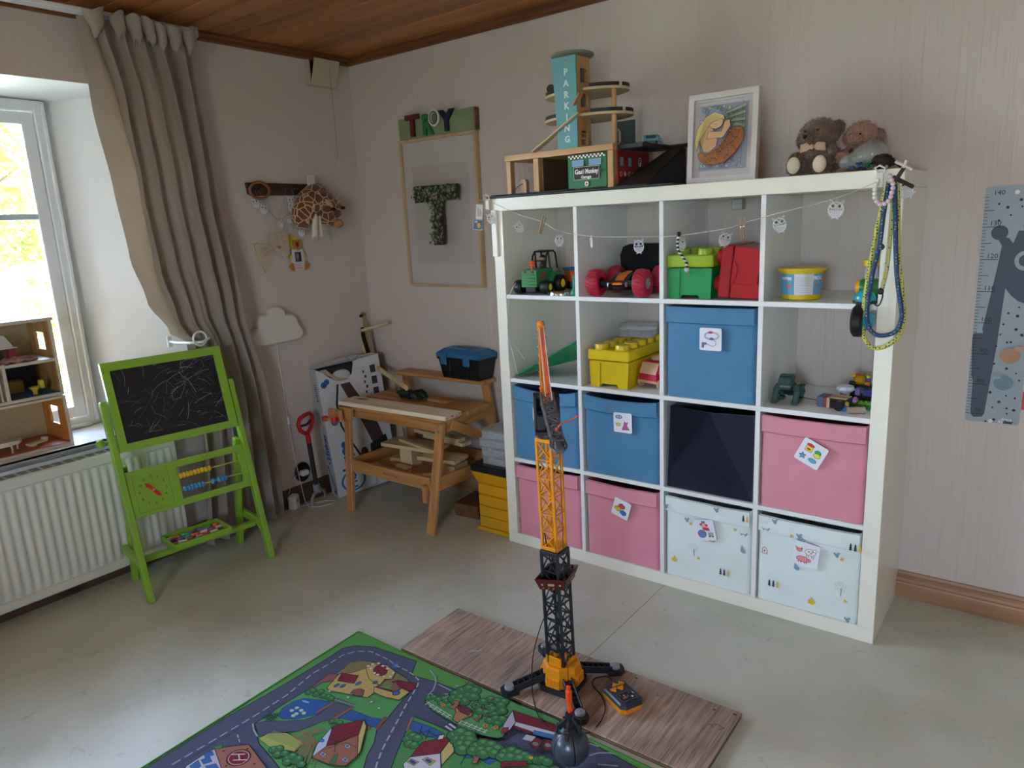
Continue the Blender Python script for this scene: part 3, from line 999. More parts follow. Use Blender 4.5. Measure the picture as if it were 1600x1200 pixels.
def curt(u, v):
    z = .03 + v*2.19
    yl = lerp(z, YL)
    yr = lerp(z, [(0, -.79), (.6, -.80), (1.1, -.87), (1.6, -.91), (2.22, -.935)])
    amp = (.75+.35*sin(u*9+1))*lerp(z, [(0, .044), (.8, .036), (.95, .026), (1.2, .038), (2.0, .038), (2.22, .028)])
    w_ = u + .018*sin(7*u+z*1.7) + .012*sin(z*2.3+u*13)
    ph = 2*pi*5.0*w_
    x = .105 + amp*sin(ph) + .010*sin(2*ph+z*2) + .012*sin(3*z+5*u)
    y = yl + (yr-yl)*(u+.022*sin(ph*1.0+1.1)+.01*sin(z*3))
    edge = max(0, 1-u*7)
    x -= edge*.03*lerp(z, [(0, 0), (1.0, .4), (1.5, 1), (2.2, .2)])
    return (x-.10, y+1.1, z-.02)
m = MB(); m.grid(curt, 170, 60, thick=.0018); m.build('fabric', linen, ct, 80)
# the free leading edge, drawn in towards the tieback
m = MB()
def lead(u, v):
    z = .93 + v*1.29
    ye = lerp(z, [(.93, -1.10), (1.0, -1.20), (1.15, -1.28), (1.33, -1.322), (1.6, -1.338), (1.92, -1.365), (2.22, -1.375)])
    y = ye + u*(lerp(z, YL)-ye+.035) + .005*sin(z*9)*u
    x = .085 + .035*sin(pi*u*.9) + .008*sin(z*6+u*4) - .01*u
    return (x-.10, y+1.1, z-.02)
m.grid(lead, 12, 40, thick=.0015); m.build('leading_edge', linen, ct, 80)
# pinch pleats folded over at the top
for k, (yy, rr, dz) in enumerate(((-1.33, .030, 0), (-1.245, .022, .0), (-1.185, .024, -.004), (-1.13, .022, -.002), (-1.085, .022, -.006), (-1.03, .030, -.004), (-.965, .026, -.01))):
    m = MB()
    def pl_(u, v):
        a = -pi*.62 + u*pi*1.24
        s = .35 + .65*v**.7
        return (.035+rr*1.4*cos(a)*s + .01*v, yy+1.1+rr*sin(a)*s*1.25+.006*sin(v*5), 2.225+dz-.02-.075+v*.085+.012*sin(a*1.5+k))
    m.grid(pl_, 14, 8, thick=.0016); m.build('pleat', linen, ct, 80)
rl = thing('curtain_rail', 'white slotted curtain rail fixed along the ceiling above the window', 'curtain rail', (.10, -1.9, 2.235))
m = MB().span((-.018, -.95, -.006), (.018, .965, .012), .003)
for xx in (-.010, .010): m.span((xx-.003, -.95, -.011), (xx+.003, .965, -.006), .001)
m.build('track', frame_white, rl)
m = MB().span((-.012, .965, -.022), (.016, 1.0, .02), .005).span((-.004, .975, -.06), (.008, .992, -.02), .003); m.build('end_cap', mat('rail_end_plastic', '#b9b2a6', .4), rl)
tb = thing('curtain_tieback', 'white metal hook and ring holding the curtain back beside the window', 'tieback', (.0, -1.17, .955))
m = MB().box((.008, .0, .0), (.014, .02, .05), .003); m.build('wall_plate', frame_white, tb)
m = MB().tube([(.015, 0, 0), (.09, .0, 0), (.15, .02, .0), (.175, .06, .0), (.16, .10, .01)], .006, 8)
m.tube([(.165+.0*cos(a), .055+.030*cos(a), .015+.030*sin(a)) for a in (2*pi*k/20 for k in range(20))], .0045, 8, closed=True)
m.build('hook', frame_white, tb)

# ---------------------------------------------------------------- chalkboard easel
green = mat('lime_green_paint', '#84b033', .38, var=.05, vs=10, bump=.1, bs=60)
E0 = V((.399, -1.328, 0)); uu = V((.139, .990, 0)).normalized(); nn = V((.990, -.139, 0)).normalized()
sd = (V((0, 0, .783)) - nn*.197).normalized()
EM = Matrix((nn, uu, V((0, 0, 1)))).transposed().to_4x4()
EM.translation = E0
ea = thing('chalkboard_easel', 'lime green child easel with a scribbled blackboard, clock and bead bars', 'easel', tuple(E0), rot=Matrix((nn, uu, V((0, 0, 1)))).transposed().to_4x4())
# local: x = towards the room, y = along its width, z = up;  P(): y, s up the slope, d off the slope
SL = V((-.197, 0, .783)).normalized(); NL = V((.783, 0, .197)).normalized()
PM = Matrix((V((0, 1, 0)), SL, NL)).transposed().to_4x4()        # local xyz -> (u, s, n)
for sg in (-1, 1):
    u0 = sg*.2525
    m = MB(); m.box((u0, .405, -.0), (.024, .81, .036), .003, PM); o = m.build('front_leg', green, ea)
    m = MB(); m.beam((-.262, u0+sg*.001-sg*.024, 0), (-.152, u0+sg*.001-sg*.024, .53), .034, .022, up=(0, 1, 0), b=.003); m.build('rear_leg', green, ea)
    m = MB(); m.beam((-.25, u0-sg*.0, .152), (-.03, u0-sg*.0, .152), .022, .034, b=.003)
    m.prism([(-.075, .136), (-.028, .136), (-.02, .09)], -.011, .011, frame((0, u0, 0), (0, -1, 0), (1, 0, 0)))
    m.build('side_rail', green, ea)
m = MB(); m.span((-.120, -.242, .128), (-.094, .242, .150), .002); m.build('cross_bar', green, ea)
# blackboard in its frame, swivelling between the legs
m = MB()
y0, y1, s0, s1 = -.237, .235, .600, .957
m.prism([(y0, s0), (y1, s0), (y1, s1), (y0, s1)], .004, .026, PM, [[(-.208, .631), (.202, .631), (.202, .923), (-.208, .923)]])
bf = m.build('board_frame', green, ea, 0)
bb = mat('blackboard', '#17151b', .55, bump=.1, bs=80, var=.35, vs=9)
MB().prism([(-.208, .631), (.202, .631), (.202, .923), (-.208, .923)], .008, .017, PM).build('blackboard', bb, bf, 0)
ink = Ink(PM @ TR(0, 0, .0172), .00004)
rnd = random.Random(5)
ink.line([(-.206, .633), (-.206, .921)], .0018, '#0b0a0d'); ink.line([(-.206, .921), (.2, .921)], .0018, '#0b0a0d'); ink.line([(.2, .921), (.2, .633)], .0018, '#0b0a0d'); ink.line([(.2, .633), (-.206, .633)], .0018, '#0b0a0d')
for k in range(150):
    x, y = (rnd.uniform(-.19, .18), rnd.uniform(.65, .91)) if k % 3 else (rnd.gauss(.07, .07), rnd.gauss(.83, .05))
    a = rnd.choice([.1, .25, -.2, 1.2, 2.2, .5]) + rnd.gauss(0, .35); L = rnd.uniform(.012, .085); cv = rnd.uniform(-14, 14)
    P = []
    for q in range(7):
        P.append((x, y)); x += cos(a)*L/6; y += sin(a)*L/6; a += cv*L/6
    P = [(min(.2, max(-.205, p)), min(.92, max(.634, q))) for p, q in P]
    g = rnd.choice(['#5a565c', '#6b676e', '#8a868c', '#45424a', '#a5a2a6'])
    ink.line(P, rnd.choice([.0007, .001, .0014]), g)
ink.line([(-.185, .70), (-.17, .694), (-.15, .70), (-.14, .692), (-.16, .688)], .003, '#5a4c4c')
ink.build('chalk_marks', bf)
for sg in (-1,):
    m = MB(); F = frame((0, sg*.2645, 0), (0, sg, 0), (1, 0, 0))
    c_ = PM @ V((0, .652, -.002))
    F = TR(c_.x, 0, c_.z) @ F
    m.lathe([(.005, 0), (.005, .012), (.012, .014), (.0165, .022), (.0175, .030), (.014, .038), (.007, .043), (0, .0435)], F, 18); m.build('knob', green, ea)
# lower panel: clock and bead window
m = MB()
m.prism([(-.240, .333), (.240, .333), (.240, .520), (-.240, .520)], -.010, .008, PM, [[(-.05, .360), (.205, .360), (.215, .372), (.215, .482), (.205, .492), (-.05, .492)]])
pn = m.build('clock_panel', green, ea, 0)
for sc_, c in ((.453, '#e3b818'), (.396, '#3f8cc4')):
    MB().cyl(PM @ V((-.05, sc_, -.001)), PM @ V((.215, sc_, -.001)), .0028, 8).build('bead_rod', mat('pale_rod', '#a8b04c', .5), pn)
yb_ = mat('yellow_bead', '#e6bb1c', .3); bb_ = mat('blue_bead', '#3b8ccb', .3)
bk = [(.453, -.036+.0148*k, yb_) for k in range(9)] + [(.396, -.030+.0148*k, bb_) for k in range(6)] + [(.396, .086, bb_), (.396, .112, bb_), (.396, .1265, bb_), (.396, .141, bb_)]
proto = {}
for sc_, y_, bm_ in bk:
    if bm_ not in proto:
        m = MB(); m.lathe([(.004, -.0068), (.0085, -.0062), (.0112, -.003), (.0115, 0), (.0112, .003), (.0085, .0062), (.004, .0068)], frame((0, 0, 0), (0, 1, 0), (1, 0, 0)), 14)
        o = m.build('bead', bm_, ea, 60); proto[bm_] = o
    else:
        o = proto[bm_].copy(); col.objects.link(o)
    o.location = PM @ V((y_, sc_, -.001))
ink = Ink(PM @ TR(0, 0, .0082), .00006)
for a, b_ in (((-.218, .35), (-.218, .505)), ((-.084, .35), (-.084, .505)), ((-.218, .35), (-.084, .35))): ink.line([a, b_], .0012, '#4d7a18')
for k in range(1, 13):
    a = pi/2-k*pi/6
    ink.text(str(k), -.151+.052*cos(a), .428+.055*sin(a), .0155, '#1d2a10')
for k in range(9): ink.line([(-.04+.0148*k, .447), (-.036+.0148*k, .459)], .001, '#1d1a10') if False else None
ink.line([(.058, .515), (.070, .500), (.078, .503), (.082, .514)], .001, '#1d2a10')
ink.build('clock_face', pn)
m = MB()
m.prism([(-.005, -.0045), (.0, -.006), (.026, -.008), (.040, 0), (.026, .008), (0, .006), (-.030, .007), (-.042, .0), (-.030, -.007)], .0095, .0125, PM @ TR(-.151, .428, 0) @ RZ(-.92)); m.build('clock_hand', mat('red_plastic', '#c9261c', .35), pn, 0)
MB().cyl(PM @ V((-.151, .428, .008)), PM @ V((-.151, .428, .015)), .004, 12).build('hand_pin', mat('steel_pin', '#b9b9b9', .3, metal=.8), pn)
# chalk tray on the front bar
tz = .1505
m = MB()
ty0, ty1, tx0, tx1 = -.118, .112, -.095, .0
ty0, ty1, tx0, tx1 = -.125, .118, -.195, -.045
m.span((tx0, ty0, tz), (tx1, ty1, tz+.004)); m.span((tx0, ty0, tz), (tx0+.008, ty1, tz+.03), .001); m.span((tx1-.008, ty0, tz), (tx1, ty1, tz+.03), .001)
m.span((tx0+.008, ty0, tz), (tx1-.008, ty0+.008, tz+.03), .001); m.span((tx0+.008, ty1-.008, tz), (tx1-.008, ty1, tz+.03), .001)
m.build('chalk_tray', green, ea)
rnd = random.Random(3)
cc = ['#e8e6dc', '#e8e6dc', '#d9a0a8', '#d8774c', '#d3cf62', '#5fae88', '#7a6aa8', '#c2546a', '#ebe7d8', '#e8c0b0', '#7fb890']
pos = [(tx0+.026+.033*(k % 4)+rnd.uniform(-.002, .002), ty0+.022+(k//4)*.033+rnd.uniform(-.004, .004)) for k in range(28)]
for k, (cx_, cy_) in enumerate(pos[:26]):
    c = cc[(k*5+k*k) % 11]; names = {'#e8e6dc': 'white', '#ebe7d8': 'white', '#d9a0a8': 'pink', '#d8774c': 'orange', '#d3cf62': 'yellow', '#5fae88': 'green', '#7a6aa8': 'purple', '#c2546a': 'red', '#e8c0b0': 'peach', '#7fb890': 'pale green'}
    q = thing('chalk_stick', names[c]+' chalk stump in the easel tray, %s row, %s from the left end' % (('back', 'second', 'third', 'front')[k % 4], ('first', 'second', 'third', 'fourth', 'fifth', 'sixth', 'seventh')[k//4]), 'chalk', tuple(EM @ V((cx_, cy_, tz+.0122))), math.atan2(uu.y, uu.x)+rnd.uniform(-.5, .5), group='chalks in the easel tray')
    L = rnd.uniform(.013, .019); m = MB().tube([(-L, 0, 0), (-L+.0015, 0, 0), (L-.002, 0, 0), (L, 0, 0)], [.006, .0078, .007, .005], 10)
    m.build('chalk', mat('chalk_'+c[1:], c, .9, bump=.3, bs=300), q, 60)

# ---------------------------------------------------------------- doll house on the sill
dh = thing('doll_house', 'wooden doll house with open front and small rooms standing on the window sill', 'doll house', (-.03, -1.604, .601))
ply = mat('pale_painted_ply', '#c3b8aa', .5, var=.05, vs=14); inner = wood('doll_house_ply', '#c49a63', '#a97d48', 2, 6, .5, False)
orange = mat('orange_panel', '#c87f35', .5, var=.05); redfl = mat('doll_red_floor', '#b4532f', .4, var=.05); wallp = mat('doll_wallpaper', '#b9a682', .7, var=.06, vs=60)
Wd, Dp, Hh = .62, .235, .50     # extends to -y, depth to -x, height
m = MB(); m.span((-Dp, -Wd, .0), (0, 0, .012)); m.build('base_board', ply, dh)
m = MB(); m.span((-Dp+.01, -Wd+.01, .012), (-.002, -.010, .0135)); m.build('red_floor', redfl, dh)
def side(z0, z1, win, mt, name):
    mb = MB(); F = frame((0, 0, 0), (0, 1, 0), (-1, 0, 0))   # local x = -x, y = z
    mb.prism([(0, z0), (Dp, z0), (Dp, z1), (0, z1)], -.010, 0, F, [win]); mb.build(name, mt, dh, 0)
side(.012, .195, [(.075, .075), (.165, .075), (.165, .150), (.075, .150)], orange, 'lower_side_wall')
side(.215, .505, [(.075, .385), (.165, .385), (.165, .455), (.075, .455)], inner, 'upper_side_wall')
MB().span((-.004, -.011, .0), (.003, .001, .205), .001).build('lower_edge_strip', ply, dh)
MB().span((-.004, -.011, .215), (.001, .000, .505), .001).build('upper_edge_strip', ply, dh)
MB().span((-Dp, -Wd, .195), (.002, .0, .205), .001).build('lower_roof_board', ply, dh)
MB().span((-Dp, -Wd, .208), (.0, .0, .220), .001).build('upper_floor_board', ply, dh)
MB().span((-Dp+.01, -.185, .220), (-.004, -.011, .2215)).build('bathroom_floor', mat('doll_blue_floor', '#3b6ca0', .4), dh)
MB().span((-Dp, -Wd, .012), (-Dp+.004, 0, .195)).build('lower_back_wall', wallp, dh)
MB().span((-Dp, -Wd, .22), (-Dp+.004, 0, .345)).build('dark_back_wall', mat('doll_dark_wall', '#2b2e3c', .6), dh)
MB().span((-Dp, -Wd, .345), (-Dp+.004, 0, .505)).build('attic_back_wall', wallp, dh)
MB().span((-Dp+.004, -.185, .345), (-.0, -.010, .357), .001).build('attic_floor', ply, dh)
MB().span((-Dp+.004, -.197, .220), (.004, -.185, .362), .001).build('bathroom_partition', ply, dh)
MB().span((-Dp+.004, -Wd, .350), (.008, -.197, .362), .001).build('bedroom_roof_board', ply, dh)
m = MB().span((-Dp-.002, -Wd, .505), (.004, .006, .518), .001); m.build('roof_board', ply, dh)
MB().span((-Dp, -Wd, .012), (.0, -Wd+.010, .195)).build('far_side_wall', ply, dh)
MB().span((-Dp, -Wd, .220), (.0, -Wd+.010, .505)).build('far_side_wall', ply, dh)
MB().beam((.004, -.255, .222), (.004, -.255, .345), .055, .003, up=(1, .3, 0)).build('room_door', mat('doll_grey_door', '#8f969a', .5), dh)
MB().span((-.006, -.230, .222), (.002, -.225, .345)).span((-.006, -.214, .222), (.002, -.209, .345)).build('door_frame', ply, dh)
def dloc(x, y, z): return (-.03+x, -1.604+y, .601+z)
wht = mat('doll_white', '#d6d0c4', .5)
fp = thing('doll_fireplace', 'tiny white and red chimney fireplace in the doll house attic', 'toy furniture', dloc(-.14, -.145, .3575))
m = MB(); m.prism([(-.04, .052), (.04, .052), (.014, .10), (-.014, .10)], -.02, .02, frame((0, 0, 0), (1, 0, 0), (0, 1, 0))); m.span((-.024, -.052, .046), (.024, .052, .052), .001); m.build('hood', wht, fp, 0)
m = MB(); m.span((-.02, -.045, 0), (.02, -.020, .046)).span((-.02, .020, 0), (.02, .045, .046)); m.build('brick_jamb', mat('doll_brick_red', '#9c3b3b', .7, var=.3, vs=180), fp, 0)
MB().span((-.02, -.020, 0), (-.012, .020, .046)).build('fireback', mat('doll_soot', '#6a5c50', .8), fp, 0)
bd = thing('doll_blanket', 'rumpled pink patterned cloth on the doll house attic floor', 'cloth', dloc(-.06, -.115, .3575))
m = MB(); m.grid(lambda u, v: (-.04+.08*u, -.055+.11*v, .010+.006*sin(9*u+5*v)+.004*sin(14*v)-.012*(abs(v-.5)*2)**4), 16, 18, thick=.0015); m.build('cloth', mat('doll_pink_cloth', '#b98f92', .9, var=.3, vs=60), bd, 60)
tt = thing('doll_toilet', 'yellow toy toilet in the dark doll house bathroom', 'toy toilet', dloc(-.045, -.085, .222))
yel = mat('doll_yellow', '#c9b33c', .35)
m = MB(); m.lathe([(.008, 0), (.007, .012), (.014, .024), (.018, .03), (.014, .03), (.008, .022), (0, .02)], None, 16, 1.0, 1.2); m.build('bowl', yel, tt, 60)
m = MB().box((-.004, .026, .036), (.022, .018, .034), .003); m.build('cistern', yel, tt)
lp = thing('doll_cabinet', 'small brown toy cabinet at the back of the doll house bathroom', 'toy furniture', dloc(-.16, -.12, .222))
m = MB().box((0, 0, .025), (.05, .06, .05), .002); m.build('body', mat('doll_ochre', '#8a6a30', .6), lp)
MB().box((.027, 0, .025), (.004, .05, .042), .001).build('door', mat('doll_ochre_front', '#a07c3a', .6), lp)
pf = thing('doll_piano', 'white toy grand piano with curved legs on the red doll house floor', 'toy piano', dloc(-.06, -.215, .0138))
m = MB(); m.prism([(-.035, -.05), (.035, -.05), (.035, .0), (.02, .04), (-.01, .06), (-.035, .06)], .030, .042); m.span((.02, -.045, .042), (.03, .03, .045)); m.build('body', wht, pf, 0)
for a, b_ in ((.028, -.042), (.025, .01), (-.028, .045), (-.028, -.04)):
    MB().tube([(a, b_, .03), (a+.006, b_, .018), (a+.001, b_, .008), (a+.005, b_, .001)], [.004, .0032, .0025, .004], 8).build('leg', wht, pf)
wb = thing('doll_lounger', 'cream toy lounger lying beside the white toy piano', 'toy furniture', dloc(-.075, -.105, .0138), .3)
m = MB(); m.box((0, 0, .010), (.032, .075, .008), .002); m.box((0, .034, .018), (.030, .014, .012), .003); m.box((0, -.02, .004), (.026, .02, .006)); m.build('frame', mat('doll_cream', '#cdbfa2', .6), wb)
pb = thing('doll_bath', 'pink toy tub at the front of the doll house floor', 'toy bath', dloc(-.03, -.295, .0138))
m = MB(); m.lathe([(.018, 0), (.026, .006), (.030, .026), (.027, .026), (.022, .010), (0, .008)], None, 20, 1, 1.7); m.build('tub', mat('doll_pink', '#c27d86', .4), pb, 60)

# ---------------------------------------------------------------- wall: vent, cord, rail, plush, duck, pennants, cloud
vent = thing('vent_flap', 'cream vent cover tilted open on its box under the ceiling in the corner', 'vent', (0, -.20, 2.185))
m = MB(); m.span((0, -.082, -.075), (.004, .082, .045), .001); m.span((0, -.080, -.07), (.03, -.072, .045)).span((0, .072, -.07), (.03, .080, .045)).span((0, -.08, -.075), (.03, .08, -.067)); m.build('frame', mat('vent_cream', '#b9ad98', .6), vent)
MB().span((.001, -.07, -.065), (.008, .07, .045)).build('duct_opening', mat('vent_dark', '#15110e', .9), vent)
MB().beam((.033, 0, -.072), (.075, 0, .045), .005, .155, up=(0, 1, 0), b=.001).build('flap', mat('vent_cream', '#b9ad98', .6), vent)
m = MB().tube([(.066, .018, .02), (.066, .02, -.20), (.060, .022, -.43)], .0009, 5); m.build('pull_cord', mat('thin_grey_cord', '#7d766e', .8), vent)
MB().box((.060, .022, -.45), (.008, .010, .026), .002).build('cord_end', mat('cord_end_white', '#d5d0c8', .5), vent)

hr = thing('coat_rack', 'dark brown wooden peg rack with a rough edge on the left wall', 'coat rack', (0, -.47, 1.605))
m = MB(); F = frame((0, 0, 0), (1, 0, 0), (0, 1, 0))
m.prism([(-.228, .030), (-.222, -.022), (-.205, -.030), (0, -.028), (.14, -.026), (.2, -.03), (.228, -.022), (.222, .010), (.205, .012), (.203, .026), (.0, .028)], .001, .018, F); m.build('board', wood('walnut', '#50382c', '#37251c', 1, 8, .5, False), hr, 20)
for y_ in (-.175, -.075, .03, .13): MB().tube([(.018, y_, 0), (.035, y_, .002), (.050, y_, .012)], [.006, .005, .007], 8).build('peg', mat('peg_dark', '#3a261c', .5), hr)
wr_ = thing('wooden_ring', 'orange brown half ring hanging on the leftmost rack peg', 'ring', (.035, -.645, 1.598))
m = MB().tube([(0, .052*cos(a), .052*sin(a)*.72) for a in (2*pi*k/28 for k in range(28))], .007, 8, closed=True); m.build('ring', mat('ring_wood', '#8a5430', .5), wr_, 60)

lace = mat('white_owl_plastic', '#dfe2e6', .4); eye = mat('owl_eye_dark', '#3a3d42', .5)
def make_owl(name, label, group, s=1.0):
    """flat openwork owl, 4 cm tall; local x right, y up"""
    t = thing(name, label, 'owl ornament', group=group)
    m = MB(); r = .0011
    W_, H_ = .017, .019
    out = [(W_*cos(a)*(1 if sin(a) < .3 else 1.02), -.003+H_*sin(a), 0) for a in (2*pi*k/26 for k in range(26))]
    m.tube(out, .0013, 6, closed=True)
    for sg in (-1, 1):
        m.tube([(sg*.0075+.0062*cos(a), .006+.0062*sin(a), .0006) for a in (2*pi*k/14 for k in range(14))], .0013, 6, closed=True)
        m.tube([(sg*.014, .012, 0), (sg*.0165, .021, 0), (sg*.009, .015, 0)], r, 5)
        m.tube([(sg*.002, -.022, 0), (sg*.007, -.025, 0), (sg*.009, -.024, 0)], .0012, 5)
    m.tube([(-.0015, .001, .001), (0, -.003, .001), (.0015, .001, .001)], .0012, 5)
    for k in range(-3, 4):
        x = k*.0045
        hh = H_*math.sqrt(max(0, 1-(x/W_)**2))
        m.tube([(x, -.002-abs(k)*.0004, 0), (x*.8, -.003-hh, 0)], .0008, 4)
    for z_ in (-.005, -.009, -.013, -.017):
        ww = W_*math.sqrt(max(0, 1-((z_+.003)/H_)**2))
        m.tube([(-ww, z_, 0), (-ww*.3, z_-.002, 0), (ww*.3, z_-.002, 0), (ww, z_, 0)], .0008, 4)
    m.tube([(0, .013, 0), (0, .022, 0)], .0007, 5)
    m.build('openwork', lace, t, 60)
    e = MB()
    for sg in (-1, 1): e.ball((sg*.0075, .006, 0), (.0026, .0026, .0016), 8, 6)
    e.build('eyes', eye, t, 60)
    return t
owl0 = make_owl('owl_ornament', 'x', None)
owl_used = [False]
def owl(label, loc, n, u, s, group):
    if not owl_used[0]: o = owl0; owl_used[0] = True
    else: o = dup(owl0)
    F = frame((0, 0, 0), n, u); F = TR(*loc) @ F @ Matrix.Scale(s, 4)
    o.matrix_world = F; o['label'] = label; o['group'] = group
    return o
LO = 'owl lights on the coat rack'
for lb, y_, z_, x_, a_, s_ in (('leftmost owl ornament hanging below the wooden ring on the rack', -.672, 1.543, .03, .3, 1.1), ('owl ornament just right of the leftmost one under the rack', -.630, 1.513, .03, -.2, 1.1),
        ('upper owl of the pair beside the giraffe plush neck', -.485, 1.548, .05, .1, 1.15), ('lower owl of the pair beside the giraffe plush neck', -.492, 1.520, .06, .0, 1.15),
        ('small owl ornament hanging lowest between pennants and giraffe', -.548, 1.441, .03, .5, .75), ('small owl ornament beside the giraffe neck, above the duck frame', -.492, 1.462, .03, .2, .8), ('owl ornament in front of the duck frame head', -.455, 1.398, .065, -.3, 1.0)):
    owl(lb, (x_, y_, z_), (1, 0, 0), (0, cos(a_), sin(a_)), s_, LO)
wire = mat('light_wire', '#8d857a', .6)
lw = thing('light_string_wire', 'tangled thin wire of the owl lights below the coat rack', 'string of lights', (.03, -.55, 1.55))
m = MB(); 
for P in ([(.02, -.66, 1.60), (.025, -.655, 1.555), (.02, -.60, 1.50), (.02, -.56, 1.47), (.02, -.53, 1.45), (.02, -.52, 1.40)], [(.02, -.64, 1.6), (.02, -.61, 1.53), (.02, -.555, 1.455), (.02, -.55, 1.43)], [(.05, -.51, 1.605), (.04, -.515, 1.56), (.03, -.54, 1.50), (.02, -.55, 1.44)],
          [(.05, -.475, 1.605), (.05, -.465, 1.57), (.05, -.48, 1.51), (.03, -.52, 1.47), (.02, -.55, 1.46)], [(.05, -.44, 1.61), (.05, -.42, 1.59), (.05, -.41, 1.575)], [(.02, -.49, 1.49), (.02, -.5, 1.46), (.03, -.46, 1.40)]):
    Q = [V(p)-V((.03, -.55, 1.55)) for p in P]
    m.tube(Q, .0009, 5)
m.build('wire', wire, lw)

# giraffe plush head hung from the rack
gir = thing('giraffe_plush', 'brown and cream patched plush giraffe head hanging from the rack', 'plush toy', (.02, -.38, 1.50))
gp, nt, b = nodes('giraffe_plush_fur'); L = nt.links.new
tc = nt.nodes.new('ShaderNodeTexCoord'); vo = nt.nodes.new('ShaderNodeTexVoronoi'); vo.feature = 'DISTANCE_TO_EDGE'; vo.inputs['Scale'].default_value = 26
L(tc.outputs['Object'], vo.inputs['Vector']); rp = nt.nodes.new('ShaderNodeValToRGB'); e = rp.color_ramp.elements
e[0].position = .045; e[0].color = (*lin('#c8a884'), 1); e[1].position = .07; e[1].color = (*lin('#6a3c22'), 1)
L(vo.outputs['Distance'], rp.inputs[0]); L(rp.outputs[0], b.inputs['Base Color']); b.inputs['Roughness'].default_value = .9; b.inputs['Sheen Weight'].default_value = .3
nz = nt.nodes.new('ShaderNodeTexNoise'); nz.inputs['Scale'].default_value = 500; L(tc.outputs['Object'], nz.inputs['Vector']); bp = nt.nodes.new('ShaderNodeBump'); bp.inputs['Strength'].default_value = .5; bp.inputs['Distance'].default_value = .002
L(nz.outputs[0], bp.inputs['Height']); L(bp.outputs[0], b.inputs['Normal'])
m = MB()
m.tube([(.04, .065, .105), (.055, .02, .085), (.07, -.035, .04), (.075, -.07, -.01), (.07, -.085, -.055), (.065, -.08, -.085)], [.03, .05, .062, .062, .05, .028], 20)   # neck, folded over the rack
m.tube([(.075, -.02, .06), (.085, .03, .045), (.09, .07, .02), (.095, .10, -.01), (.10, .115, -.035)], [.045, .052, .052, .040, .026], 20)
m.tube([(.08, .0, .0), (.09, .05, -.03), (.10, .085, -.055)], [.045, .045, .03], 16)
m.build('head', gp, gir, 80)
MB().ball((.105, .105, -.068), (.030, .034, .024), 16, 10).build('muzzle', mat('giraffe_muzzle', '#b07c50', .9, bump=.4, bs=400), gir, 80)
tan = mat('giraffe_tan', '#b89878', .9)
for y_, z_ in ((.135, .055), (.165, .035)): MB().tube([(.09, y_-.03, z_-.02), (.09, y_-.008, z_-.002), (.092, y_, z_+.004)], [.008, .008, .013], 10).build('horn', tan, gir, 80)
for p, q in (((.13, .02, .05), (.145, .055, .012)), ((.06, .09, .06), (.06, .12, .075))): MB().tube([p, [(a+c)/2 for a, c in zip(p, q)], q], [.006, .014, .006], 10).build('ear', tan, gir, 80)
for p in ((.145, .055, -.0), (.12, .135, .008)): MB().ball(p, (.012, .016, .009), 12, 8).build('eye', mat('plush_black', '#120d0b', .3), gir, 80)
m = MB(); m.grid(lambda u, v: (.12+.012*sin(u*6), -.055+.05*u+.02*v*(u-.5)-.01*v, -.03-.11*v+.012*sin(u*9)), 12, 14, thick=.002); m.build('cloth_tag', mat('soft_white_cloth', '#cfc2b4', .9), gir, 80)
m = MB(); m.box((.062, .0, .145), (.002, .045, .05), .0008); m.build('care_label', mat('label_white', '#d8d4ce', .7), gir)
ink = Ink(frame((.0635, 0, .145), (1, 0, 0), (0, 1, 0)), .0001)
for k in range(7): ink.line([(-.016, .016-.005*k), (.014, .016-.005*k)], .0009, '#8d8680')
ink.build('label_print', gir)

# pennants: two cream fabric hearts / triangles
cr = mat('cream_ruffled_cloth', '#bfb09b', .9, bump=.4, bs=260, var=.06)
def pennant(label, pts, loc, yr, depth, seed, hearts):
    t = thing('fabric_pennant', label, 'pennant', loc)
    rnd = random.Random(seed)
    F = frame((0, 0, 0), (1, 0, 0), (0, 1, 0)) @ RZ(yr)
    P = []
    for (a, b_), (c, d_) in zip(pts, pts[1:]+pts[:1]):
        for k in range(6):
            f_ = k/6
            P.append((a+(c-a)*f_ + rnd.uniform(-.0015, .0015), b_+(d_-b_)*f_+.0025*(1 if k % 2 else -1)))
    MB().prism(P, 0, .010, F).build('panel', cr, t, 30)
    for h in hearts:
        m = MB(); m.tube([(x, y, .012) for x, y in h], .004, 8, closed=True); m2 = m.build('ruffle', cr, t, 80); m2.matrix_basis = F
    return t
def heart(cx_, cy_, s): return [(cx_+s*.0625*(16*sin(a)**3)*.9, cy_+s*.0625*(13*cos(a)-5*cos(2*a)-2*cos(3*a)-cos(4*a))) for a in (2*pi*k/26 for k in range(26))]
pennant('cream fabric pennant with a heart, left of the pair on the wall', [(-.055, .045), (.05, .055), (.052, .01), (.01, -.085), (-.03, -.03)], (.003, -.645, 1.300), -.15, .01, 1, [heart(.0, .012, .022)])
hp = pennant('cream fabric pennant with a heart, right of the pair touching the duck frame', [(-.06, .05), (-.05, .065), (.045, .06), (.055, .04), (.05, -.04), (.03, -.065), (-.02, -.03)], (.016, -.560, 1.335), .05, .012, 2, [heart(-.018, .030, .018), heart(.024, .028, .02)])
MB().lathe([(0, .0), (.008, 0), (.008, .003), (0, .004)], frame((.014, -.01, -.005), (1, 0, 0), (0, 1, 0)), 14).build('button', mat('steel_button', '#8d8780', .3, metal=.6), hp)

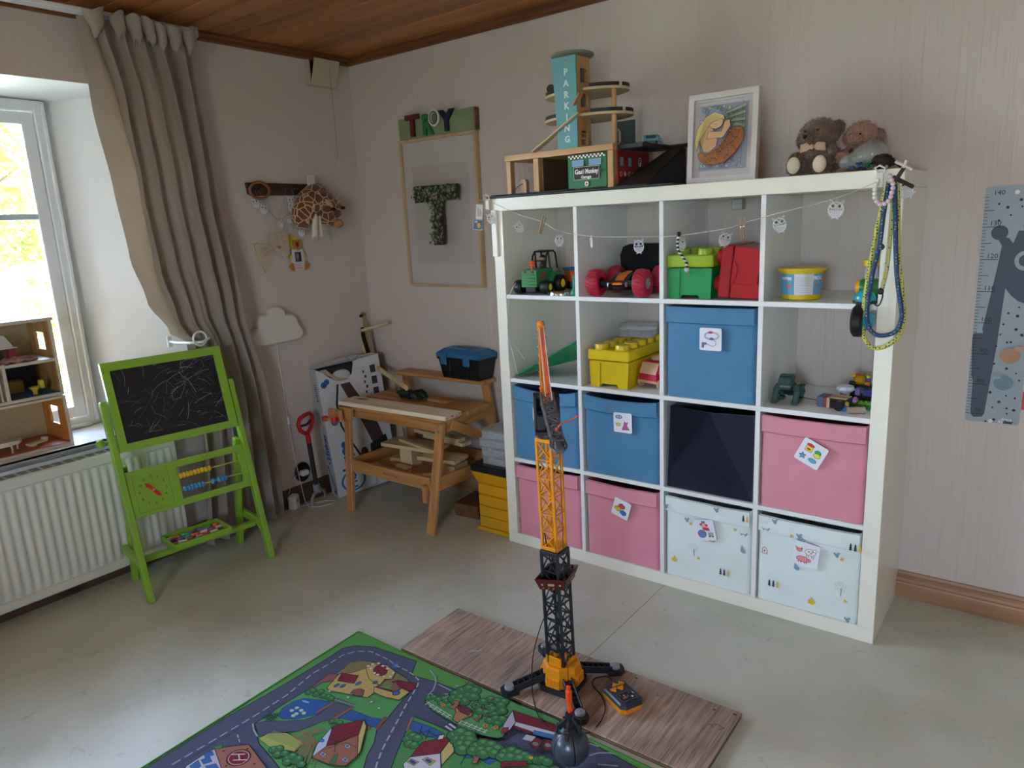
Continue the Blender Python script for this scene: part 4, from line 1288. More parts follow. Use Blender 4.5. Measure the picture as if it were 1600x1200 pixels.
# duck photo frame
dk = thing('duck_photo_frame', 'white photo frame held by a yellow wooden duck with orange feet', 'photo frame', (.004, -.455, 1.262))
F = frame((0, 0, 0), (1, 0, 0), (0, 1, 0))
dy = mat('duck_yellow', '#c9b23a', .5); do = mat('duck_orange', '#b8742e', .5)
MB().prism([(-.038, -.052), (.038, -.052), (.034, .052), (-.036, .052)], .006, .012, F).build('panel', mat('frame_white_card', '#cfccd0', .5), dk, 0)
MB().prism([(-.040, .05), (.022, .05), (.028, .065), (.025, .085), (.01, .10), (-.02, .125), (-.045, .12), (-.04, .09)], .0, .006, F).build('duck_head', dy, dk, 0)
MB().prism([(-.030, .088), (-.02, .096), (.0, .090), (.018, .098), (.026, .09), (.02, .07), (.006, .045), (-.006, .05), (-.02, .066)], .012, .018, F).build('beak', do, dk, 0)
MB().prism([(-.014, .084), (.008, .088), (.004, .07), (-.002, .058)], .018, .019, F).build('mouth', mat('duck_mouth', '#5a2018', .5), dk, 0)
for sg in (-1, 1):
    MB().prism([(sg*.036, .008), (sg*.046, .006), (sg*.046, .024), (sg*.036, .028)], .004, .014, F).build('wing', dy, dk, 0)
    MB().prism([(sg*.030, -.054), (sg*.034, -.018), (sg*.044, -.014), (sg*.058, -.028), (sg*.054, -.040), (sg*.044, -.054)], .008, .016, F).build('foot', do, dk, 0)
ink = Ink(frame((.0121, 0, 0), (1, 0, 0), (0, 1, 0)), .00006)
ink.rect(-.019, -.010, .018, .038, '#2b2424'); ink.rect(-.015, -.004, .004, .034, '#6a5452'); ink.ell(-.004, .018, .008, .014, '#8f7b78'); ink.rect(.006, -.008, .015, .036, '#141012')
ink.text('TROY', -.006, -.027, .014, '#e06a58', bold=.0003); ink.text('22032018', .0, -.042, .013, '#e06a58', bold=.0003, sx=.85)
ink.build('photo', dk)

# cloud lamp with its lead
cl = thing('cloud_lamp', 'white cloud shaped wall lamp with its light off', 'wall lamp', (0, -.637, .945))
def cloud_pts():
    P = []
    for cx_, cy_, r, a0, a1 in ((-.105, -.040, .044, 1.5*pi, .62*pi), (-.062, .022, .050, 1.10*pi, .40*pi), (.006, .046, .055, .86*pi, .22*pi), (.072, .010, .050, .62*pi, .0*pi), (.105, -.040, .042, .30*pi, -.5*pi)):
        for k in range(9): a = a0+(a1-a0)*k/8; P.append((cx_+r*cos(a), cy_+r*sin(a)))
    return P[::-1]
CP = cloud_pts()
def offs(P, d):
    n = len(P); O = []
    for i in range(n):
        a = V((*P[i-1], 0)); c = V((*P[(i+1) % n], 0)); t_ = (c-a); t_.normalize(); O.append((P[i][0]-t_.y*d, P[i][1]+t_.x*d))
    return O
m = MB()
rings = [(0, .0), (.0, .03), (-.004, .038), (-.010, .043)]
F = frame((0.002, 0, 0), (1, 0, 0), (0, 1, 0))
n_ = len(CP); vs = []; 
for d_, z_ in rings: vs += [(x, y, z_) for x, y in offs(CP, -d_)]
fs = [(k*n_+i, k*n_+(i+1) % n_, (k+1)*n_+(i+1) % n_, (k+1)*n_+i) for k in range(3) for i in range(n_)]
m.add(vs, fs, F)
top = [(x, y, .043) for x, y in offs(CP, .010)]
tri = tessellate_polygon([[V(p) for p in top]])
m.add(top, [tuple(t_) for t_ in tri], F)
m.build('shade', mat('cloud_lamp_plastic', '#d5cfc6', .5, var=.01), cl, 50)
MB().tube([(.012, .0, -.083), (.010, .004, -.2), (.008, .012, -.33), (.008, .010, -.37), (.008, .016, -.46)], .0018, 6).build('lead', lace, cl)
MB().box((.010, .016, -.485), (.012, .014, .045), .003).build('inline_switch', frame_white, cl)
MB().tube([(.008, .017, -.508), (.012, .022, -.65), (.025, .03, -.80), (.05, .03, -.92), (.09, .02, -.941), (.14, .05, -.942), (.17, .12, -.942), (.145, .15, -.942), (.10, .12, -.942), (.06, .03, -.942), (.04, -.03, -.942), (.015, -.045, -.93), (.012, -.04, -.88), (.013, -.01, -.81), (.016, .02, -.785)], .0018, 6).build('floor_lead', lace, cl)
so = thing('wall_socket', 'round black wall socket with a white plug in it', 'socket', (0, -.57, .165))
m = MB().lathe([(.046, 0), (.046, .008), (.042, .012), (.0, .0125)], frame((0, 0, 0), (1, 0, 0), (0, 1, 0)), 28, 1, 1.15); m.build('plate', mat('black_bakelite', '#131214', .3), so, 40)
m = MB().box((.027, -.005, .0), (.034, .045, .028), .006); m.build('plug', frame_white, so)
ad = thing('power_adapter', 'white power adapter box with a small red label on the floor', 'adapter', (.04, -.668, .0), .5)
m = MB().box((0, 0, .038), (.045, .055, .075), .008); m.build('body', frame_white, ad)
ink = Ink(frame((.0228, 0, .045), (1, 0, 0), (0, 1, 0)), .00006); ink.rect(-.012, -.008, .012, .012, '#b9b4b0'); ink.rect(-.010, -.004, .008, .002, '#a05048'); ink.build('print', ad)
tc_ = thing('toy_claw', 'red handled toy grabber with a black stem and grey claw standing by the wall', 'toy grabber', (.085, -.545, 0), rot=RZ(.35) @ RX(.09))
red = mat('red_toy_plastic', '#b8242c', .3); dkp = mat('dark_grey_plastic', '#2b2a2e', .4)
m = MB().tube([(0, .0, .395), (0, -.024, .402), (0, -.056, .43), (0, -.064, .465), (0, -.045, .488), (0, 0, .492), (0, .045, .488), (0, .064, .465), (0, .056, .43), (0, .024, .402)], .011, 10, closed=True); m.tube([(0, 0, .34), (0, 0, .40)], .013, 12); m.build('handle', red, tc_, 60)
MB().tube([(.004, -.040, .450), (.004, 0, .440), (.004, .040, .450)], .007, 8).build('trigger', mat('purple_toy_plastic', '#3b3560', .4), tc_, 60)
MB().cyl((0, 0, .10), (0, 0, .345), .0125, 12).build('stem', dkp, tc_)
gy = mat('grey_toy_plastic', '#8f9296', .35)
m = MB().box((0, 0, .085), (.03, .03, .05), .006); m.lathe([(.0, .0), (.011, .0), (.011, .006), (0, .007)], frame((.016, 0, .07), (1, 0, 0), (0, 1, 0)), 14); m.build('claw_hub', gy, tc_)
for sg in (-1, 1): MB().tube([(0, sg*.008, .065), (0, sg*.035, .062), (0, sg*.058, .045), (0, sg*.064, .02), (0, sg*.052, .004)], [.008, .008, .007, .006, .004], 8).build('claw_jaw', gy, tc_, 60)

# ---------------------------------------------------------------- toy workbench
pine = wood('workbench_pine', '#c9955c', '#a87440', 0, 7, .45, True)
pinez = wood('workbench_pine_upright', '#c9955c', '#a87440', 2, 7, .45, False)
piney = wood('workbench_pine_cross', '#c9955c', '#a87440', 1, 7, .45, False)
bolt_m = mat('bolt_steel', '#b4b2ae', .3, metal=.8)
wbn = thing('toy_workbench', 'wooden toy workbench with raised back shelf and red handled vise in the corner', 'workbench', (.6, -.3, 0))
def P_(name, mb, mt, par=None, sm=35): return mb.build(name, mt, par or wbn, sm, world=True)
for a, b_ in (((.325, -.53, 0), (.285, -.455, .523)), ((.885, -.53, 0), (.925, -.455, .523))):
    o = P_('leg', MB().beam(a, b_, .046, .022, up=(0, 1, 0), b=.003), pinez)
    m = MB()
    for t_ in (.45, .52, .93):
        c = V(a).lerp(V(b_), t_)
        m.cyl(c+V((0, -.010, 0)), c+V((0, -.0135, 0)), .0055, 10)
    if a[0] > .5: P_('bolt', MB().cyl(V(a).lerp(V(b_), .93)+V((0, -.011, 0)), V(a).lerp(V(b_), .93)+V((0, -.0145, 0)), .006, 10), bolt_m, o); P_('bolt', MB().cyl(V(a).lerp(V(b_), .50)+V((0, -.011, 0)), V(a).lerp(V(b_), .50)+V((0, -.0145, 0)), .006, 10), bolt_m, o)
for a, b_ in (((.335, -.045, 0), (.325, -.075, .628)), ((.955, -.045, 0), (.880, -.075, .628))):
    P_('rear_leg', MB().beam(a, b_, .046, .022, up=(0, 1, 0), b=.003), pinez)
P_('back_shelf', MB().span((.295, -.125, .628), (.905, -.02, .646), .004), pine)
P_('worktop', MB().span((.25, -.30, .525), (.955, -.135, .545), .003), pine)
P_('worktop_front_board', MB().span((.29, -.475, .522), (.945, -.302, .542), .003), pine)
P_('worktop_rail', MB().span((.30, -.452, .475), (.925, -.435, .521), .002), pine)
for x in (.30, .925): P_('side_rail', MB().span((x-.009, -.43, .475), (x+.009, -.09, .5235), .002), piney)
P_('lower_front_rail', MB().span((.325, -.505, .205), (.875, -.487, .265), .002), pine)
P_('lower_back_rail', MB().span((.335, -.075, .205), (.925, -.06, .265), .002), pine)
for x0, x1 in ((.318, .330), (.900, .925)): P_('lower_side_rail', MB().beam(((x0), -.505, .235), (x1, -.06, .235), .018, .062, b=.002), piney)
P_('tray_board', MB().span((.335, -.486, .207), (.90, -.076, .215), .001), pine)
P_('brace', MB().beam((.937, -.40, .505), (.965, -.07, .33), .014, .045, up=(0, .5, 1), b=.002), piney)
P_('brace', MB().beam((.880, -.38, .475), (.60, -.10, .36), .014, .045, up=(0, .5, 1), b=.002), piney)
P_('leg_batten', MB().span((.845, -.53, .150), (.868, -.506, .235), .002), pinez)
P_('vise_block', MB().span((.262, -.50, .470), (.352, -.4755, .535), .003), pinez)
o = P_('vise_jaw', MB().span((.235, -.545, .470), (.330, -.523, .532), .006), pinez)
P_('vise_screw', MB().cyl((.285, -.475, .492), (.285, -.585, .492), .007, 12), piney)
P_('vise_handle', MB().cyl((.262, -.578, .492), (.318, -.578, .488), .005, 10), piney)
rdp = mat('red_painted_wood', '#c2302c', .4)
for x in (.255, .325): P_('vise_knob', MB().box((x, -.578, .490), (.026, .026, .026), .004), rdp)
ink = Ink(frame((.60, -.5058, .235), (0, -1, 0), (1, 0, 0)), .0001); ink.text('Melissa & Doug', .01, .002, .020, '#3a2415', shear=.3, sx=.8); ink.build('stamp', wbn, world=True)

# planks and offcuts lying on it
raw = wood('raw_pine', '#ddc9a0', '#c9ad7c', 0, 6, .6, True)
raw2 = wood('raw_pine_pale', '#ece3cf', '#dccca8', 0, 6, .6, True)
def plank(name, label, cat, c, L, W_, T, rz, tilt=0, mt=raw, group=None, roll_=0):
    t = thing(name, label, cat, c, group=group, rot=RZ(rz) @ RY(tilt) @ RX(roll_))
    MB().box((0, 0, T/2), (L, W_, T), .0015).build('board', mt, t)
    return t
wp = plank('pine_board', 'pale pine board with red crayon on its end lying across the workbench top', 'board', (.640, -.445, .5475), .70, .115, .021, -.06, .0, raw2)
wp.matrix_world = TR(.625, -.435, .5455) @ RZ(.035)
ink = Ink(TR(.3505, 0, .0105) @ frame((0, 0, 0), (1, 0, 0), (0, 1, 0)), .0001)
rnd = random.Random(2)
for k in range(26):
    x = rnd.choice([-.045, -.035, -.02, -.01, .02, .03, .042]); ink.line([(x, rnd.uniform(-.008, .008)), (x+rnd.uniform(-.01, .01), rnd.uniform(-.008, .008))], .002, '#b02a3c')
ink.build('crayon_marks', wp)
G = 'wood offcuts on the workbench tray'
offc = [('wide pine offcut sticking out to the left in the tray pile', (.585, -.30, .318), .34, .13, .018, .10, .0), ('square pine block standing under the wide offcut', (.55, -.30, .2165), .075, .08, .098, .1, 0), ('pine block standing at the right end of the tray', (.80, -.28, .2165), .13, .11, .05, .1, 0),
        ('long narrow pine strip laid over the wide offcut', (.66, -.34, .3375), .34, .032, .014, -.22, .0), ('thick pine board on top of the tray pile', (.70, -.24, .3725), .33, .05, .018, -.10, 0), ('second pine board from the top of the tray pile', (.74, -.23, .3525), .29, .06, .018, -.10, 0),
        ('right hand pine board sticking out of the tray pile', (.80, -.33, .2975), .22, .12, .018, .14, 0), ('small pine wedge at the left front of the tray', (.452, -.445, .2165), .115, .05, .018, -.45, 0), ('flat pine chip in the middle of the tray front', (.60, -.42, .2165), .10, .04, .016, .15, 0),
        ('pine chip stacked near the middle of the tray front', (.59, -.395, .2335), .09, .035, .012, -.1, 0), ('flat square pine chip at the right front of the tray', (.73, -.42, .2165), .10, .055, .012, .3, 0), ('short pine block behind the right front leg', (.80, -.44, .2165), .05, .03, .04, .4, 0), ('pine block holding up the right hand board', (.79, -.30, .2675), .08, .09, .029, .1, 0), ('flat pine board at the back left of the tray', (.47, -.25, .2165), .16, .09, .016, .25, 0)]
for lb, c, L, W_, T, rz, ti in offc: plank('wood_offcut', lb, 'wood offcut', c, L, W_, T, rz, ti, raw, G)
plank('wood_offcut', 'short pine offcut lying on the bench top beside the glove', 'wood offcut', (.70, -.22, .5455), .13, .04, .012, -.05, 0, pine, G)
sl = thing('wooden_stick', 'long square pine stick leaning from the corner onto the bench top', 'stick', (.46, -.27, .56))
a_ = V((0.073,-0.1,0.673)); b__ = V((0.53,-0.27,0.606))
sl.location = b__
MB().beam(a_, b__, .012, .022, up=(0, 0, 1), b=.001).build('bar', raw, sl, world=True)
gl_ = thing('garden_glove', 'crumpled black and green work glove on the bench behind the board', 'glove', (.50, -.235, .548), -.15)
gb = mat('black_glove', '#141416', .8, bump=.4, bs=300); gg = mat('green_glove', '#2f4a36', .8, bump=.4, bs=300)
m = MB(); m.ball((0, 0, .018), (.085, .042, .018), 20, 12, f=lambda p: 1+.12*sin(9*p.x+4*p.y)+.08*sin(15*p.y)); m.build('palm', gb, gl_, 60)
m = MB(); m.ball((-.01, -.015, .028), (.055, .022, .010), 16, 10, f=lambda p: 1+.15*sin(11*p.x)); m.build('green_patch', gg, gl_, 60)
for k, (y, L) in enumerate(((-.026, .055), (-.008, .065), (.010, .062), (.027, .05))):
    MB().tube([(.06, y*.8, .020), (.06+L*.5, y*1.1, .026+.004*(k % 2)), (.06+L, y*1.3, .013)], [.011, .0105, .007], 10).build('finger', gb if k % 2 else gg, gl_, 60)
MB().tube([(.0, .035, .02), (.03, .062, .028), (.055, .07, .014)], [.011, .010, .007], 10).build('thumb', gb, gl_, 60)

# tool box
tbx = thing('tool_box', 'black plastic tool box with a blue lid and two latches on the bench shelf', 'tool box', (.767, -.074, .6465), -.02)
blk = mat('black_ribbed_plastic', '#17181b', .4); blu = mat('blue_box_plastic', '#2c6f9e', .35)
m = MB(); w0, w1, d0, d1 = .118, .135, .050, .062
vs = []
for z, w_, d_ in ((0, w0, d0), (.095, w1, d1), (.096, w1+.006, d1+.005), (.108, w1+.006, d1+.005)): vs += [(-w_, -d_, z), (w_, -d_, z), (w_, d_, z), (-w_, d_, z)]
fs = [(3, 2, 1, 0)]+[(k*4+i, k*4+(i+1) % 4, k*4+4+(i+1) % 4, k*4+4+i) for k in range(3) for i in range(4)]+[(12, 13, 14, 15)]
m.add(vs, fs)
for x in (-.06, 0, .06): m.box((x, -.056, .05), (.004, .012, .085), .001)
m.build('body', blk, tbx, 20)
m = MB(); vs = []
for z, w_, d_ in ((.1085, w1+.008, d1+.007), (.128, w1+.008, d1+.007), (.142, w1-.012, d1-.014), (.148, w1-.02, d1-.022)): vs += [(-w_, -d_, z), (w_, -d_, z), (w_, d_, z), (-w_, d_, z)]
m.add(vs, fs); m.box((0, 0, .151), (.11, .02, .008), .003); m.build('lid', blu, tbx, 20)
for x in (-.09, .062): MB().box((x, -.073, .100), (.040, .010, .056), .003).build('latch', blu, tbx)

FWB = frame((0, 0, 0), (0, -1, 0), (1, 0, 0))
# long cardboard box leaning in the corner
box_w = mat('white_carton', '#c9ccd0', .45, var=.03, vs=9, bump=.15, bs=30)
F0 = V((.128, -.446, 0)); e1 = V((.253, .967, 0)).normalized(); dz = V((-.967, .253, 0)).normalized()
upv = (V((0, 0, 1)) + dz*.052 - e1*.060).normalized(); e1 = (e1-upv*e1.dot(upv)).normalized(); nz_ = e1.cross(upv)
BM = Matrix((e1, upv, nz_)).transposed().to_4x4()          # x along width, y up, z outwards
bx = thing('scooter_box', 'tall torn white carton with blue lettering leaning in the room corner', 'cardboard box', tuple(F0), rot=BM)
BW, BH, BD = .365, .715, .088
m = MB()
m.prism([(0, 0), (BW, 0), (BW, BH), (.25, BH-.004), (.215, BH-.010), (.195, BH-.075), (.15, BH-.10), (.10, BH-.095), (.06, BH-.06), (.03, BH-.03), (0, BH-.012)], -.003, 0); m.build('front_panel', box_w, bx, 0)
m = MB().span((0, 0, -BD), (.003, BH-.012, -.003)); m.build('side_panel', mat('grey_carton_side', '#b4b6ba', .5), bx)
MB().span((BW-.003, 0, -BD), (BW, BH, -.003)).build('right_panel', box_w, bx)
MB().span((0, 0, -BD), (BW, BH, -BD+.003)).span((0.003, 0, -BD+.003), (BW-.003, .003, -.003)).build('back_panel', box_w, bx)
m = MB().add([(.005, BH, -BD), (.20, BH+.012, -BD+.01), (.20, BH+.002, -.02), (.005, BH-.012, -.03)], [(0, 1, 2, 3)]); m.add([(.2, BH+.016, -.07), (.28, BH+.008, -.06), (.27, BH-.055, .004), (.21, BH-.058, .004), (.205, BH-.0, .006)], [(0, 1, 2, 3, 4)]); m.add([(.27, BH, -BD), (BW, BH-.002, -BD), (BW, BH-.002, -.002), (.27, BH-.002, -.04)], [(0, 1, 2, 3)])
m.build('torn_flap', box_w, bx, 0)
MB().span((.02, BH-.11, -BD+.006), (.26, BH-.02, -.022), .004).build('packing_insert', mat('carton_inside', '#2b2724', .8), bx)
MB().ball((.14, BH-.075, -.016), (.055, .035, .014), 16, 10).build('foam_insert', mat('foam_white', '#c0c2c6', .6), bx, 60)
MB().prism([(.02, BH-.02), (.06, BH-.055), (.12, BH-.10), (.18, BH-.095), (.12, BH-.082), (.08, BH-.05), (.055, BH-.02)], .0005, .003).build('torn_edge', mat('raw_cardboard', '#b09f84', .8), bx, 0)
ink = Ink(TR(0, 0, .0003), .0001)
bl = '#2c6cab'; br = '#463331'; k0 = '#17171b'
ink.line([(.105, .60), (.082, .50), (.085, .38), (.10, .34), (.16, .20), (.20, .11)], .011, k0)
ink.poly([(.12, .60), (.175, .60), (.29, .36), (.32, .25), (.25, .23), (.21, .36)], br)
ink.poly([(.23, .24), (.33, .27), (.345, .19), (.31, .12), (.235, .10), (.225, .17)], '#141418')
ink.poly([(.185, .115), (.27, .13), (.30, .09), (.26, .045), (.235, .075), (.19, .07)], '#141418')
ink.ell(.19, .20, .022, .032, '#7c2422'); ink.poly([(.06, .53), (.115, .49), (.11, .39), (.085, .38)], '#b9c6d8') if False else None
ink.ell(.105, .485, .014, .022, k0)
for x, y, r in ((.052, .41, .019), (.03, .615, .016), (.048, .628, .014), (.085, .24, .022), (.082, .275, .018)):
    ink.ell(x, y, r, r, bl, '#123a66', .002); ink.ell(x, y, r*.35, r*.35, '#123a66')
ink.text('Hokey', .082, .135, .085, '#24507f', rot=pi/2, bold=.0035, sx=.88)
ink.ell(.098, .070, .072, .060, '#2c6cab'); ink.ell(.098, .070, .060, .049, '#c9ccd0'); ink.text('HO', .098, .072, .06, '#24507f', rot=pi/2, bold=.002)
for k in range(7): ink.rect(.255+(k % 2)*.008, .63-k*.028, .265+(k % 2)*.010, .645-k*.028, '#8c3234' if k < 3 else '#2e2b2e')
for k in range(4): ink.rect(.30, .62-k*.062, .335, .665-k*.062, '#3b3634', '#e4e4e4', .002)
for x in (.27, .30, .33): ink.poly([(x, .395), (x+.006, .44), (x+.014, .395), (x+.006, .41)], k0)
ink.line([(.165, .30), (.19, .28), (.19, .22), (.175, .20)], .0015, '#5a5c66'); ink.line([(.19, .01), (.23, .01), (.23, .05)], .003, '#3a3c40')
ink.build('front_print', bx)
ink = Ink(frame((-.0004, 0, 0), (-1, 0, 0), (0, 0, 1)), .0001)   # side: local x = box z, y = up
for k in range(9): ink.line([(-.055, .53+.011*k), (-.030, .53+.011*k)], .004 if k % 3 else .006, '#26262a')
for k in range(6): ink.line([(-.07+.004*k, .40), (-.07+.004*k, .47)], .002, '#77797e')
ink.ell(-.04, .235, .026, .055, bl); ink.ell(-.04, .235, .019, .045, '#b4b6ba'); ink.text('Hokey', -.04, .28, .055, '#24507f', rot=pi/2, bold=.002)
ink.poly([(-.075, .17), (-.06, .17), (-.015, .05), (-.020, .005), (-.040, .02)], '#17171b'); ink.poly([(-.068, .155), (-.060, .155), (-.024, .05), (-.028, .03), (-.040, .04)], '#b4b6ba')
tag(ink.build('side_print', bx), kind='stuff')

# string harp / bow standing behind the box
hp_ = thing('wooden_crossbow', 'light wooden bow toy with a crossing dowel standing behind the carton', 'toy', (.07, -.045, .0))
P = smooth_path([(0.012,-0.07,0.946), (-0.019,-0.07,0.913), (-0.01,-0.07,0.823), (0.023,-0.07,0.715), (0.055,-0.07,0.597), (0.077,-0.07,0.394)], 4)
def ribbon(P, dx, w_, t_): return MB().grid(lambda u, v: P[int(round(v*(len(P)-1)))]+V((dx+t_*cos(2*pi*u+.785)*.707*2*.5, w_*.5*1.41*sin(2*pi*u+.785), 0)), 4, len(P), cu=True)
ribbon(P, 0, .036, .016).build('curved_slat', raw, hp_, 30, world=True)
ribbon(P[2:18], .012, .026, .010).build('black_lining', mat('black_foam', '#17140f', .8), hp_, 30, world=True)
Q_ = [(p.x+.016, p.z) for p in P[1:18]]
MB().prism(Q_+[(Q_[-1][0]+.012, Q_[-1][1]), (Q_[9][0]+.034, Q_[9][1]+.01), (Q_[4][0]+.026, Q_[4][1])], .052, .060, FWB).build('peg_strip', wood('peg_strip_wood', '#b09a7a', '#8f7858', 2, 8, .6, False), hp_, 0, world=True)
m = MB()
for k in range(14): q = Q_[k+1]; m.ball((q[0]+.009+.006*(k % 2), -.062, q[1]), (.003, .002, .003), 6, 5)
tag(m.build('pegs', mat('black_foam', '#17140f', .8), hp_, 60, world=True), kind='stuff')
MB().tube([(-0.194,-0.1,0.795), (0.196,-0.05,0.894)], .0085, 12).build('dowel', raw, hp_, world=True)
for k in range(3):
    q = thing('wooden_lath', ('widest', 'middle', 'thinnest')[k]+' wooden lath leaning against the wall behind the workbench', 'slat', (.22+.05*k, -.015, 0), 0, 'slats behind the workbench', rot=RX(.0) @ RY(-.12+.03*k))
    MB().box((0, 0, .30-.03*k), (.03-.006*k, .014, .60-.06*k), .001).build('board', pinez if k else raw, q)

# yellow drawer cabinet and clear organisers beside the shelf
yc = mat('yellow_cabinet_plastic', '#cf9a18', .35)
yk = thing('drawer_cabinet', 'yellow plastic drawer cabinet with a black top beside the shelf', 'drawer cabinet', (1.13, -.215, 0))
x0, x1, y0, y1 = 1.035, 1.222, -.365, -.07
P_('body', MB().span((x0, y0+.012, .0), (x1, y1, .262), .004), yc, yk)
P_('foot_rim', MB().span((x0-.006, y0-.002, .0), (x1, y1, .018), .003), yc, yk)
P_('top_rim', MB().add([(x0-.012, y0-.016, .292), (x1, y0-.016, .292), (x1, y0+.006, .236), (x0+.004, y0+.006, .236), (x0-.012, y1, .292), (x1, y1, .292), (x1, y1, .236), (x0+.004, y1, .236)], [(0, 3, 2, 1), (0, 4, 7, 3), (1, 2, 6, 5), (0, 1, 5, 4), (3, 7, 6, 2), (4, 5, 6, 7)]), yc, yk)
for k in range(4):
    z = .022+k*.053
    o = P_('drawer', MB().span((x0+.010, y0, z), (x1-.002, y0+.012, z+.050), .003), yc, yk)
P_('lid', MB().span((x0-.016, y0-.020, .2925), (x1, y1+.002, .328), .006), mat('glossy_black_lid', '#15161b', .25), yk)
clear = mat('clear_plastic', '#eef2f6', .12, trans=.75, ior=1.2, spec=.4)
div = mat('clear_divider', '#c9d2da', .3, alpha=.6)
for k, (w_, xo) in enumerate(((.150, .0), (.152, -.004), (.165, -.012), (.150, .004))):
    z = .3285+k*.0405
    q = thing('organiser_box', ('lowest', 'second lowest', 'third from the bottom', 'topmost')[k]+' clear compartment box stacked on the yellow drawer cabinet', 'organiser box', (1.148+xo/2, -.25, z), 0, 'clear organiser boxes')
    a = w_/2; m = MB()
    m.span((-a, -.10, 0), (a, .10, .002)); m.span((-a, -.10, .002), (a, -.098, .032)); m.span((-a, .098, .002), (a, .10, .032)); m.span((-a, -.098, .002), (-a+.002, .098, .032)); m.span((a-.002, -.098, .002), (a, .098, .032))
    m.build('tray', clear, q)
    m = MB(); m.box((0, 0, .036), (w_+.008, .208, .007), .002); m.build('lid', clear, q)
    m = MB()
    for j in range(1, 5): m.span((-a+j*w_/5-.0006, -.097, .0025), (-a+j*w_/5+.0006, .097, .031))
    m.build('divider_set', div, q); 
    MB().box((-.02, -.104, .030), (.03, .006, .016), .002).build('clasp', clear, q)
cb = thing('cardboard_tray', 'brown printed cardboard box on the floor under the workbench', 'cardboard box', (.885, -.20, 0), .1)
MB().span((-.07, -.09, 0), (.07, .09, .065), .002).build('body', mat('brown_print_card', '#6d4a2c', .7, var=.3, vs=40), cb)
cs = thing('black_ball_caster', 'small black wheel lying on the floor below the workbench', 'wheel', (.46, -.13, .022))
MB().lathe([(.008, -.012), (.020, -.012), (.022, -.008), (.022, .008), (.020, .012), (.008, .012)], frame((0, 0, 0), (.3, -1, 0), (1, 0, 0)), 20).build('tyre', dkp, cs)

# ---------------------------------------------------------------- wall pictures in the corner
fr = thing('letter_picture', 'light wood framed picture of a letter T made of succulents', 'picture', (.606, 0, 1.46))
fw_ = wood('pale_ash_frame', '#c8ad88', '#b8996f', 2, 6, .5, False)
x0, x1, z0, z1 = .358, .866, 1.090, 1.822
FW = frame((0, 0, 0), (0, -1, 0), (1, 0, 0))      # x right, y up, z out of the back wall
m = MB(); m.prism([(x0, z0), (x1, z0), (x1, z1), (x0, z1)], .002, .028, FW, [[(x0+.014, z0+.014), (x1-.014, z0+.014), (x1-.014, z1-.014), (x0+.014, z1-.014)]]); m.build('frame', fw_, fr, 0, world=True)
MB().prism([(x0+.014, z0+.014), (x1-.014, z0+.014), (x1-.014, z1-.014), (x0+.014, z1-.014)], .002, .014, FW).build('mount', mat('passepartout', '#bdb5b1', .7), fr, 0, world=True)
ink = Ink(FW @ TR(0, 0, .0142), .0001)
px0, px1, pz0, pz1 = .425, .800, 1.205, 1.690
ink.rect(px0, pz0, px1, pz1, '#b3aba2')
rnd = random.Random(11)
for k in range(420):
    x = rnd.uniform(px0+.01, px1-.014); y = rnd.uniform(pz0+.01, pz1-.014); a = rnd.uniform(0, 6.3); P = [(x, y)]
    for q in range(3): a += rnd.uniform(-1.2, 1.2); x += .008*cos(a); y += .008*sin(a); P.append((min(px1, max(px0, x)), min(pz1, max(pz0, y))))
    ink.line(P, .0008, '#9a9389')
T_ = [(.472, 1.511), (.768, 1.515), (.768, 1.588), (.472, 1.592)]
ink.poly(T_, '#33291f'); ink.rect(.585, 1.302, .664, 1.513, '#33291f')
gc = ['#3f5a36', '#56764a', '#6d8f62', '#2f4528', '#7f9a78', '#8a6d62', '#9a8a80', '#4a6a40', '#395232']
for k in range(360):
    if rnd.random() < .55: x, y = rnd.uniform(.478, .762), rnd.uniform(1.515, 1.587)
    else: x, y = rnd.uniform(.590, .660), rnd.uniform(1.31, 1.515)
    c = rnd.choice(gc) if rnd.random() > .1 else '#a88f88'; r = rnd.uniform(.005, .012); a = rnd.uniform(0, 3)
    ink.poly([(x+r*cos(a+b_), y+r*sin(a+b_)) if j % 2 else (x+r*.5*cos(a+b_), y+r*.5*sin(a+b_)) for j, b_ in enumerate([q*pi/4 for q in range(8)])], c)
ink.build('print', fr, world=True)
pg_ = mat('picture_glass', '#ffffff', .05, trans=0, alpha=.06)
MB().prism([(x0+.014, z0+.014), (x1-.014, z0+.014), (x1-.014, z1-.014), (x0+.014, z1-.014)], .021, .0225, FW).build('glazing', pg_, fr, 0, world=True)

sg_ = thing('letter_sign', 'green board with painted letters standing on top of the succulent picture', 'sign', (.61, 0, 1.83))
MB().prism([(.372, 1.823), (.864, 1.823), (.864, 1.922), (.372, 1.922)], .002, .030, FW).build('board', mat('sage_paint', '#7f8f6a', .6, var=.1, vs=8), sg_, 0, world=True)
MB().prism([(.8645, 1.823), (.874, 1.823), (.874, 1.922), (.8645, 1.922)], .002, .030, FW).build('edge', mat('worn_brown_edge', '#7a5a48', .7, var=.3, vs=60), sg_, 0, world=True)
def letter(name, ch, x, z, size, mt, off, dd, bold=.004, sx=1, sm='x'): MB().text(ch, size, FW @ TR(x, z, dd), off, 'CENTER', bold, sx).build(name, mt, sg_, 0, world=True)
letter('letter', 'T', .475, 1.876, .135, mat('letter_dark_red', '#5e1f22', .5), .006, .037, .006, 1.05)
letter('letter', 'R', .575, 1.872, .125, mat('letter_green', '#2f7a48', .5), .006, .037, .006, .85)
m = MB(); 
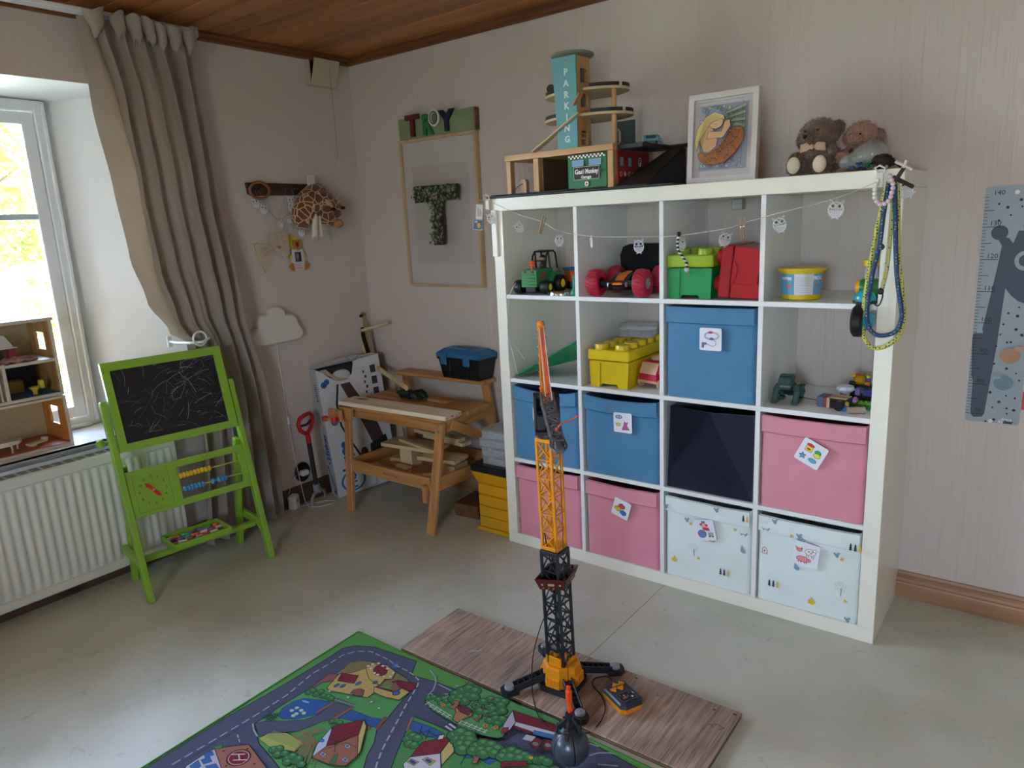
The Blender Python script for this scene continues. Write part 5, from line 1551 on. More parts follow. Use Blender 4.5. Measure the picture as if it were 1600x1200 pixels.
m.prism([(.632+.034*cos(a), 1.900+.040*sin(a)) for a in (2*pi*k/28 for k in range(28))], .044, .052, FW, [[(.632+.021*cos(a), 1.900+.026*sin(a)) for a in (2*pi*k/28 for k in range(28))]]); m.build('letter', mat('letter_white', '#d5d5d2', .5), sg_, 0, world=True)
MB().tube([FW @ V((.632+.0235*cos(a), 1.900+.0285*sin(a), .0525)) for a in (2*pi*k/28 for k in range(28))], .0022, 6, closed=True).build('letter_line', mat('letter_line_black', '#15151a', .5), sg_, world=True)
letter('letter', 'Y', .702, 1.876, .125, mat('letter_navy', '#1f2038', .5), .006, .037, .006, 1.0)

# ---------------------------------------------------------------- toy garage on top of the shelf
TZ = SH+.0008
gw = wood('garage_beech', '#c49a68', '#ab8050', 2, 7, .45, False); gwx = wood('garage_beech_flat', '#c49a68', '#ab8050', 0, 7, .45, False)
gblk = mat('garage_black', '#26262a', .5); teal = mat('garage_teal', '#5f9aa0', .5); gprd = mat('garage_red', '#8c1f26', .5); ggr = mat('garage_green', '#1f6b43', .45); gpal = mat('garage_pale_ply', '#c9b690', .5)
gg_ = thing('toy_garage', 'wooden multi storey toy parking garage with a teal lift tower on the shelf', 'toy garage', (1.60, -.22, TZ))
def G_(name, mb, mt, par=None, sm=35): return mb.build(name, mt, par or gg_, sm, world=True)
G_('base_board', MB().span((1.22, -.405, TZ), (2.03, -.05, TZ+.008), .002), gblk)
zb = TZ+.0085
G_('drive_strip', MB().span((1.255, -.42, zb), (1.62, -.30, zb+.003), .001), mat('drive_grey', '#3b3c44', .6))
G_('deck', MB().span((1.317, -.40, 1.626), (1.80, -.13, 1.648), .001), gwx)
for x in (1.323, 1.452, 1.775): G_('post', MB().span((x, -.398, zb), (x+.024 if x > 1.4 else x+.02, -.37, 1.6255), .001), gw)
G_('post', MB().span((1.323, -.16, zb), (1.343, -.132, 1.6255), .001), gw)
G_('back_wall', MB().span((1.476, -.150, zb), (1.80, -.135, 1.6255)), gpal)
G_('partition', MB().span((1.476, -.37, zb), (1.480, -.15, 1.6255)), mat('garage_dark_ply', '#5c4632', .6))
G_('workshop_door', MB().span((1.612, -.402, zb+.004), (1.7745, -.396, 1.622), .001), ggr)
ink = Ink(frame((1.612, -.4024, zb+.004), (0, -1, 0), (1, 0, 0)), .0001)
for i in range(20):
    for j in range(2): ink.rect(.003+i*.0078, .104+j*.006, .003+(i+1)*.0078, .110+j*.006, '#e9e4d4' if (i+j) % 2 else '#17171b')
for x in (.022, .094): ink.rect(x, .078, x+.048, .098, '#6fa0c4', '#b9b49a', .0012)
ink.rect(.028, .030, .134, .074, '#17171b', '#cfcfc8', .0012)
ink.text('Gas', .048, .057, .023, '#e8e8e4', bold=.0007, sx=.9); ink.text('Monkey', .104, .057, .023, '#e8e8e4', bold=.0007, sx=.72); ink.text('Garage', .080, .038, .015, '#e8e8e4', bold=.0004); ink.ell(.068, .057, .006, .009, '#8f8f8c')
ink.ell(.147, .056, .006, .008, '#123a26')
def star(ink, x, y, r):
    ink.ell(x, y, r, r, '#e4e0d4', '#3a3a3a', .0006); ink.poly([(x+r*.85*(1 if k % 2 == 0 else .42)*cos(pi/2+k*pi/5), y+r*.85*(1 if k % 2 == 0 else .42)*sin(pi/2+k*pi/5)) for k in range(10)], '#b0282c')
star(ink, .082, .014, .009); ink.build('door_print', gg_, world=True)
G_('side_wall', MB().span((1.7995, -.37, zb), (1.803, -.13, 1.625)), gprd)
ink = Ink(frame((1.8032, -.40, zb), (1, 0, 0), (0, 1, 0)), .0001)
for k in range(2): ink.rect(.045+k*.06, .072, .070+k*.06, .104, '#7fa3a8', '#4a1518', .001)
ink.ell(.195, .09, .014, .018, '#e9e4d4', '#17171b', .002); ink.text('P', .195, .09, .03, '#17171b', bold=.001)
for k, c in enumerate(('#d8c060', '#e9e4d4', '#d8d4c8', '#8fae70')): ink.ell(.05+k*.03, .045, .009, .009, c)
ink.ell(.11, .045, .005, .005, '#b0282c'); ink.ell(.05, .045, .004, .006, '#8c1f26'); ink.build('wall_print', gg_, world=True)
G_('side_deck', MB().span((1.8005, -.37, 1.628), (1.90, -.13, 1.644), .001).span((1.805, -.36, 1.644), (1.83, -.14, 1.651), .001), gblk)
# ramp up the side: rises away from the room
m = MB(); m.add([(1.806, -.40, zb+.002), (1.93, -.40, zb+.002), (1.955, -.15, 1.638), (1.91, -.15, 1.638), (1.806, -.40, zb), (1.93, -.40, zb), (1.955, -.15, 1.630), (1.91, -.15, 1.630)], [(0, 1, 2, 3), (4, 7, 6, 5), (0, 4, 5, 1), (1, 5, 6, 2), (2, 6, 7, 3), (3, 7, 4, 0)])
G_('ramp', m, mat('ramp_black', '#2b2826', .45), sm=0)
m = MB(); m.add([(1.935, -.40, zb), (1.935, -.38, zb), (1.960, -.15, zb), (1.960, -.15, 1.628), (1.928, -.395, zb), (1.955, -.15, zb), (1.952, -.15, 1.628)], [(0, 2, 3), (4, 6, 5), (0, 3, 6, 4), (2, 5, 6, 3), (0, 4, 5, 2)])
G_('ramp_side', m, gblk, sm=0)
G_('ramp_top', MB().span((1.90, -.16, 1.636), (1.99, -.09, 1.644), .001).span((1.972, -.15, zb), (1.98, -.10, 1.635)), gblk)
ink = Ink(frame((1.9805, -.125, 1.565), (1, 0, 0), (0, 1, 0)), .0001); star(ink, 0, 0, .020); ink.build('star_sticker', gg_, world=True)
# lift tower, flared towards the top
TWx0, TWx1, ty0, ty1 = 1.560, 1.650, -.385, -.295
m = MB(); m.prism([(TWx0+.006, 1.6485), (TWx1, 1.6485), (TWx1, 1.965), (TWx0-.012, 1.965)], 0, .006, frame((0, ty0, 0), (0, -1, 0), (1, 0, 0)))
G_('tower_front', m, teal, sm=0)
F = frame((TWx1, 0, 0), (1, 0, 0), (0, 1, 0))
def hole(z): return [(ty0+.022, z), (ty1-.020, z), (ty1-.020, z+.042), (ty1-.026, z+.050), (ty0+.028, z+.050), (ty0+.022, z+.042)]
m = MB(); m.prism([(ty0, 1.6485), (ty1, 1.6485), (ty1, 1.965), (ty0, 1.965)], -.006, 0, F, [hole(1.660), hole(1.79), hole(1.875)])
G_('tower_side', m, gw, sm=0)
G_('tower_back', MB().span((TWx0, ty1-.004, 1.6485), (TWx1-.006, ty1, 1.965)).span((TWx0-.002, ty0+.002, 1.6485), (TWx0+.002, ty1-.004, 1.965)), gpal)
G_('lift_car', MB().span((TWx0+.01, ty0+.012, 1.68), (TWx1-.008, ty1-.006, 1.686)).span((TWx0+.01, ty0+.012, 1.70), (TWx1-.008, ty1-.006, 1.703)), gpal)
G_('roof_disc', MB().lathe([(0, 0), (.074, 0), (.078, .002), (.078, .010), (.074, .012), (0, .012)], TR(1.605, -.34, 1.967), 36), mat('roof_sage', '#6f7a68', .5))
ink = Ink(frame((1.605, ty0-.0062, 0), (0, -1, 0), (1, 0, 0)), .0001)
for k, ch in enumerate('PARKING'): ink.text(ch, .002, 1.911-k*.0385, .032, '#c4d6d2', bold=.0012)
ink.ell(.0, 1.944, .005, .005, '#b9b4a0', '#6a6a60', .001); ink.build('tower_lettering', gg_, world=True)
def oval(cx_, cy_, rx_, ry_, n=40): return [(cx_+rx_*cos(2*pi*k/n), cy_+ry_*sin(2*pi*k/n)) for k in range(n)]
def notched(P):
    xa, xb, yb = TWx0-.018, TWx1+.002, ty1+.002
    O = []
    for p, q in zip(P, P[1:]+P[:1]):
        ins = lambda r: xa < r[0] < xb and r[1] < yb
        if not ins(p): O.append(p)
        if p[1] < yb and ins(q) and not ins(p): O += [(xa, p[1]), (xa, yb), (xb, yb), (xb, p[1])]
    return O
for (cx_, cy_, rx_, ry_, z) in ((1.620, -.262, .180, .118, 1.757), (1.610, -.255, .172, .112, 1.846)):
    o = G_('parking_deck', MB().prism(notched(oval(cx_, cy_, rx_, ry_, 64)), z, z+.009), gpal, sm=30)
    for a0, a1 in ((-2.9, -2.05), (-1.15, -.35), (-.22, .5)):
        pth = [(cx_+(rx_-.003)*cos(a0+(a1-a0)*k/12), cy_+(ry_-.003)*sin(a0+(a1-a0)*k/12), z+.0155) for k in range(13)]
        m = MB()
        for a, c in zip(pth, pth[1:]): m.beam(a, c, .004, .013, up=(0, 0, 1))
        G_('edge_rail', m, gblk, o)
for x, y in ((1.49, -.25), (1.752, -.30)): G_('column', MB().cyl((x, y, 1.6485), (x, y, 1.7565), .0095, 16).cyl((x, y, 1.7665), (x, y, 1.8455), .0095, 16), gw)
a, b_ = V((1.449,-0.39,1.65)), V((1.662,-0.39,1.767))
G_('car_ramp', MB().beam(a, b_, .030, .006, up=(0, 0, 1), b=.001), gpal)
a, b_ = V((1.641,-0.39,1.793)), V((1.669,-0.39,1.833))
G_('upper_ramp', MB().beam(a, b_, .030, .005, up=(0, 0, 1), b=.001), gwx)
pu = thing('toy_fuel_pump', 'small wooden fuel pump with a black cord under the garage canopy', 'toy fuel pump', tuple(V((1.381,-0.36,1.53))-V((0, 0, 0))))
pu.location.z = zb+.0035
m = MB(); m.prism([(-.014, 0), (.014, 0), (.014, .045), (.008, .052), (-.008, .052), (-.014, .045)], -.010, .010, frame((0, 0, 0), (0, -1, 0), (1, 0, 0))); m.build('body', gw, pu, 0)
MB().tube([(.0, -.011, .036), (-.015, -.014, .032), (-.030, -.014, .022), (-.045, -.014, .010)], .0012, 6).build('cord', gblk, pu)
wr2 = mat('car_wheel_brown', '#2b1712', .3); 
cr_ = thing('toy_car', 'yellow toy car with big dark wheels parked on the upper garage deck', 'toy car', (1.500, -.30, 1.8555), .4)
MB().box((0, 0, .008), (.05, .022, .010), .003).build('chassis', mat('toy_car_yellow', '#c98a28', .4), cr_)
for x in (-.014, .014):
    for y in (-.016, .016): MB().lathe([(.004, -.006), (.014, -.006), (.0165, -.003), (.0165, .003), (.014, .006), (.004, .006)], TR(x, y, .0225) @ RX(pi/2), 18).build('wheel', wr2, cr_)
vn = thing('toy_van', 'small teal toy van on the black garage side deck', 'toy car', (1.872, -.25, 1.6445), .5)
m = MB(); m.box((0, 0, .019), (.062, .028, .026), .006); m.box((.034, 0, .012), (.012, .024, .012), .003); m.build('body', teal, vn)
MB().box((-.0, -.0145, .024), (.036, .002, .010)).build('window', mat('toy_glass_dark', '#30464c', .2), vn)
for x in (-.018, .02):
    for y in (-.013, .013): MB().cyl((x, y-.003, .005), (x, y+.003, .005), .0055, 12).build('wheel', gblk, vn)
bt = thing('toy_fuel_hose', 'white bent tube standing behind the teal lift tower', 'toy part', (1.72, -.23, 1.6485))
MB().tube([(-.012, 0, 0), (-.012, 0, .05), (-.006, 0, .062), (.008, 0, .064), (.015, 0, .055), (.015, 0, 0)], .004, 8).build('tube', mat('toy_white_tube', '#c4c0b4', .4), bt, 60)
tbk = thing('toy_signboard', 'grey board standing on the garage deck behind the tower', 'toy part', (1.735, -.17, 1.6485))
MB().span((-.055, 0, 0), (.03, .006, .10), .001).build('board', mat('toy_slate_green', '#4b5a55', .5), tbk)

# ---------------------------------------------------------------- framed mermaid drawing
pfm = thing('framed_drawing', 'white box frame with a coloured drawing of a curled up mermaid leaning on the wall', 'picture', (2.16, -.32, TZ), rot=RZ(.0) @ RX(-.07))
pw, ph_ = .236, .287
FP = frame((-.118, 0, .002), (0, -1, 0), (1, 0, 0))
m = MB(); m.prism([(0, 0), (pw, 0), (pw, ph_), (0, ph_)], -.024, .004, FP, [[(.018, .018), (pw-.018, .018), (pw-.018, ph_-.018), (.018, ph_-.018)]]); m.build('frame', mat('white_frame', '#c9c4bf', .4), pfm, 0)
MB().prism([(.018, .018), (pw-.018, .018), (pw-.018, ph_-.018), (.018, ph_-.018)], -.022, -.012, FP).build('mount', mat('frame_mount', '#bcb6b4', .7), pfm, 0)
ink = Ink(FP @ TR(.036, .040, -.0118), .00012)
dw, dh_ = .164, .210
ink.rect(0, 0, dw, dh_, '#8b90a2')
rnd = random.Random(4)
for k in range(90):
    x, y = rnd.uniform(.008, dw-.008), rnd.choice([rnd.uniform(.15, .20), rnd.uniform(.006, .04)])
    r = rnd.uniform(.005, .009); ink.ell(x, y, r, r*.7, rnd.choice(['#9fa4b8', '#7f86a0', '#a9a6ae', '#8ea08c']), '#4a4c58', .001, n=7, rot=rnd.random()*3)
for k in range(5): ink.poly([(.10+.01*k, .18-.012*k), (dw-.002, .20-.022*k), (dw-.002, .19-.022*k), (.09+.01*k, .17-.012*k)], '#93a184', '#565c4c', .001)
ink.poly([(.05, .20), (.09, .18), (.11, .165), (.075, .16), (.02, .13), (.006, .10), (.006, .14)], '#7f9aa8', '#4f6470', .001)
for k in range(8): ink.line([(.008+.004*k, .11+.008*k), (.05+.004*k, .165+.004*k)], .0012, rnd.choice(['#b9b08c', '#6f8c9a', '#a7b4bc']))
tail = [(.010, .035), (.03, .018), (.065, .014), (.10, .022), (.135, .05), (.158, .085), (.160, .115), (.148, .130), (.125, .128), (.105, .105), (.085, .075), (.055, .055), (.03, .05), (.015, .06), (.006, .055)]
ink.poly(tail, '#a5663a', '#4e3020', .0015)
for k in range(200):
    x, y = rnd.uniform(.02, .155), rnd.uniform(.02, .125)
    inside = False; j = len(tail)-1
    for i in range(len(tail)):
        if (tail[i][1] > y) != (tail[j][1] > y) and x < (tail[j][0]-tail[i][0])*(y-tail[i][1])/(tail[j][1]-tail[i][1])+tail[i][0]: inside = not inside
        j = i
    if inside: ink.ell(x, y, .0035, .0025, rnd.choice(['#b9794a', '#8f5632', '#c48c58']), '#5b3a22', .0007, n=6)
ink.poly([(.035, .055), (.055, .052), (.078, .068), (.082, .09), (.068, .12), (.055, .145), (.03, .14), (.018, .11), (.025, .08)], '#c29a6c', '#5b4028', .0013)
ink.poly([(.045, .095), (.10, .095), (.125, .13), (.120, .15), (.105, .145), (.095, .115), (.05, .118)], '#c7a074', '#5b4028', .0013)
ink.ell(.075, .145, .024, .020, '#cfa97c', '#5b4028', .0013)
ink.poly([(.04, .165), (.07, .178), (.10, .165), (.105, .15), (.09, .155), (.06, .145), (.04, .12), (.02, .09), (.012, .06), (.004, .09), (.012, .13)], '#c9b572', '#6b5a34', .0013)
for k in range(9): ink.line([(.04+.006*k, .172-.001*k), (.03+.002*k, .13), (.014+.002*k, .085-.002*k)], .0007, '#8f7a42')
ink.line([(.066, .140), (.078, .138)], .0008, '#4e3020'); ink.line([(.07, .132), (.08, .131)], .0008, '#8c4030')
ink.line([(0, 0), (dw, 0), (dw, dh_), (0, dh_), (0, 0)], .0008, '#50525a')
ink.build('drawing', pfm)
MB().prism([(.018, .018), (pw-.018, .018), (pw-.018, ph_-.018), (.018, ph_-.018)], .0, .0012, FP).build('glazing', pg_, pfm, 0)

# ---------------------------------------------------------------- teddy bears
def furmat(name, c, c2):
    m, nt, b = nodes(name); L = nt.links.new
    tc = nt.nodes.new('ShaderNodeTexCoord'); nz = nt.nodes.new('ShaderNodeTexNoise'); nz.inputs['Scale'].default_value = 110; nz.inputs['Detail'].default_value = 4; nz.inputs['Distortion'].default_value = 1.2
    L(tc.outputs['Object'], nz.inputs['Vector']); rp = nt.nodes.new('ShaderNodeValToRGB'); e = rp.color_ramp.elements
    e[0].position = .3; e[0].color = (*lin(c2), 1); e[1].position = .7; e[1].color = (*lin(c), 1)
    L(nz.outputs[0], rp.inputs[0]); L(rp.outputs[0], b.inputs['Base Color']); b.inputs['Roughness'].default_value = .95; b.inputs['Sheen Weight'].default_value = .5
    bp = nt.nodes.new('ShaderNodeBump'); bp.inputs['Strength'].default_value = .9; bp.inputs['Distance'].default_value = .006; L(nz.outputs[0], bp.inputs['Height']); L(bp.outputs[0], b.inputs['Normal'])
    return m
def furball(mb, c, r, seed=0, n=40, m_=26, amp=.05, M=None):
    mb.ball(c, r, n, m_, M, f=lambda p: 1+amp*(noise.noise(V((p.x*7+seed, p.y*7, p.z*7)))+.7*noise.noise(V((p.x*17, p.y*17+seed, p.z*17)))))
def tufts(name, mt, par, blobs, n, ln, seed):
    """short fur locks standing off the body"""
    rnd = random.Random(seed); m = MB()
    for c, r in blobs:
        for k in range(n):
            d = V((rnd.gauss(0, 1), rnd.gauss(0, 1), rnd.gauss(0, 1))).normalized()
            p = V(c)+V((d.x*r[0], d.y*r[1], d.z*r[2])); t_ = V((rnd.gauss(0, 1), rnd.gauss(0, 1), rnd.gauss(0, 1)-.4)).cross(d).normalized()
            L = ln*rnd.uniform(.6, 1.3); s = d.cross(t_)*ln*.13
            q = p+d*L*.55+t_*L*.6
            m.add([p-d*.002-s, p-d*.002+s, q], [(0, 1, 2)])
    return tag(m.build(name, mt, par, 0), kind='stuff')
bf_ = furmat('brown_bear_fur', '#80634c', '#4f3a2b'); pf_ = furmat('pink_bear_fur', '#b98a74', '#8f6552')
sole = mat('bear_sole_cream', '#cbbda4', .9, bump=.3, bs=300); blackp = mat('bear_eye', '#120c0a', .25)
br_ = thing('teddy_bear', 'brown curly teddy bear with a cream bow tie sitting on the shelf', 'teddy bear', (2.452, -.225, TZ), -.15)
BB = [((0, 0, .062), (.056, .046, .062)), ((-.002, -.012, .138), (.063, .052, .049)), ((-.060, -.008, .120), (.018, .014, .022)), ((.054, -.002, .150), (.019, .014, .022))]
m = MB()
for i, (c, r) in enumerate(BB): furball(m, c, r, i*3)
furball(m, (-.020, -.052, .123), (.028, .022, .022), 5)
m.tube([(-.04, -.01, .085), (-.068, -.03, .055), (-.080, -.045, .03)], [.020, .019, .017], 14); m.tube([(.04, -.01, .085), (.066, -.03, .06), (.075, -.045, .035)], [.020, .019, .017], 14)
m.tube([(-.03, -.02, .026), (-.04, -.07, .027), (-.042, -.098, .032)], [.026, .026, .029], 18); m.tube([(.03, -.02, .026), (.040, -.06, .027), (.046, -.098, .030)], [.026, .026, .029], 18)
m.build('body', bf_, br_, 80)
br_.scale = (.93,)*3
tufts('fur', bf_, br_, BB+[((-.042, -.092, .032), (.029, .016, .031)), ((.046, -.092, .030), (.029, .016, .030)), ((-.020, -.052, .123), (.028, .022, .022)), ((-.07, -.035, .05), (.02, .02, .03)), ((.068, -.035, .05), (.02, .02, .03))], 900, .013, 3)
for x, z in ((-.042, .036), (.046, .034)):
    m = MB(); m.ball((x, -.112, z), (.023, .010, .028), 20, 12); m.build('sole', sole, br_, 80)
for x in (-.030, .014): MB().ball((x, -.062, .146), (.0045, .004, .0045), 10, 8).build('eye', blackp, br_, 80)
MB().ball((-.022, -.078, .128), (.008, .005, .006), 12, 8).build('nose', blackp, br_, 80)
bow = mat('bow_cream_cloth', '#b89c80', .85)
m = MB()
for sg in (-1, 1): m.add([(0, -.066, .094), (sg*.018, -.072, .108), (sg*.042, -.066, .104), (sg*.044, -.064, .078), (sg*.016, -.072, .082), (sg*.020, -.080, .094)], [(0, 1, 5), (1, 2, 5), (2, 3, 5), (3, 4, 5), (4, 0, 5)])
m.ball((0, -.072, .094), (.008, .006, .009), 10, 8); m.build('bow_tie', bow, br_, 60)
ink = Ink(frame((.046, -.1225, .026), (0, -1, .1), (1, 0, 0)), .0001); ink.text('Bärli', 0, 0, .012, '#5a4a38', shear=.3) if False else None
pbk = thing('teddy_bear', 'smaller pinkish beige teddy bear slumped behind the grey balloon', 'teddy bear', (2.568, -.185, TZ), .1)
PB = [((0, 0, .05), (.050, .042, .052)), ((-.004, -.018, .118), (.044, .040, .036)), ((-.042, -.010, .108), (.014, .011, .018)), ((.043, -.004, .108), (.014, .011, .018))]
m = MB()
for i, (c, r) in enumerate(PB): furball(m, c, r, 20+i*3)
furball(m, (-.020, -.050, .104), (.022, .018, .016), 9)
m.tube([(-.03, -.02, .022), (-.045, -.06, .024), (-.05, -.075, .026)], [.022, .022, .024], 16); m.tube([(.03, -.02, .022), (.045, -.05, .024), (.05, -.075, .026)], [.022, .022, .024], 16)
m.tube([(-.03, -.01, .075), (-.056, -.03, .055), (-.062, -.045, .04)], [.017, .016, .015], 12)
m.build('body', pf_, pbk, 80)
tufts('fur', pf_, pbk, PB+[((-.020, -.050, .104), (.022, .018, .016))], 900, .011, 8)
MB().ball((-.05, -.088, .046), (.022, .012, .020), 16, 10).build('sole', mat('bear_sole_pink', '#a5776a', .9), pbk, 80)
for x in (-.034, -.004): MB().ball((x, -.060, .114), (.0035, .0035, .0035), 8, 6).build('eye', blackp, pbk, 80)
rb = thing('brown_plush', 'dark reddish brown plush lying between the two teddy bears', 'plush toy', (2.535, -.19, TZ))
m = MB(); furball(m, (0, 0, .03), (.028, .03, .032), 30); furball(m, (.005, -.018, .064), (.018, .016, .016), 33); m.build('body', furmat('rust_fur', '#5e3a28', '#3b2218'), rb, 80)
# balloon
bn = thing('balloon', 'grey green translucent half inflated balloon lying on the shelf corner', 'balloon', (2.60, -.315, TZ), .1)
m = MB(); prof_ = [(.0005, -.072), (.010, -.068), (.019, -.055), (.022, -.045), (.023, -.033), (.030, -.015), (.038, .005), (.041, .022), (.038, .040), (.028, .053), (.014, .060), (.0005, .062)]
m.lathe(prof_, TR(0, 0, .042) @ RY(pi/2-.24) @ RZ(0), 28); m.build('skin', mat('balloon_rubber', '#9aa39a', .12, alpha=.5, spec=.8), bn, 80)
bc = thing('crumpled_foil', 'scrap of crumpled green and blue foil lying on the shelf beside the balloon', 'foil', (2.615, -.372, TZ))
rnd = random.Random(9)
for nm, cx_, mt in (('green_foil', .004, mat('green_foil', '#2f7a58', .3, metal=.3)), ('blue_foil', -.022, mat('blue_foil', '#24508c', .3, metal=.3))):
    m = MB()
    for k in range(16): c = V((cx_+rnd.uniform(-.015, .015), rnd.uniform(-.008, .008), rnd.uniform(.001, .02))); m.add([c, c+V((rnd.uniform(-.015, .015), rnd.uniform(-.01, .01), rnd.uniform(0, .014))), c+V((rnd.uniform(-.012, .012), rnd.uniform(-.01, .01), rnd.uniform(0, .012)))], [(0, 1, 2)])
    m.build(nm, mt, bc, 0)
dr = thing('toy_hedgehog', 'dark brown spiky toy animal lying at the shelf corner', 'toy animal', (2.655, -.345, TZ))
m = MB(); furball(m, (0, 0, .022), (.030, .020, .021), 50, amp=.12); m.tube([(-.02, -.004, .014), (-.038, -.008, .010), (-.052, -.01, .006)], [.012, .008, .003], 10); m.tube([(.02, 0, .018), (.04, -.004, .016), (.05, -.008, .002)], [.010, .006, .003], 8); m.build('body', mat('hedgehog_brown', '#30251f', .8, bump=.5, bs=120), dr, 80)
tufts('spines', mat('hedgehog_spines', '#1d1613', .7), dr, [((0, 0, .022), (.030, .020, .021))], 500, .008, 5)
for x, y in ((-.035, -.018), (-.02, -.02), (.02, -.02)): MB().tube([(x*.6, -.01, .012), (x, y, .002)], [.005, .003], 8).build('leg', mat('hedgehog_tan', '#9a7a5a', .8), dr, 60)

# ---------------------------------------------------------------- string of owl lights across the front
st = mat('twisted_string', '#c9c4b4', .7)
sp = [(1.185,-0.412,1.49), (1.251,-0.412,1.476), (1.382,-0.412,1.423), (1.497,-0.412,1.389), (1.569,-0.412,1.353), (1.709,-0.412,1.33), (1.904,-0.412,1.323), (2.053,-0.412,1.323), (2.22,-0.412,1.341), (2.272,-0.412,1.355), (2.388,-0.412,1.382), (2.548,-0.412,1.416), (2.657,-0.412,1.456)]
sg1 = thing('light_string', 'thin white string of owl lights sagging across the top row of cubbies', 'string of lights', sp[0])
SPP = smooth_path(sp)
m = MB()
for k_ in (0, pi):
    Q = [p+V((0, .0009*cos(i*1.6+k_), .0009*sin(i*1.6+k_))) for i, p in enumerate(smooth_path(SPP, 3))]
    m.tube(Q, .0008, 5)
m.build('string', st, sg1, world=True)
LG = 'owl ornaments along the shelf string'
for lb, c, (a, b_), s_ in (('owl ornament beside the battery pack at the left shelf corner', (1.243,-0.412,1.414), (.2, .3), 1.0), ('owl ornament hanging in the left part of the tractor cubby', (1.383,-0.412,1.374), (.9, .6), .95), ('owl ornament seen edge on right of the first clothes peg', (1.57,-0.412,1.32), (1.1, .0), 1.0),
        ('owl ornament turned away in the toy car cubby, left one', (1.711,-0.412,1.31), (-.8, .5), .95), ('bright owl ornament facing forward above the red wheels', (1.904,-0.412,1.292), (.0, .05), 1.1), ('owl ornament beside the striped snake in the green box cubby', (2.063,-0.412,1.295), (.8, .1), .95),
        ('owl ornament above the red box lid, left of the second clothes peg', (2.216,-0.412,1.308), (.6, -.3), 1.05), ('owl ornament in front of the divider above the yellow tub', (2.389,-0.412,1.349), (.3, .2), 1.1), ('owl ornament at the right of the yellow tub cubby, below the string', (2.551,-0.412,1.387), (.2, -.1), 1.2),
        ('owl ornament tilted under the crossed sticks at the right shelf corner', (2.727,-0.425,1.43), (.0, 1.0), 1.2)):
    owl(lb, c, (sin(a), -cos(a), 0), (cos(a)*cos(b_), sin(a)*cos(b_), sin(b_)), s_, LG)
pegw = wood('clothes_peg_wood', '#b08d68', '#957250', 2, 9, .6, False)
for lb, c, t_ in (('wooden clothes peg on the string above the tractor', (1.495,-0.414,1.377), .32), ('wooden clothes peg on the string above the red box', (2.273,-0.414,1.339), -.05)):
    q = thing('clothes_peg', lb, 'clothes peg', c, rot=RZ(.3) @ RY(t_), group='clothes pegs on the string')
    for sg in (-1, 1): MB().beam((sg*.003, 0, -.034), (sg*.0055, 0, .034), .009, .0045, up=(1, 0, 0), b=.001).build('jaw', pegw, q)
    MB().tube([(-.008, 0, .006), (-.008, -.006, .006), (.008, -.006, .006), (.008, 0, .006)], .0009, 6).build('spring', bolt_m, q)
ck = mat('white_hook_plastic', '#d9d6cc', .4)
for lb, x, z in (('white plastic cup hook over the left front shelf corner', 1.222, 1.478), ('white plastic hook clamped over the right front shelf corner', 2.662, 1.470)):
    q = thing('plastic_hook', lb, 'hook', (x, -.402, z))
    m = MB(); m.span((-.010, -.004, -.030), (.010, .004, .012), .002); m.span((-.010, .004, .012), (.010, .03, .020), .002) if x > 2 else None; m.build('clip', ck, q)
    MB().tube([(-.004, -.004, .01), (-.012, -.008, .024), (0, -.010, .030), (.014, -.008, .022), (.012, -.004, .008)], .003, 8).build('loop', ck, q, 60)
bat = thing('battery_pack', 'white battery case with blue and yellow card hanging at the left shelf corner', 'battery case', (1.188,-0.418,1.424), rot=RZ(.45) @ RY(.10))
MB().box((0, 0, .018), (.030, .010, .062), .003).build('case', ck, bat)
MB().box((-.004, .001, -.034), (.040, .006, .045), .002).build('blister', clear, bat)
ink = Ink(frame((0, -.0052, 0), (0, -1, 0), (1, 0, 0)), .0001)
for k in range(5): ink.line([(-.008+.004*k, .0), (-.008+.004*k, .038-.004*k)], .0012, '#4a4c50')
ink.build('case_print', bat)
ink = Ink(frame((-.004, -.0025, -.034), (0, -1, 0), (1, 0, 0)), .0001); ink.rect(-.017, -.018, .017, .018, '#54688c'); ink.ell(.004, -.002, .007, .010, '#c9a83c'); ink.rect(-.014, .008, -.002, .016, '#aeb8c8'); ink.build('card_print', bat)

# striped snake key ring
sk = thing('snake_toy', 'black and white striped toy snake with a red tongue hanging from the string', 'toy snake', (2.059,-0.42,1.323))
sn, nt, b = nodes('snake_stripes'); tc = nt.nodes.new('ShaderNodeTexCoord'); wv = nt.nodes.new('ShaderNodeTexWave'); wv.bands_direction = 'Z'; wv.inputs['Scale'].default_value = 24; wv.inputs['Distortion'].default_value = 1.5; rp = nt.nodes.new('ShaderNodeValToRGB'); rp.color_ramp.interpolation = 'CONSTANT'
rp.color_ramp.elements[0].color = (.012, .012, .015, 1); rp.color_ramp.elements[1].color = (.72, .72, .72, 1); rp.color_ramp.elements[1].position = .6
nt.links.new(tc.outputs['Object'], wv.inputs['Vector']); nt.links.new(wv.outputs[0], rp.inputs[0]); nt.links.new(rp.outputs[0], b.inputs['Base Color'])
O_ = V((2.059,-0.42,1.323))
P = [V(q)-O_ for q in ((2.059,-0.42,1.323), (2.053,-0.42,1.298), (2.057,-0.42,1.272), (2.076,-0.42,1.249), (2.088,-0.42,1.229), (2.088,-0.42,1.216))]
MB().tube(P, [.005, .005, .005, .0045, .005, .007], 10).build('body', sn, sk, 60)
MB().ball(P[-1]+V((0, 0, -.006)), (.009, .007, .009), 12, 8).build('head', mat('snake_head', '#b9bcc0', .4), sk, 60)
MB().tube([P[-1]+V((.002, 0, -.012)), P[-1]+V((.004, 0, -.024)), P[-1]+V((.007, 0, -.032))], .0018, 6).build('tongue', mat('snake_tongue', '#c05038', .5), sk)
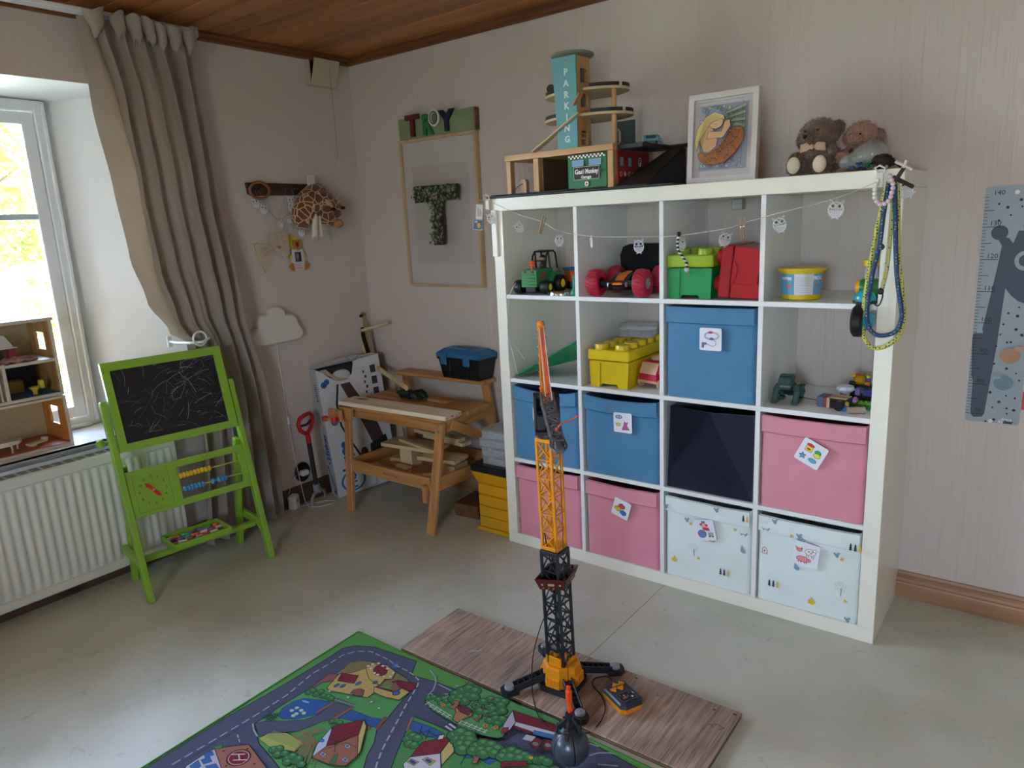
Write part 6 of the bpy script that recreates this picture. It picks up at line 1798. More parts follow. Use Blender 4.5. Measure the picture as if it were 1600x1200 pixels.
MB().ball((0, 0, .006), (.008, .005, .007), 10, 8).build('bow', blackp, sk, 60)

# bracelets, sticks and elastic ropes on the right corner
pl0 = V((2.667,-0.462,1.451))
bl_ = thing('pearl_bracelet', 'pale pink and cream pearl bracelet hanging from the right corner hook', 'bracelet', tuple(pl0))
pk = mat('pearl_pink', '#d9bfc4', .2, spec=.8); pc = mat('pearl_cream', '#dcd6c8', .2, spec=.8)
pts_ = [(2.668,-0.462,1.458), (2.665,-0.462,1.446), (2.663,-0.462,1.434), (2.663,-0.462,1.423), (2.664,-0.462,1.412), (2.67,-0.462,1.401), (2.678,-0.462,1.393), (2.69,-0.462,1.394), (2.699,-0.462,1.401), (2.704,-0.462,1.412), (2.706,-0.462,1.423), (2.708,-0.462,1.435), (2.707,-0.462,1.447), (2.703,-0.462,1.457), (2.699,-0.462,1.467)]
pr_ = {}
for k, q in enumerate(pts_):
    mt = pc if k < 5 else pk
    if mt not in pr_: o = MB().ball((0, 0, 0), .0068, 14, 10).build('pearl', mt, bl_, 80); pr_[mt] = o
    else: o = pr_[mt].copy(); col.objects.link(o)
    o.location = V(q)-pl0
bark2 = mat('dark_twig', '#33231b', .6, bump=.4, bs=200)
xs = thing('twig_cross', 'crossed dark sticks with white tips fixed to the right shelf corner', 'sticks', (2.705,-0.43,1.463))
for a, b_, nm in (((2.691,-0.435,1.426), (2.729,-0.44,1.489), 'twig'), ((2.701,-0.432,1.465), (2.754,-0.44,1.435), 'twig')): MB().tube([a, b_], [.006, .0055], 10).build(nm, bark2, xs, world=True)
for a, b_ in (((2.707,-0.445,1.506), (2.75,-0.445,1.481)), ((2.727,-0.446,1.488), (2.735,-0.447,1.505))): MB().tube([a, b_], [.0045, .004], 10).build('white_bar', mat('pink_white_wood', '#cdbdb2', .5), xs, world=True)
def rope_mat(name, c, dot):
    m, nt, b = nodes(name); L = nt.links.new; tc = nt.nodes.new('ShaderNodeTexCoord'); vo = nt.nodes.new('ShaderNodeTexVoronoi'); vo.inputs['Scale'].default_value = 115; vo.inputs['Randomness'].default_value = .35; rp = nt.nodes.new('ShaderNodeValToRGB'); rp.color_ramp.interpolation = 'CONSTANT'
    rp.color_ramp.elements[0].color = (*lin(dot), 1); rp.color_ramp.elements[1].color = (*lin(c), 1); rp.color_ramp.elements[1].position = .27
    L(tc.outputs['Object'], vo.inputs['Vector']); L(vo.outputs['Distance'], rp.inputs[0]); L(rp.outputs[0], b.inputs['Base Color']); b.inputs['Roughness'].default_value = .7
    return m
ry = rope_mat('yellow_black_cord', '#bdbb5e', '#15161a'); rbm = rope_mat('blue_cord', '#1c3c64', '#8a9a5a')
ry2 = rope_mat('yellow_thin_cord', '#b8b378', '#2a2820')
r1 = thing('elastic_rope', 'yellow and black dotted elastic cord looped down from the right shelf corner', 'rope', (2.711,-0.42,1.442))
Y1 = smooth_path([(2.712,-0.43,1.45), (2.719,-0.43,1.372), (2.728,-0.43,1.248), (2.742,-0.43,1.158), (2.752,-0.43,1.067), (2.742,-0.43,1.021), (2.717,-0.43,0.993), (2.687,-0.43,0.981), (2.665,-0.43,0.991), (2.649,-0.43,1.025), (2.646,-0.43,1.101), (2.653,-0.43,1.194), (2.663,-0.43,1.285), (2.673,-0.43,1.356), (2.683,-0.43,1.426), (2.69,-0.43,1.453)])
MB().tube(Y1, .0062, 10).build('cord', ry, r1, 80, world=True)
r2_ = thing('elastic_rope', 'blue elastic cord with a knot looped beside the yellow one', 'rope', (2.69,-0.445,1.434))
Y2 = smooth_path([(2.709,-0.445,1.445), (2.716,-0.445,1.355), (2.724,-0.445,1.249), (2.732,-0.445,1.178), (2.746,-0.445,1.106), (2.748,-0.445,1.069), (2.737,-0.445,1.037), (2.71,-0.445,1.023), (2.683,-0.445,1.025), (2.663,-0.445,1.051), (2.658,-0.445,1.103), (2.666,-0.445,1.195), (2.68,-0.445,1.277), (2.685,-0.445,1.356), (2.691,-0.445,1.425), (2.694,-0.445,1.449)])
m = MB().tube(Y2, .0062, 10); m.ball((2.685,-0.445,1.275), .009, 10, 8); m.build('cord', rbm, r2_, 80, world=True)
r3 = thing('elastic_rope', 'thinner yellow doubled cord ending in a black hook in front of the shelf side', 'rope', (2.701,-0.42,1.425))
m = MB(); m.tube(smooth_path([(2.701,-0.418,1.446), (2.699,-0.418,1.337), (2.695,-0.418,1.212), (2.686,-0.418,1.147)]), .0035, 8); m.tube(smooth_path([(2.706,-0.418,1.445), (2.704,-0.418,1.337), (2.7,-0.418,1.212), (2.689,-0.418,1.147)]), .0035, 8); m.build('cord', ry2, r3, 80, world=True)
MB().tube(smooth_path([(2.687,-0.42,1.153), (2.692,-0.42,1.134), (2.685,-0.42,1.108), (2.675,-0.42,1.106), (2.667,-0.42,1.119)]), .0020, 8).build('hook', gblk, r3, 80, world=True)
MB().ball((2.686,-0.42,1.147), (.009, .007, .010), 10, 8).build('knot', gblk, r3, 80, world=True)
lws = thing('loose_wire', 'thin white wire hanging down inside the left column of cubbies', 'wire', (1.341,-0.395,1.154))
m = MB(); m.tube(smooth_path([(1.341,-0.395,1.154), (1.309,-0.395,1.107), (1.291,-0.397,1.001), (1.287,-0.397,0.88), (1.287,-0.395,0.798)]), .0011, 6); m.tube(smooth_path([(1.288,-0.395,0.929), (1.312,-0.393,0.841), (1.326,-0.39,0.773)]), .0009, 6); m.tube(smooth_path([(1.291,-0.395,0.921), (1.313,-0.37,0.877), (1.343,-0.36,0.832)]), .0007, 5)
m.build('wire', lace, lws, 60, world=True)

# ---------------------------------------------------------------- first row of cubbies
Z1, Z2 = CZ[0]+.0006, CZ[1]+.0006
tg = mat('tractor_green', '#2f7d45', .35); tk = mat('tyre_black', '#131318', .45); ty_ = mat('hub_yellow', '#d3c31e', .4); org = mat('toy_orange', '#d2581e', .4)
def wheel(par, c, r, w_, tm, hm, ax=(1, 0, 0), hub=.5, n=28, name='wheel'):
    F = TR(*c) @ frame((0, 0, 0), ax, (0, 0, 1))
    o = MB().lathe([(r*hub, -w_/2), (r*.88, -w_/2), (r*.97, -w_*.36), (r, -w_*.15), (r, w_*.15), (r*.97, w_*.36), (r*.88, w_/2), (r*hub, w_/2), (r*hub*.9, w_*.35), (r*hub*.9, -w_*.35), (r*hub, -w_/2)], F, n).build(name, tm, par, 50)
    MB().lathe([(0, -w_*.42), (r*hub, -w_*.42), (r*hub, w_*.42), (r*hub*.8, w_*.50), (r*hub*.3, w_*.44), (0, w_*.47)], F, n).build('hub', hm, o, 50)
    return o
tr_ = thing('toy_tractor', 'green toy tractor with yellow hubs and an orange chimney in the first cubby', 'toy tractor', (1.390, -.285, Z1), .06)
for sx in (-1, 1):
    wheel(tr_, (sx*.064, -.062, .029), .029, .034, tk, ty_, (sx, 0, 0), .5)
    wheel(tr_, (sx*.066, .035, .036), .036, .036, tk, ty_, (sx, 0, 0), .52)
m = MB(); m.grid(lambda u, v: ((.034+.004*sin(pi*v))*(1 if abs(cos(2*pi*u)) > .99 else 1)*max(-1, min(1, 1.5*cos(2*pi*u))), -.088+.125*v, .064+.036*max(-1, min(1, 1.5*sin(2*pi*u)))*(.92+.08*min(1, v*4))), 24, 10, cu=True)
m.prism([(.036*max(-1, min(1, 1.5*cos(2*pi*k/24))), .064+.034*max(-1, min(1, 1.5*sin(2*pi*k/24)))) for k in range(24)], 0, .006, frame((0, -.088, 0), (0, -1, 0), (1, 0, 0)))
for k in range(4): m.box((0, -.0945, .040+.013*k), (.058, .003, .005), .001)
m.build('hood', tg, tr_, 50)
m = MB(); 
for sx in (-1, 1): m.lathe([(0, -.012), (.046, -.012), (.048, 0), (.046, .012), (0, .012)], TR(sx*.046, .036, .040) @ frame((0, 0, 0), (1, 0, 0), (0, 1, 0)), 24)
m.box((0, .045, .05), (.085, .06, .05), .008); m.build('fender', tg, tr_, 50)
MB().box((0, .03, .084), (.035, .012, .035), .004).build('seat', mat('seat_dark_green', '#18402a', .5), tr_)
lm_ = mat('lamp_dark_red', '#6a1f22', .3)
for x in (-.018, .018): MB().box((x, -.0945, .091), (.014, .004, .007), .002).build('headlight', lm_, tr_)
for x in (-.0385, .0385): MB().box((x, -.045, .075), (.003, .026, .026), .001).build('side_panel', mat('panel_red', '#a02430', .4), tr_)
MB().lathe([(.0065, .098), (.0065, .116), (.012, .117), (.013, .122), (.013, .130), (.010, .134), (0, .135)], TR(-.005, -.058, 0), 16).build('chimney', org, tr_)
MB().box((0, -.02, .020), (.05, .13, .024), .004).build('chassis', tk, tr_)
cab = MB()
for sx in (-1, 1): cab.tube([(sx*.034, -.02, .096), (sx*.032, -.008, .150), (sx*.032, .008, .166), (sx*.032, .048, .168), (sx*.034, .062, .158), (sx*.036, .072, .095)], .0038, 8); cab.tube([(sx*.033, .018, .098), (sx*.032, .010, .165)], .0038, 8)
for y, z in ((.008, .166), (.048, .168), (-.014, .13)): cab.tube([(-.032, y, z), (.032, y, z)], .0035, 8)
cab.box((0, .03, .168), (.06, .042, .004), .001); cab.build('roll_cage', tk, tr_, 50)
fg = thing('toy_farmer', 'small brown haired toy driver sitting in the green tractor', 'toy figure', tuple(WM(tr_) @ V((0, .016, .098))))
MB().lathe([(.008, 0), (.014, .006), (.012, .022), (.006, .028)], None, 14).build('body', mat('toy_shirt_brown', '#4a2c20', .6), fg)
MB().ball((0, -.001, .038), (.013, .012, .013), 14, 10).build('head', mat('toy_skin', '#b8866a', .5), fg)
MB().ball((0, .002, .043), (.0145, .0135, .012), 14, 10, f=lambda p: 1 if p.z > -.1 else .6).build('hair', mat('toy_hair', '#2c1812', .7), fg)
tl = thing('toy_trailer', 'orange toy trailer with a blue rim behind the green tractor', 'toy trailer', (1.475, -.13, Z1), .9)
m = MB(); vs = [];
for z, a, b_ in ((.035, .045, .032), (.085, .052, .040)): vs += [(-a, -b_, z), (a, -b_, z), (a, b_, z), (-a, b_, z)]
m.add(vs, [(3, 2, 1, 0), (0, 1, 5, 4), (1, 2, 6, 5), (2, 3, 7, 6), (3, 0, 4, 7)]); m.build('box', org, tl, 0)
m = MB(); m.prism([(-.056, -.044), (.056, -.044), (.056, .044), (-.056, .044)], .082, .092, None, [[(-.048, -.036), (.048, -.036), (.048, .036), (-.048, .036)]]); m.build('rim', mat('toy_blue', '#1f4f96', .4), tl, 0)
for x in (-.03, .03):
    for y in (-.036, .036): wheel(tl, (x, y, .022), .022, .016, mat('tyre_dark_green', '#1c3c26', .5), mat('hub_olive', '#8a8830', .5), (0, 1 if y > 0 else -1, 0), .5)
rg = thing('steel_ring', 'flat silver metal ring lying in front of the tractor wheels', 'ring', (1.515, -.352, Z1))
MB().lathe([(.034, 0), (.038, 0), (.038, .010), (.0365, .012), (.034, .010), (.034, 0)], None, 36, 1.25, .8).build('ring', mat('polished_steel', '#c9ccd2', .12, metal=1), rg, 60)
fx = thing('green_toy_peg', 'upright green toy peg with a round foot at the right of the tractor cubby', 'toy part', (1.592, -.352, Z1))
MB().lathe([(.012, 0), (.014, .01), (.010, .022), (.006, .028), (.005, .06), (.006, .078), (0, .08)], None, 18).build('body', mat('toy_sea_green', '#2e8a68', .35), fx, 60)

rc = thing('toy_rc_car', 'black and orange stunt car with four fat red treaded wheels', 'toy car', (1.795, -.285, Z1), .05)
rw = mat('red_rubber_tyre', '#a8203a', .55)
grey_hub = mat('grey_hub', '#8f9296', .35)
tyre0 = None
for sx, y in ((-1, -.085), (1, -.085), (-1, .085), (1, .085)):
    r = .051; w_ = .046
    if tyre0 is None:
        m = MB(); m.lathe([(r*.42, -w_*.5), (r*.80, -w_*.52), (r*.93, -w_*.40), (r*.965, -w_*.2), (r*.97, 0), (r*.965, w_*.2), (r*.93, w_*.40), (r*.80, w_*.52), (r*.42, w_*.5), (r*.40, .2*w_), (r*.40, -.2*w_), (r*.42, -w_*.5)], None, 36)
        for k in range(22):
            a = 2*pi*k/22
            for s_ in (-1, 1):
                a2 = a+.12*s_
                m.beam((r*.975*cos(a), r*.975*sin(a), 0), (r*.90*cos(a2+.10), r*.90*sin(a2+.10), s_*w_*.46), .0045, .006, up=(cos(a), sin(a), 0), b=.001)
        o = m.build('tyre', rw, rc, 40); tyre0 = o
    else: o = tyre0.copy(); col.objects.link(o)
    o.matrix_basis = TR(sx*.094, y, r+.001) @ frame((0, 0, 0), (sx, 0, 0), (0, 0, 1))
    h = MB().lathe([(.0, -w_*.3), (r*.41, -w_*.3), (r*.41, w_*.45), (r*.34, w_*.50), (r*.30, w_*.42), (r*.12, w_*.40), (0, w_*.46)], None, 24)
    for k in range(5): a = 2*pi*k/5; h.beam((0, 0, w_*.44), (r*.34*cos(a), r*.34*sin(a), w_*.46), .006, .004)
    h.build('rim', grey_hub, o, 40)
m = MB(); F = frame((0, 0, 0), (1, 0, 0), (0, 1, 0))
m.prism([(-.105, .035), (-.10, .050), (-.05, .078), (.02, .088), (.08, .075), (.10, .045), (.10, .026), (-.10, .026)], -.036, .036, F); m.build('body', mat('glossy_black_body', '#101014', .12), rc, 30)
m = MB()
for a, b_ in (((-.1045, .0345), (-.0995, .0510)), ((-.0995, .0510), (-.050, .0790))):
    m.add([(-.016, a[0]-.0006, a[1]), (.016, a[0]-.0006, a[1]), (.020, b_[0], b_[1]+.0006), (-.020, b_[0], b_[1]+.0006)], [(0, 1, 2, 3)])
m.add([(-.020, -.050, .0798), (.020, -.050, .0798), (.014, .01, .0890), (-.014, .01, .0890)], [(0, 1, 2, 3)]); m.build('orange_stripe', mat('bright_orange', '#e0701c', .3), rc, 0)
MB().cyl((-.08, -.085, .05), (.08, -.085, .05), .011, 14).build('front_axle', gblk, rc); MB().cyl((-.08, .085, .05), (.08, .085, .05), .011, 14).build('rear_axle', gblk, rc)
MB().box((-.038, -.098, .046), (.010, .012, .020), .004).build('chrome_lamp', mat('chrome', '#d0d2d8', .08, metal=1), rc)
MB().box((.036, -.098, .046), (.010, .012, .020), .004).build('chrome_lamp', mat('chrome', '#d0d2d8', .08, metal=1), rc)
kc = thing('black_case', 'black soft case standing upright behind the red wheeled car', 'case', (1.80, -.085, Z1), .0)
m = MB(); m.prism([(-.125+.02*(1-cos(a)), .02+.0) for a in (0,)]+[(-.13, .01), (.13, .01), (.133, .14), (.12, .172), (.10, .180), (-.09, .182), (-.118, .172), (-.132, .14)], -.035, .035, frame((0, 0, 0), (0, -1, 0), (1, 0, 0))); m.build('body', mat('black_nylon', '#060608', .8), kc, 30)
MB().box((.118, -.04, .105), (.02, .012, .04), .003).build('tab', mat('navy_tab', '#232a44', .6), kc)

def brick_box(label, loc, M, W_, L, Hb, body, lid, nx, ny, name='brick_box'):
    """storage box shaped like a toy brick: tapered body with arched foot recesses, lipped lid, studs"""
    t = thing(name, label, 'storage box', loc, rot=M)
    a, b_ = W_/2, L/2; z1 = Hb*.70; z2 = Hb*.72; z3 = Hb
    m = MB()
    ta = .90
    for sy in (-1, 1):      # end panels with a foot cut-out and recessed middle
        F = frame((0, sy*b_*.965, 0), (0, sy, 0), (-sy, 0, 0)) if False else frame((0, sy*b_*.95, 0), (0, sy, 0), (1 if sy < 0 else -1, 0, 0))
        m.prism([(-a*ta, 0), (-a*.42, 0), (-a*.36, .012), (a*.36, .012), (a*.42, 0), (a*ta, 0), (a*.96, z1), (-a*.96, z1)], -.006, 0, F)
        for s2 in (-1, 1): m.prism([(s2*a*.46, 0), (s2*a*ta, 0), (s2*a*.96, z1-.002), (s2*a*.42, z1-.002)][::s2], 0, .004, F)
        m.prism([(-a*.5+a*k/10, z1-.002-.014*sin(pi*k/10)) for k in range(11)]+[(a*.5, z1), (-a*.5, z1)], 0, .006, F)
    for sx in (-1, 1):
        m.add([(sx*a*ta, -b_*.95, 0), (sx*a*ta, b_*.95, 0), (sx*a*.96, b_*.95, z1), (sx*a*.96, -b_*.95, z1), (sx*(a*ta-.004), -b_*.95, 0), (sx*(a*ta-.004), b_*.95, 0), (sx*(a*.96-.004), b_*.95, z1), (sx*(a*.96-.004), -b_*.95, z1)], [(0, 1, 2, 3), (7, 6, 5, 4), (0, 4, 5, 1), (0, 3, 7, 4), (1, 5, 6, 2), (2, 6, 7, 3)])
    m.span((-a*ta+.004, -b_*.94, .012), (a*ta-.004, b_*.94, .015))
    m.build('body', body, t, 20)
    m = MB(); m.span((-a, -b_, z2), (a, b_, z3), .004); m.build('lid', lid, t)
    px = W_/nx; py = L/ny
    st = None
    for i in range(nx):
        for j in range(ny):
            x, y = -a+px*(i+.5), -b_+py*(j+.5)
            if st is None:
                st = MB().lathe([(px*.30, 0), (px*.30, .018), (px*.285, .020), (0, .020)], None, 24).build('stud', lid, t, 40)
            else: q = st.copy(); col.objects.link(q); st = q
            st.location = (x, y, z3)
    return t
brick_box('green storage box with a lime lid shaped like a toy brick', (2.076, -.255, Z1), RZ(0), .168, .235, .150, mat('box_green', '#2a9152', .3), mat('box_lime', '#93b52a', .35), 2, 3)
brick_box('red storage box lying on its side with the lid to the left', (2.316, -.245, Z1+.083), RZ(.04) @ RY(-1.48) , .176, .24, .138, mat('box_red', '#a81420', .3), mat('box_red_lid', '#a01622', .3), 2, 3)
yt = thing('plastic_tub', 'round yellow plastic tub with a blue and white printed label', 'tub', (2.427, -.285, Z1))
yp = mat('tub_yellow', '#d4b81c', .35)
MB().lathe([(.0, 0), (.055, 0), (.060, .003), (.060, .006), (.065, .086), (.0655, .090)], None, 40).build('body', yp, yt, 50)
MB().lathe([(.0655, .0905), (.074, .0905), (.0745, .094), (.073, .0955), (.0735, .100), (.072, .102), (0, .1015)], None, 40).build('lid', yp, yt, 40)
lbm = MB(); 
def lab(mb, a0, a1, z0, z1, off): 
    mb.grid(lambda u, v: ((.0602+.0045*((z0+(z1-z0)*v)/.086)+.0006+off)*cos(a0+(a1-a0)*u), (.0602+.0045*((z0+(z1-z0)*v)/.086)+.0006+off)*sin(a0+(a1-a0)*u), z0+(z1-z0)*v), 20, 3)
lab(lbm, radians(-175), radians(-5), .018, .084, 0); lbm.build('blue_label', mat('label_blue', '#5f9fc4', .4), yt, 60)
lb2 = MB(); lab(lb2, radians(-95), radians(-42), .018, .084, .0003); lb2.build('white_label', mat('label_paper', '#c9cdd4', .5), yt, 60)
def cyltext(txt, ang, z, size, mt, name, sx=1):
    mb = MB().text(txt, size, Matrix(), 0, 'CENTER', .0006, sx); q = MB()
    R = .0602+.0045*(z/.086)+.0012
    q.add([(R*cos(ang+p.x/R), R*sin(ang+p.x/R), z+p.y) for p in mb.v], mb.f); q.build(name, mt, yt, 0)
wt_ = mat('label_white_ink', '#e8ecf2', .5); gt_ = mat('label_grey_ink', '#8d9098', .5)
cyltext('HOPPERS', radians(-122), .069, .013, wt_, 'lettering', .8); cyltext('FROG', radians(-28), .070, .016, wt_, 'lettering', .8)
q = MB()
for k in range(9): lab(q, radians(-91), radians(-55 if k % 3 else -48), .026+k*.0058, .0268+k*.0058, .0006)
q.build('fine_print', gt_, yt, 0)
q = MB(); lab(q, radians(-116), radians(-102), .040, .052, .0006); lab(q, radians(-36), radians(-26), .042, .054, .0006); q.build('printed_hand', mat('label_skin', '#c07a64', .5), yt, 0)
gv = thing('toy_submarine', 'green toy vehicle with yellow ends and a clear dome, half behind the shelf side', 'toy vehicle', (2.628, -.265, Z1))
MB().tube([(-.028, 0, .038), (-.02, 0, .038), (.02, 0, .038), (.035, 0, .038)], [.024, .028, .028, .026], 20).build('hull', mat('toy_dark_green', '#2c6a2c', .35), gv, 50)
MB().cyl((-.040, 0, .038), (-.028, 0, .038), .022, 20).cyl((.0, 0, .105), (.0, 0, .122), .024, 20).build('yellow_end', mat('toy_yellow', '#d4a81c', .35), gv)
MB().lathe([(.022, .062), (.020, .085), (.016, .104)], TR(.0, 0, 0), 20).build('dome', clear, gv, 60); MB().box((0, 0, .006), (.05, .05, .011), .002).build('keel', gblk, gv)
cp = thing('clip_on_lamp', 'turquoise and black toy lamp clipped over the shelf edge behind the elastic cords', 'toy lamp', (2.637, -.375, Z1))
turq = mat('turquoise_plastic', '#2a9aa4', .2)
MB().lathe([(.030, .0), (.032, .006), (.030, .010)], TR(0, 0, .0), 24, 1.1, .6).build('base', gblk, cp, 50); MB().ball((0, 0, .012), (.031, .020, .030), 24, 14).build('dome', turq, cp, 60)
MB().span((-.020, -.026, -.035), (.006, -.0195, .006), .002).build('clip', gblk, cp)
MB().lathe([(.0, -.016), (.042, -.016), (.048, -.010), (.048, .010), (.042, .016), (0, .016)], TR(-.006, -.037, -.048) @ frame((0, 0, 0), (1, 0, 0), (0, 0, 1)), 24).build('drum', mat('black_drum', '#14151a', .35), cp, 30)
MB().ball((.016, -.037, -.046), (.022, .028, .028), 18, 12).build('lens', turq, cp, 60)

# ---------------------------------------------------------------- second row
bpl = thing('brick_baseplate', 'green studded brick baseplate tilted up in the left cubby', 'baseplate', (1.285, -.36, Z2))
A, B_, C_, D_ = V((1.290, -.362, Z2+.002)), V((1.612, -.372, .930)), V((1.606, -.15, .842)), V((1.300, -.135, Z2+.002))
nrm = (B_-A).cross(D_-A).normalized()
m = MB(); q = [A, B_, C_, D_]; m.add(q+[p+nrm*.003 for p in q], [(3, 2, 1, 0), (4, 5, 6, 7), (0, 1, 5, 4), (1, 2, 6, 5), (2, 3, 7, 6), (3, 0, 4, 7)]); m.build('plate', mat('baseplate_green', '#1f8a55', .35), bpl, 0, world=True)
m = MB()
for i in range(26):
    for j in range(18):
        u, v = (i+.5)/26, (j+.5)/18; p = A.lerp(B_, u).lerp(D_.lerp(C_, u), v)+nrm*.003; m.tube([p, p+nrm*.003], .004, 6)
tag(m.build('studs', mat('baseplate_green', '#1f8a55', .35), bpl, 0, world=True), kind='stuff')
brick_box('yellow storage box shaped like a long toy brick with studs', (1.745, -.195, Z2), RZ(0), .180, .345, .145, mat('box_yellow', '#d9bd16', .3), mat('box_yellow_lid', '#dcc01a', .3), 2, 5)
cbx = thing('clear_box', 'small clear hinged box lying on top of the yellow brick box', 'box', (1.745, -.12, Z2+.1665), .25)
m = MB(); m.prism([(-.065, -.04), (.05, -.055), (.075, -.02), (.07, .045), (-.05, .05), (-.075, .01)], 0, .028); m.build('base', clear, cbx, 0); m = MB(); m.prism([(-.067, -.042), (.052, -.057), (.077, -.02), (.072, .047), (-.052, .052), (-.077, .01)], .029, .048); m.build('lid', clear, cbx, 0)
MB().box((-.01, -.054, .026), (.03, .004, .016), .001).build('clasp', clear, cbx)
tw = thing('toy_truck', 'red and natural wood toy truck with a round knob in front of the yellow box', 'toy truck', (1.897, -.262, Z2), -.25)
pw_ = mat('truck_pink_red', '#b0203c', .5); nat = wood('truck_maple', '#c9a98a', '#b8946f', 0, 8, .5, False)
F = frame((0, 0, 0), (1, 0, 0), (0, 1, 0))
m = MB(); m.prism([(-.052, .030), (.06, .030), (.06, .100), (-.030, .100), (-.052, .058)], -.042, .042, F); m.build('cab', pw_, tw, 0)
m = MB(); m.add([(-.040, -.0535, .056), (.040, -.0535, .056), (.040, -.0325, .096), (-.040, -.0325, .096)], [(0, 1, 2, 3)]); m.build('windscreen', nat, tw, 0)
MB().span((-.044, -.054, .020), (.044, .062, .030), .002).build('chassis', nat, tw); MB().lathe([(.008, .100), (.026, .103), (.028, .109), (.024, .115), (.008, .118), (0, .122)], TR(0, .01, 0), 20).build('knob', nat, tw, 50)
MB().add([(.0425, -.040, .058), (.0425, -.010, .058), (.0425, -.010, .09), (.0425, -.028, .09)], [(0, 1, 2, 3)]).build('side_window', nat, tw, 0)
for x in (-.046, .046):
    for y in (-.035, .04): MB().lathe([(0, -.006), (.016, -.006), (.018, -.003), (.018, .003), (.016, .006), (0, .006)], TR(x, y, .018) @ frame((0, 0, 0), (1, 0, 0), (0, 1, 0)), 20).build('wheel', nat, tw, 40)

dn = thing('toy_dinosaur', 'grey green robot dinosaur toy standing on the cubby floor', 'toy dinosaur', (2.395, -.275, Z2), .0)
dg = mat('dino_grey_green', '#3c5a56', .5, bump=.4, bs=90); dk2 = mat('dino_dark', '#1a2224', .5)
m = MB(); m.tube([(0, .045, .040), (0, .015, .042), (0, -.012, .050), (0, -.022, .060)], [.018, .026, .024, .018], 14); m.build('body', dk2, dn, 50)
m = MB(); m.prism([(-.050, .062), (-.056, .072), (-.048, .088), (-.030, .098), (-.006, .096), (.004, .080), (-.004, .066), (-.03, .060)], -.020, .020, F); m.box((0, -.036, .098), (.03, .02, .006), .002); m.build('head', dg, dn, 30)
m = MB()
for k in range(6): x = -.015+.006*k; m.add([(x, -.0515, .064), (x+.006, -.0515, .064), (x+.003, -.0535, .055)], [(0, 1, 2)])
m.build('teeth', mat('dino_tooth', '#8a948a', .5), dn, 0)
MB().prism([(-.052, .050), (-.044, .060), (-.004, .062), (-.004, .052), (-.03, .046)], -.017, .017, F).build('jaw', dg, dn, 30)
for sx in (-1, 1):
    m = MB(); m.tube([(sx*.026, -.012, .055), (sx*.034, -.024, .040), (sx*.034, -.034, .020), (sx*.034, -.038, .004)], [.013, .012, .010, .012], 10); m.box((sx*.034, -.044, .005), (.022, .026, .009), .003); m.build('front_leg', dg, dn, 50)
    m = MB(); m.tube([(sx*.024, .030, .048), (sx*.032, .036, .030), (sx*.030, .030, .012)], [.016, .014, .010], 10); m.box((sx*.030, .024, .005), (.020, .030, .009), .003); m.build('rear_leg', dg, dn, 50)
MB().tube([(0, .045, .040), (.008, .066, .030), (.022, .078, .034), (.030, .084, .044)], [.014, .010, .006, .004], 8).build('tail', dg, dn, 50)
MB().tube(smooth_path([(.03, .05, .006), (.07, .04, .004), (.115, .03, .008), (.135, .035, .026)]), .0015, 6).build('cable', mat('brown_cable', '#6a5548', .6), dn)
# loose builds of small bricks
def bricks(name, label, loc, rz, parts, group=None):
    t = thing(name, label, 'toy bricks', loc, rz, group)
    for c, x, y, z, w_, d_, h_, c2 in parts:
        m = MB(); m.box((x, y, z+h_/2), (w_-.0004, d_-.0004, h_-.0002), .0006)
        nx_, ny_ = max(1, round(w_/.016)), max(1, round(d_/.016))
        for i in range(nx_):
            for j in range(ny_): m.cyl((x-w_/2+w_*(i+.5)/nx_, y-d_/2+d_*(j+.5)/ny_, z+h_), (x-w_/2+w_*(i+.5)/nx_, y-d_/2+d_*(j+.5)/ny_, z+h_+.0038), .0045, 10)
        m.build('brick', mat('brick_'+c[1:], c, .3), t)
    return t
wb_ = thing('wooden_block_car', 'grey red and wood striped block with a black connector at the front', 'toy block', (2.548, -.285, Z2), -.12)
for k, (c, a, b_) in enumerate((('#4d5672', -.050, -.028), ('#7a3440', -.028, -.018), ('#b4967a', -.018, -.008))): MB().span((a, -.028, 0), (b_, .028, .034), .001).build('stripe', mat('block_'+c[1:], c, .5), wb_)
MB().span((-.008, -.026, 0), (.044, .028, .033), .001).build('black_body', gblk, wb_)
for k, c in enumerate(('#c9a878', '#8f5a44', '#c9a878')): MB().span((-.006, -.024+.017*k, .0332), (.042, -.008+.017*k, .0350)).build('top_strip', mat('block_'+c[1:], c, .5), wb_)
MB().cyl((.028, -.030, .016), (.028, -.052, .016), .016, 16).box((.006, -.030, .016), (.022, .008, .026), .002).build('connector', mat('connector_black', '#0c0c10', .3), wb_)
bricks('brick_build', 'small brick scene on a green plate at the right of the cubby', (2.622, -.262, Z2), 0, [('#1f8a3c', 0, 0, 0, .064, .064, .0035, 0), ('#7fb53a', .008, .022, .0035, .044, .016, .010, 0), ('#2c6a2c', -.024, .016, .0035, .016, .030, .010, 0), ('#c48ac0', -.024, .016, .0136, .016, .032, .010, 0)])
bricks('brick_build', 'blue bricks with yellow and brown pieces beside the black connector', (2.580, -.322, Z2), .1, [('#2a78b8', 0, 0, 0, .034, .020, .014, 0), ('#d0a428', .010, .004, .0142, .014, .014, .010, 0), ('#5a3020', -.006, .0, .0142, .014, .014, .007, 0)])
sc_ = bricks('brick_tower', 'tall dark and purple brick build with gold pieces at the back right of the cubby', (2.602, -.150, Z2), 0, [('#1c1e28', 0, 0, 0, .110, .032, .018, 0), ('#4a4a8c', .020, -.010, .0182, .032, .030, .020, 0), ('#8a78b8', -.012, -.012, .0182, .016, .026, .022, 0), ('#15151c', -.030, 0, .0182, .040, .028, .030, 0), ('#1f3f80', .036, -.018, .0182, .018, .016, .012, 0), ('#15151c', .012, .006, .0405, .080, .016, .010, 0)])
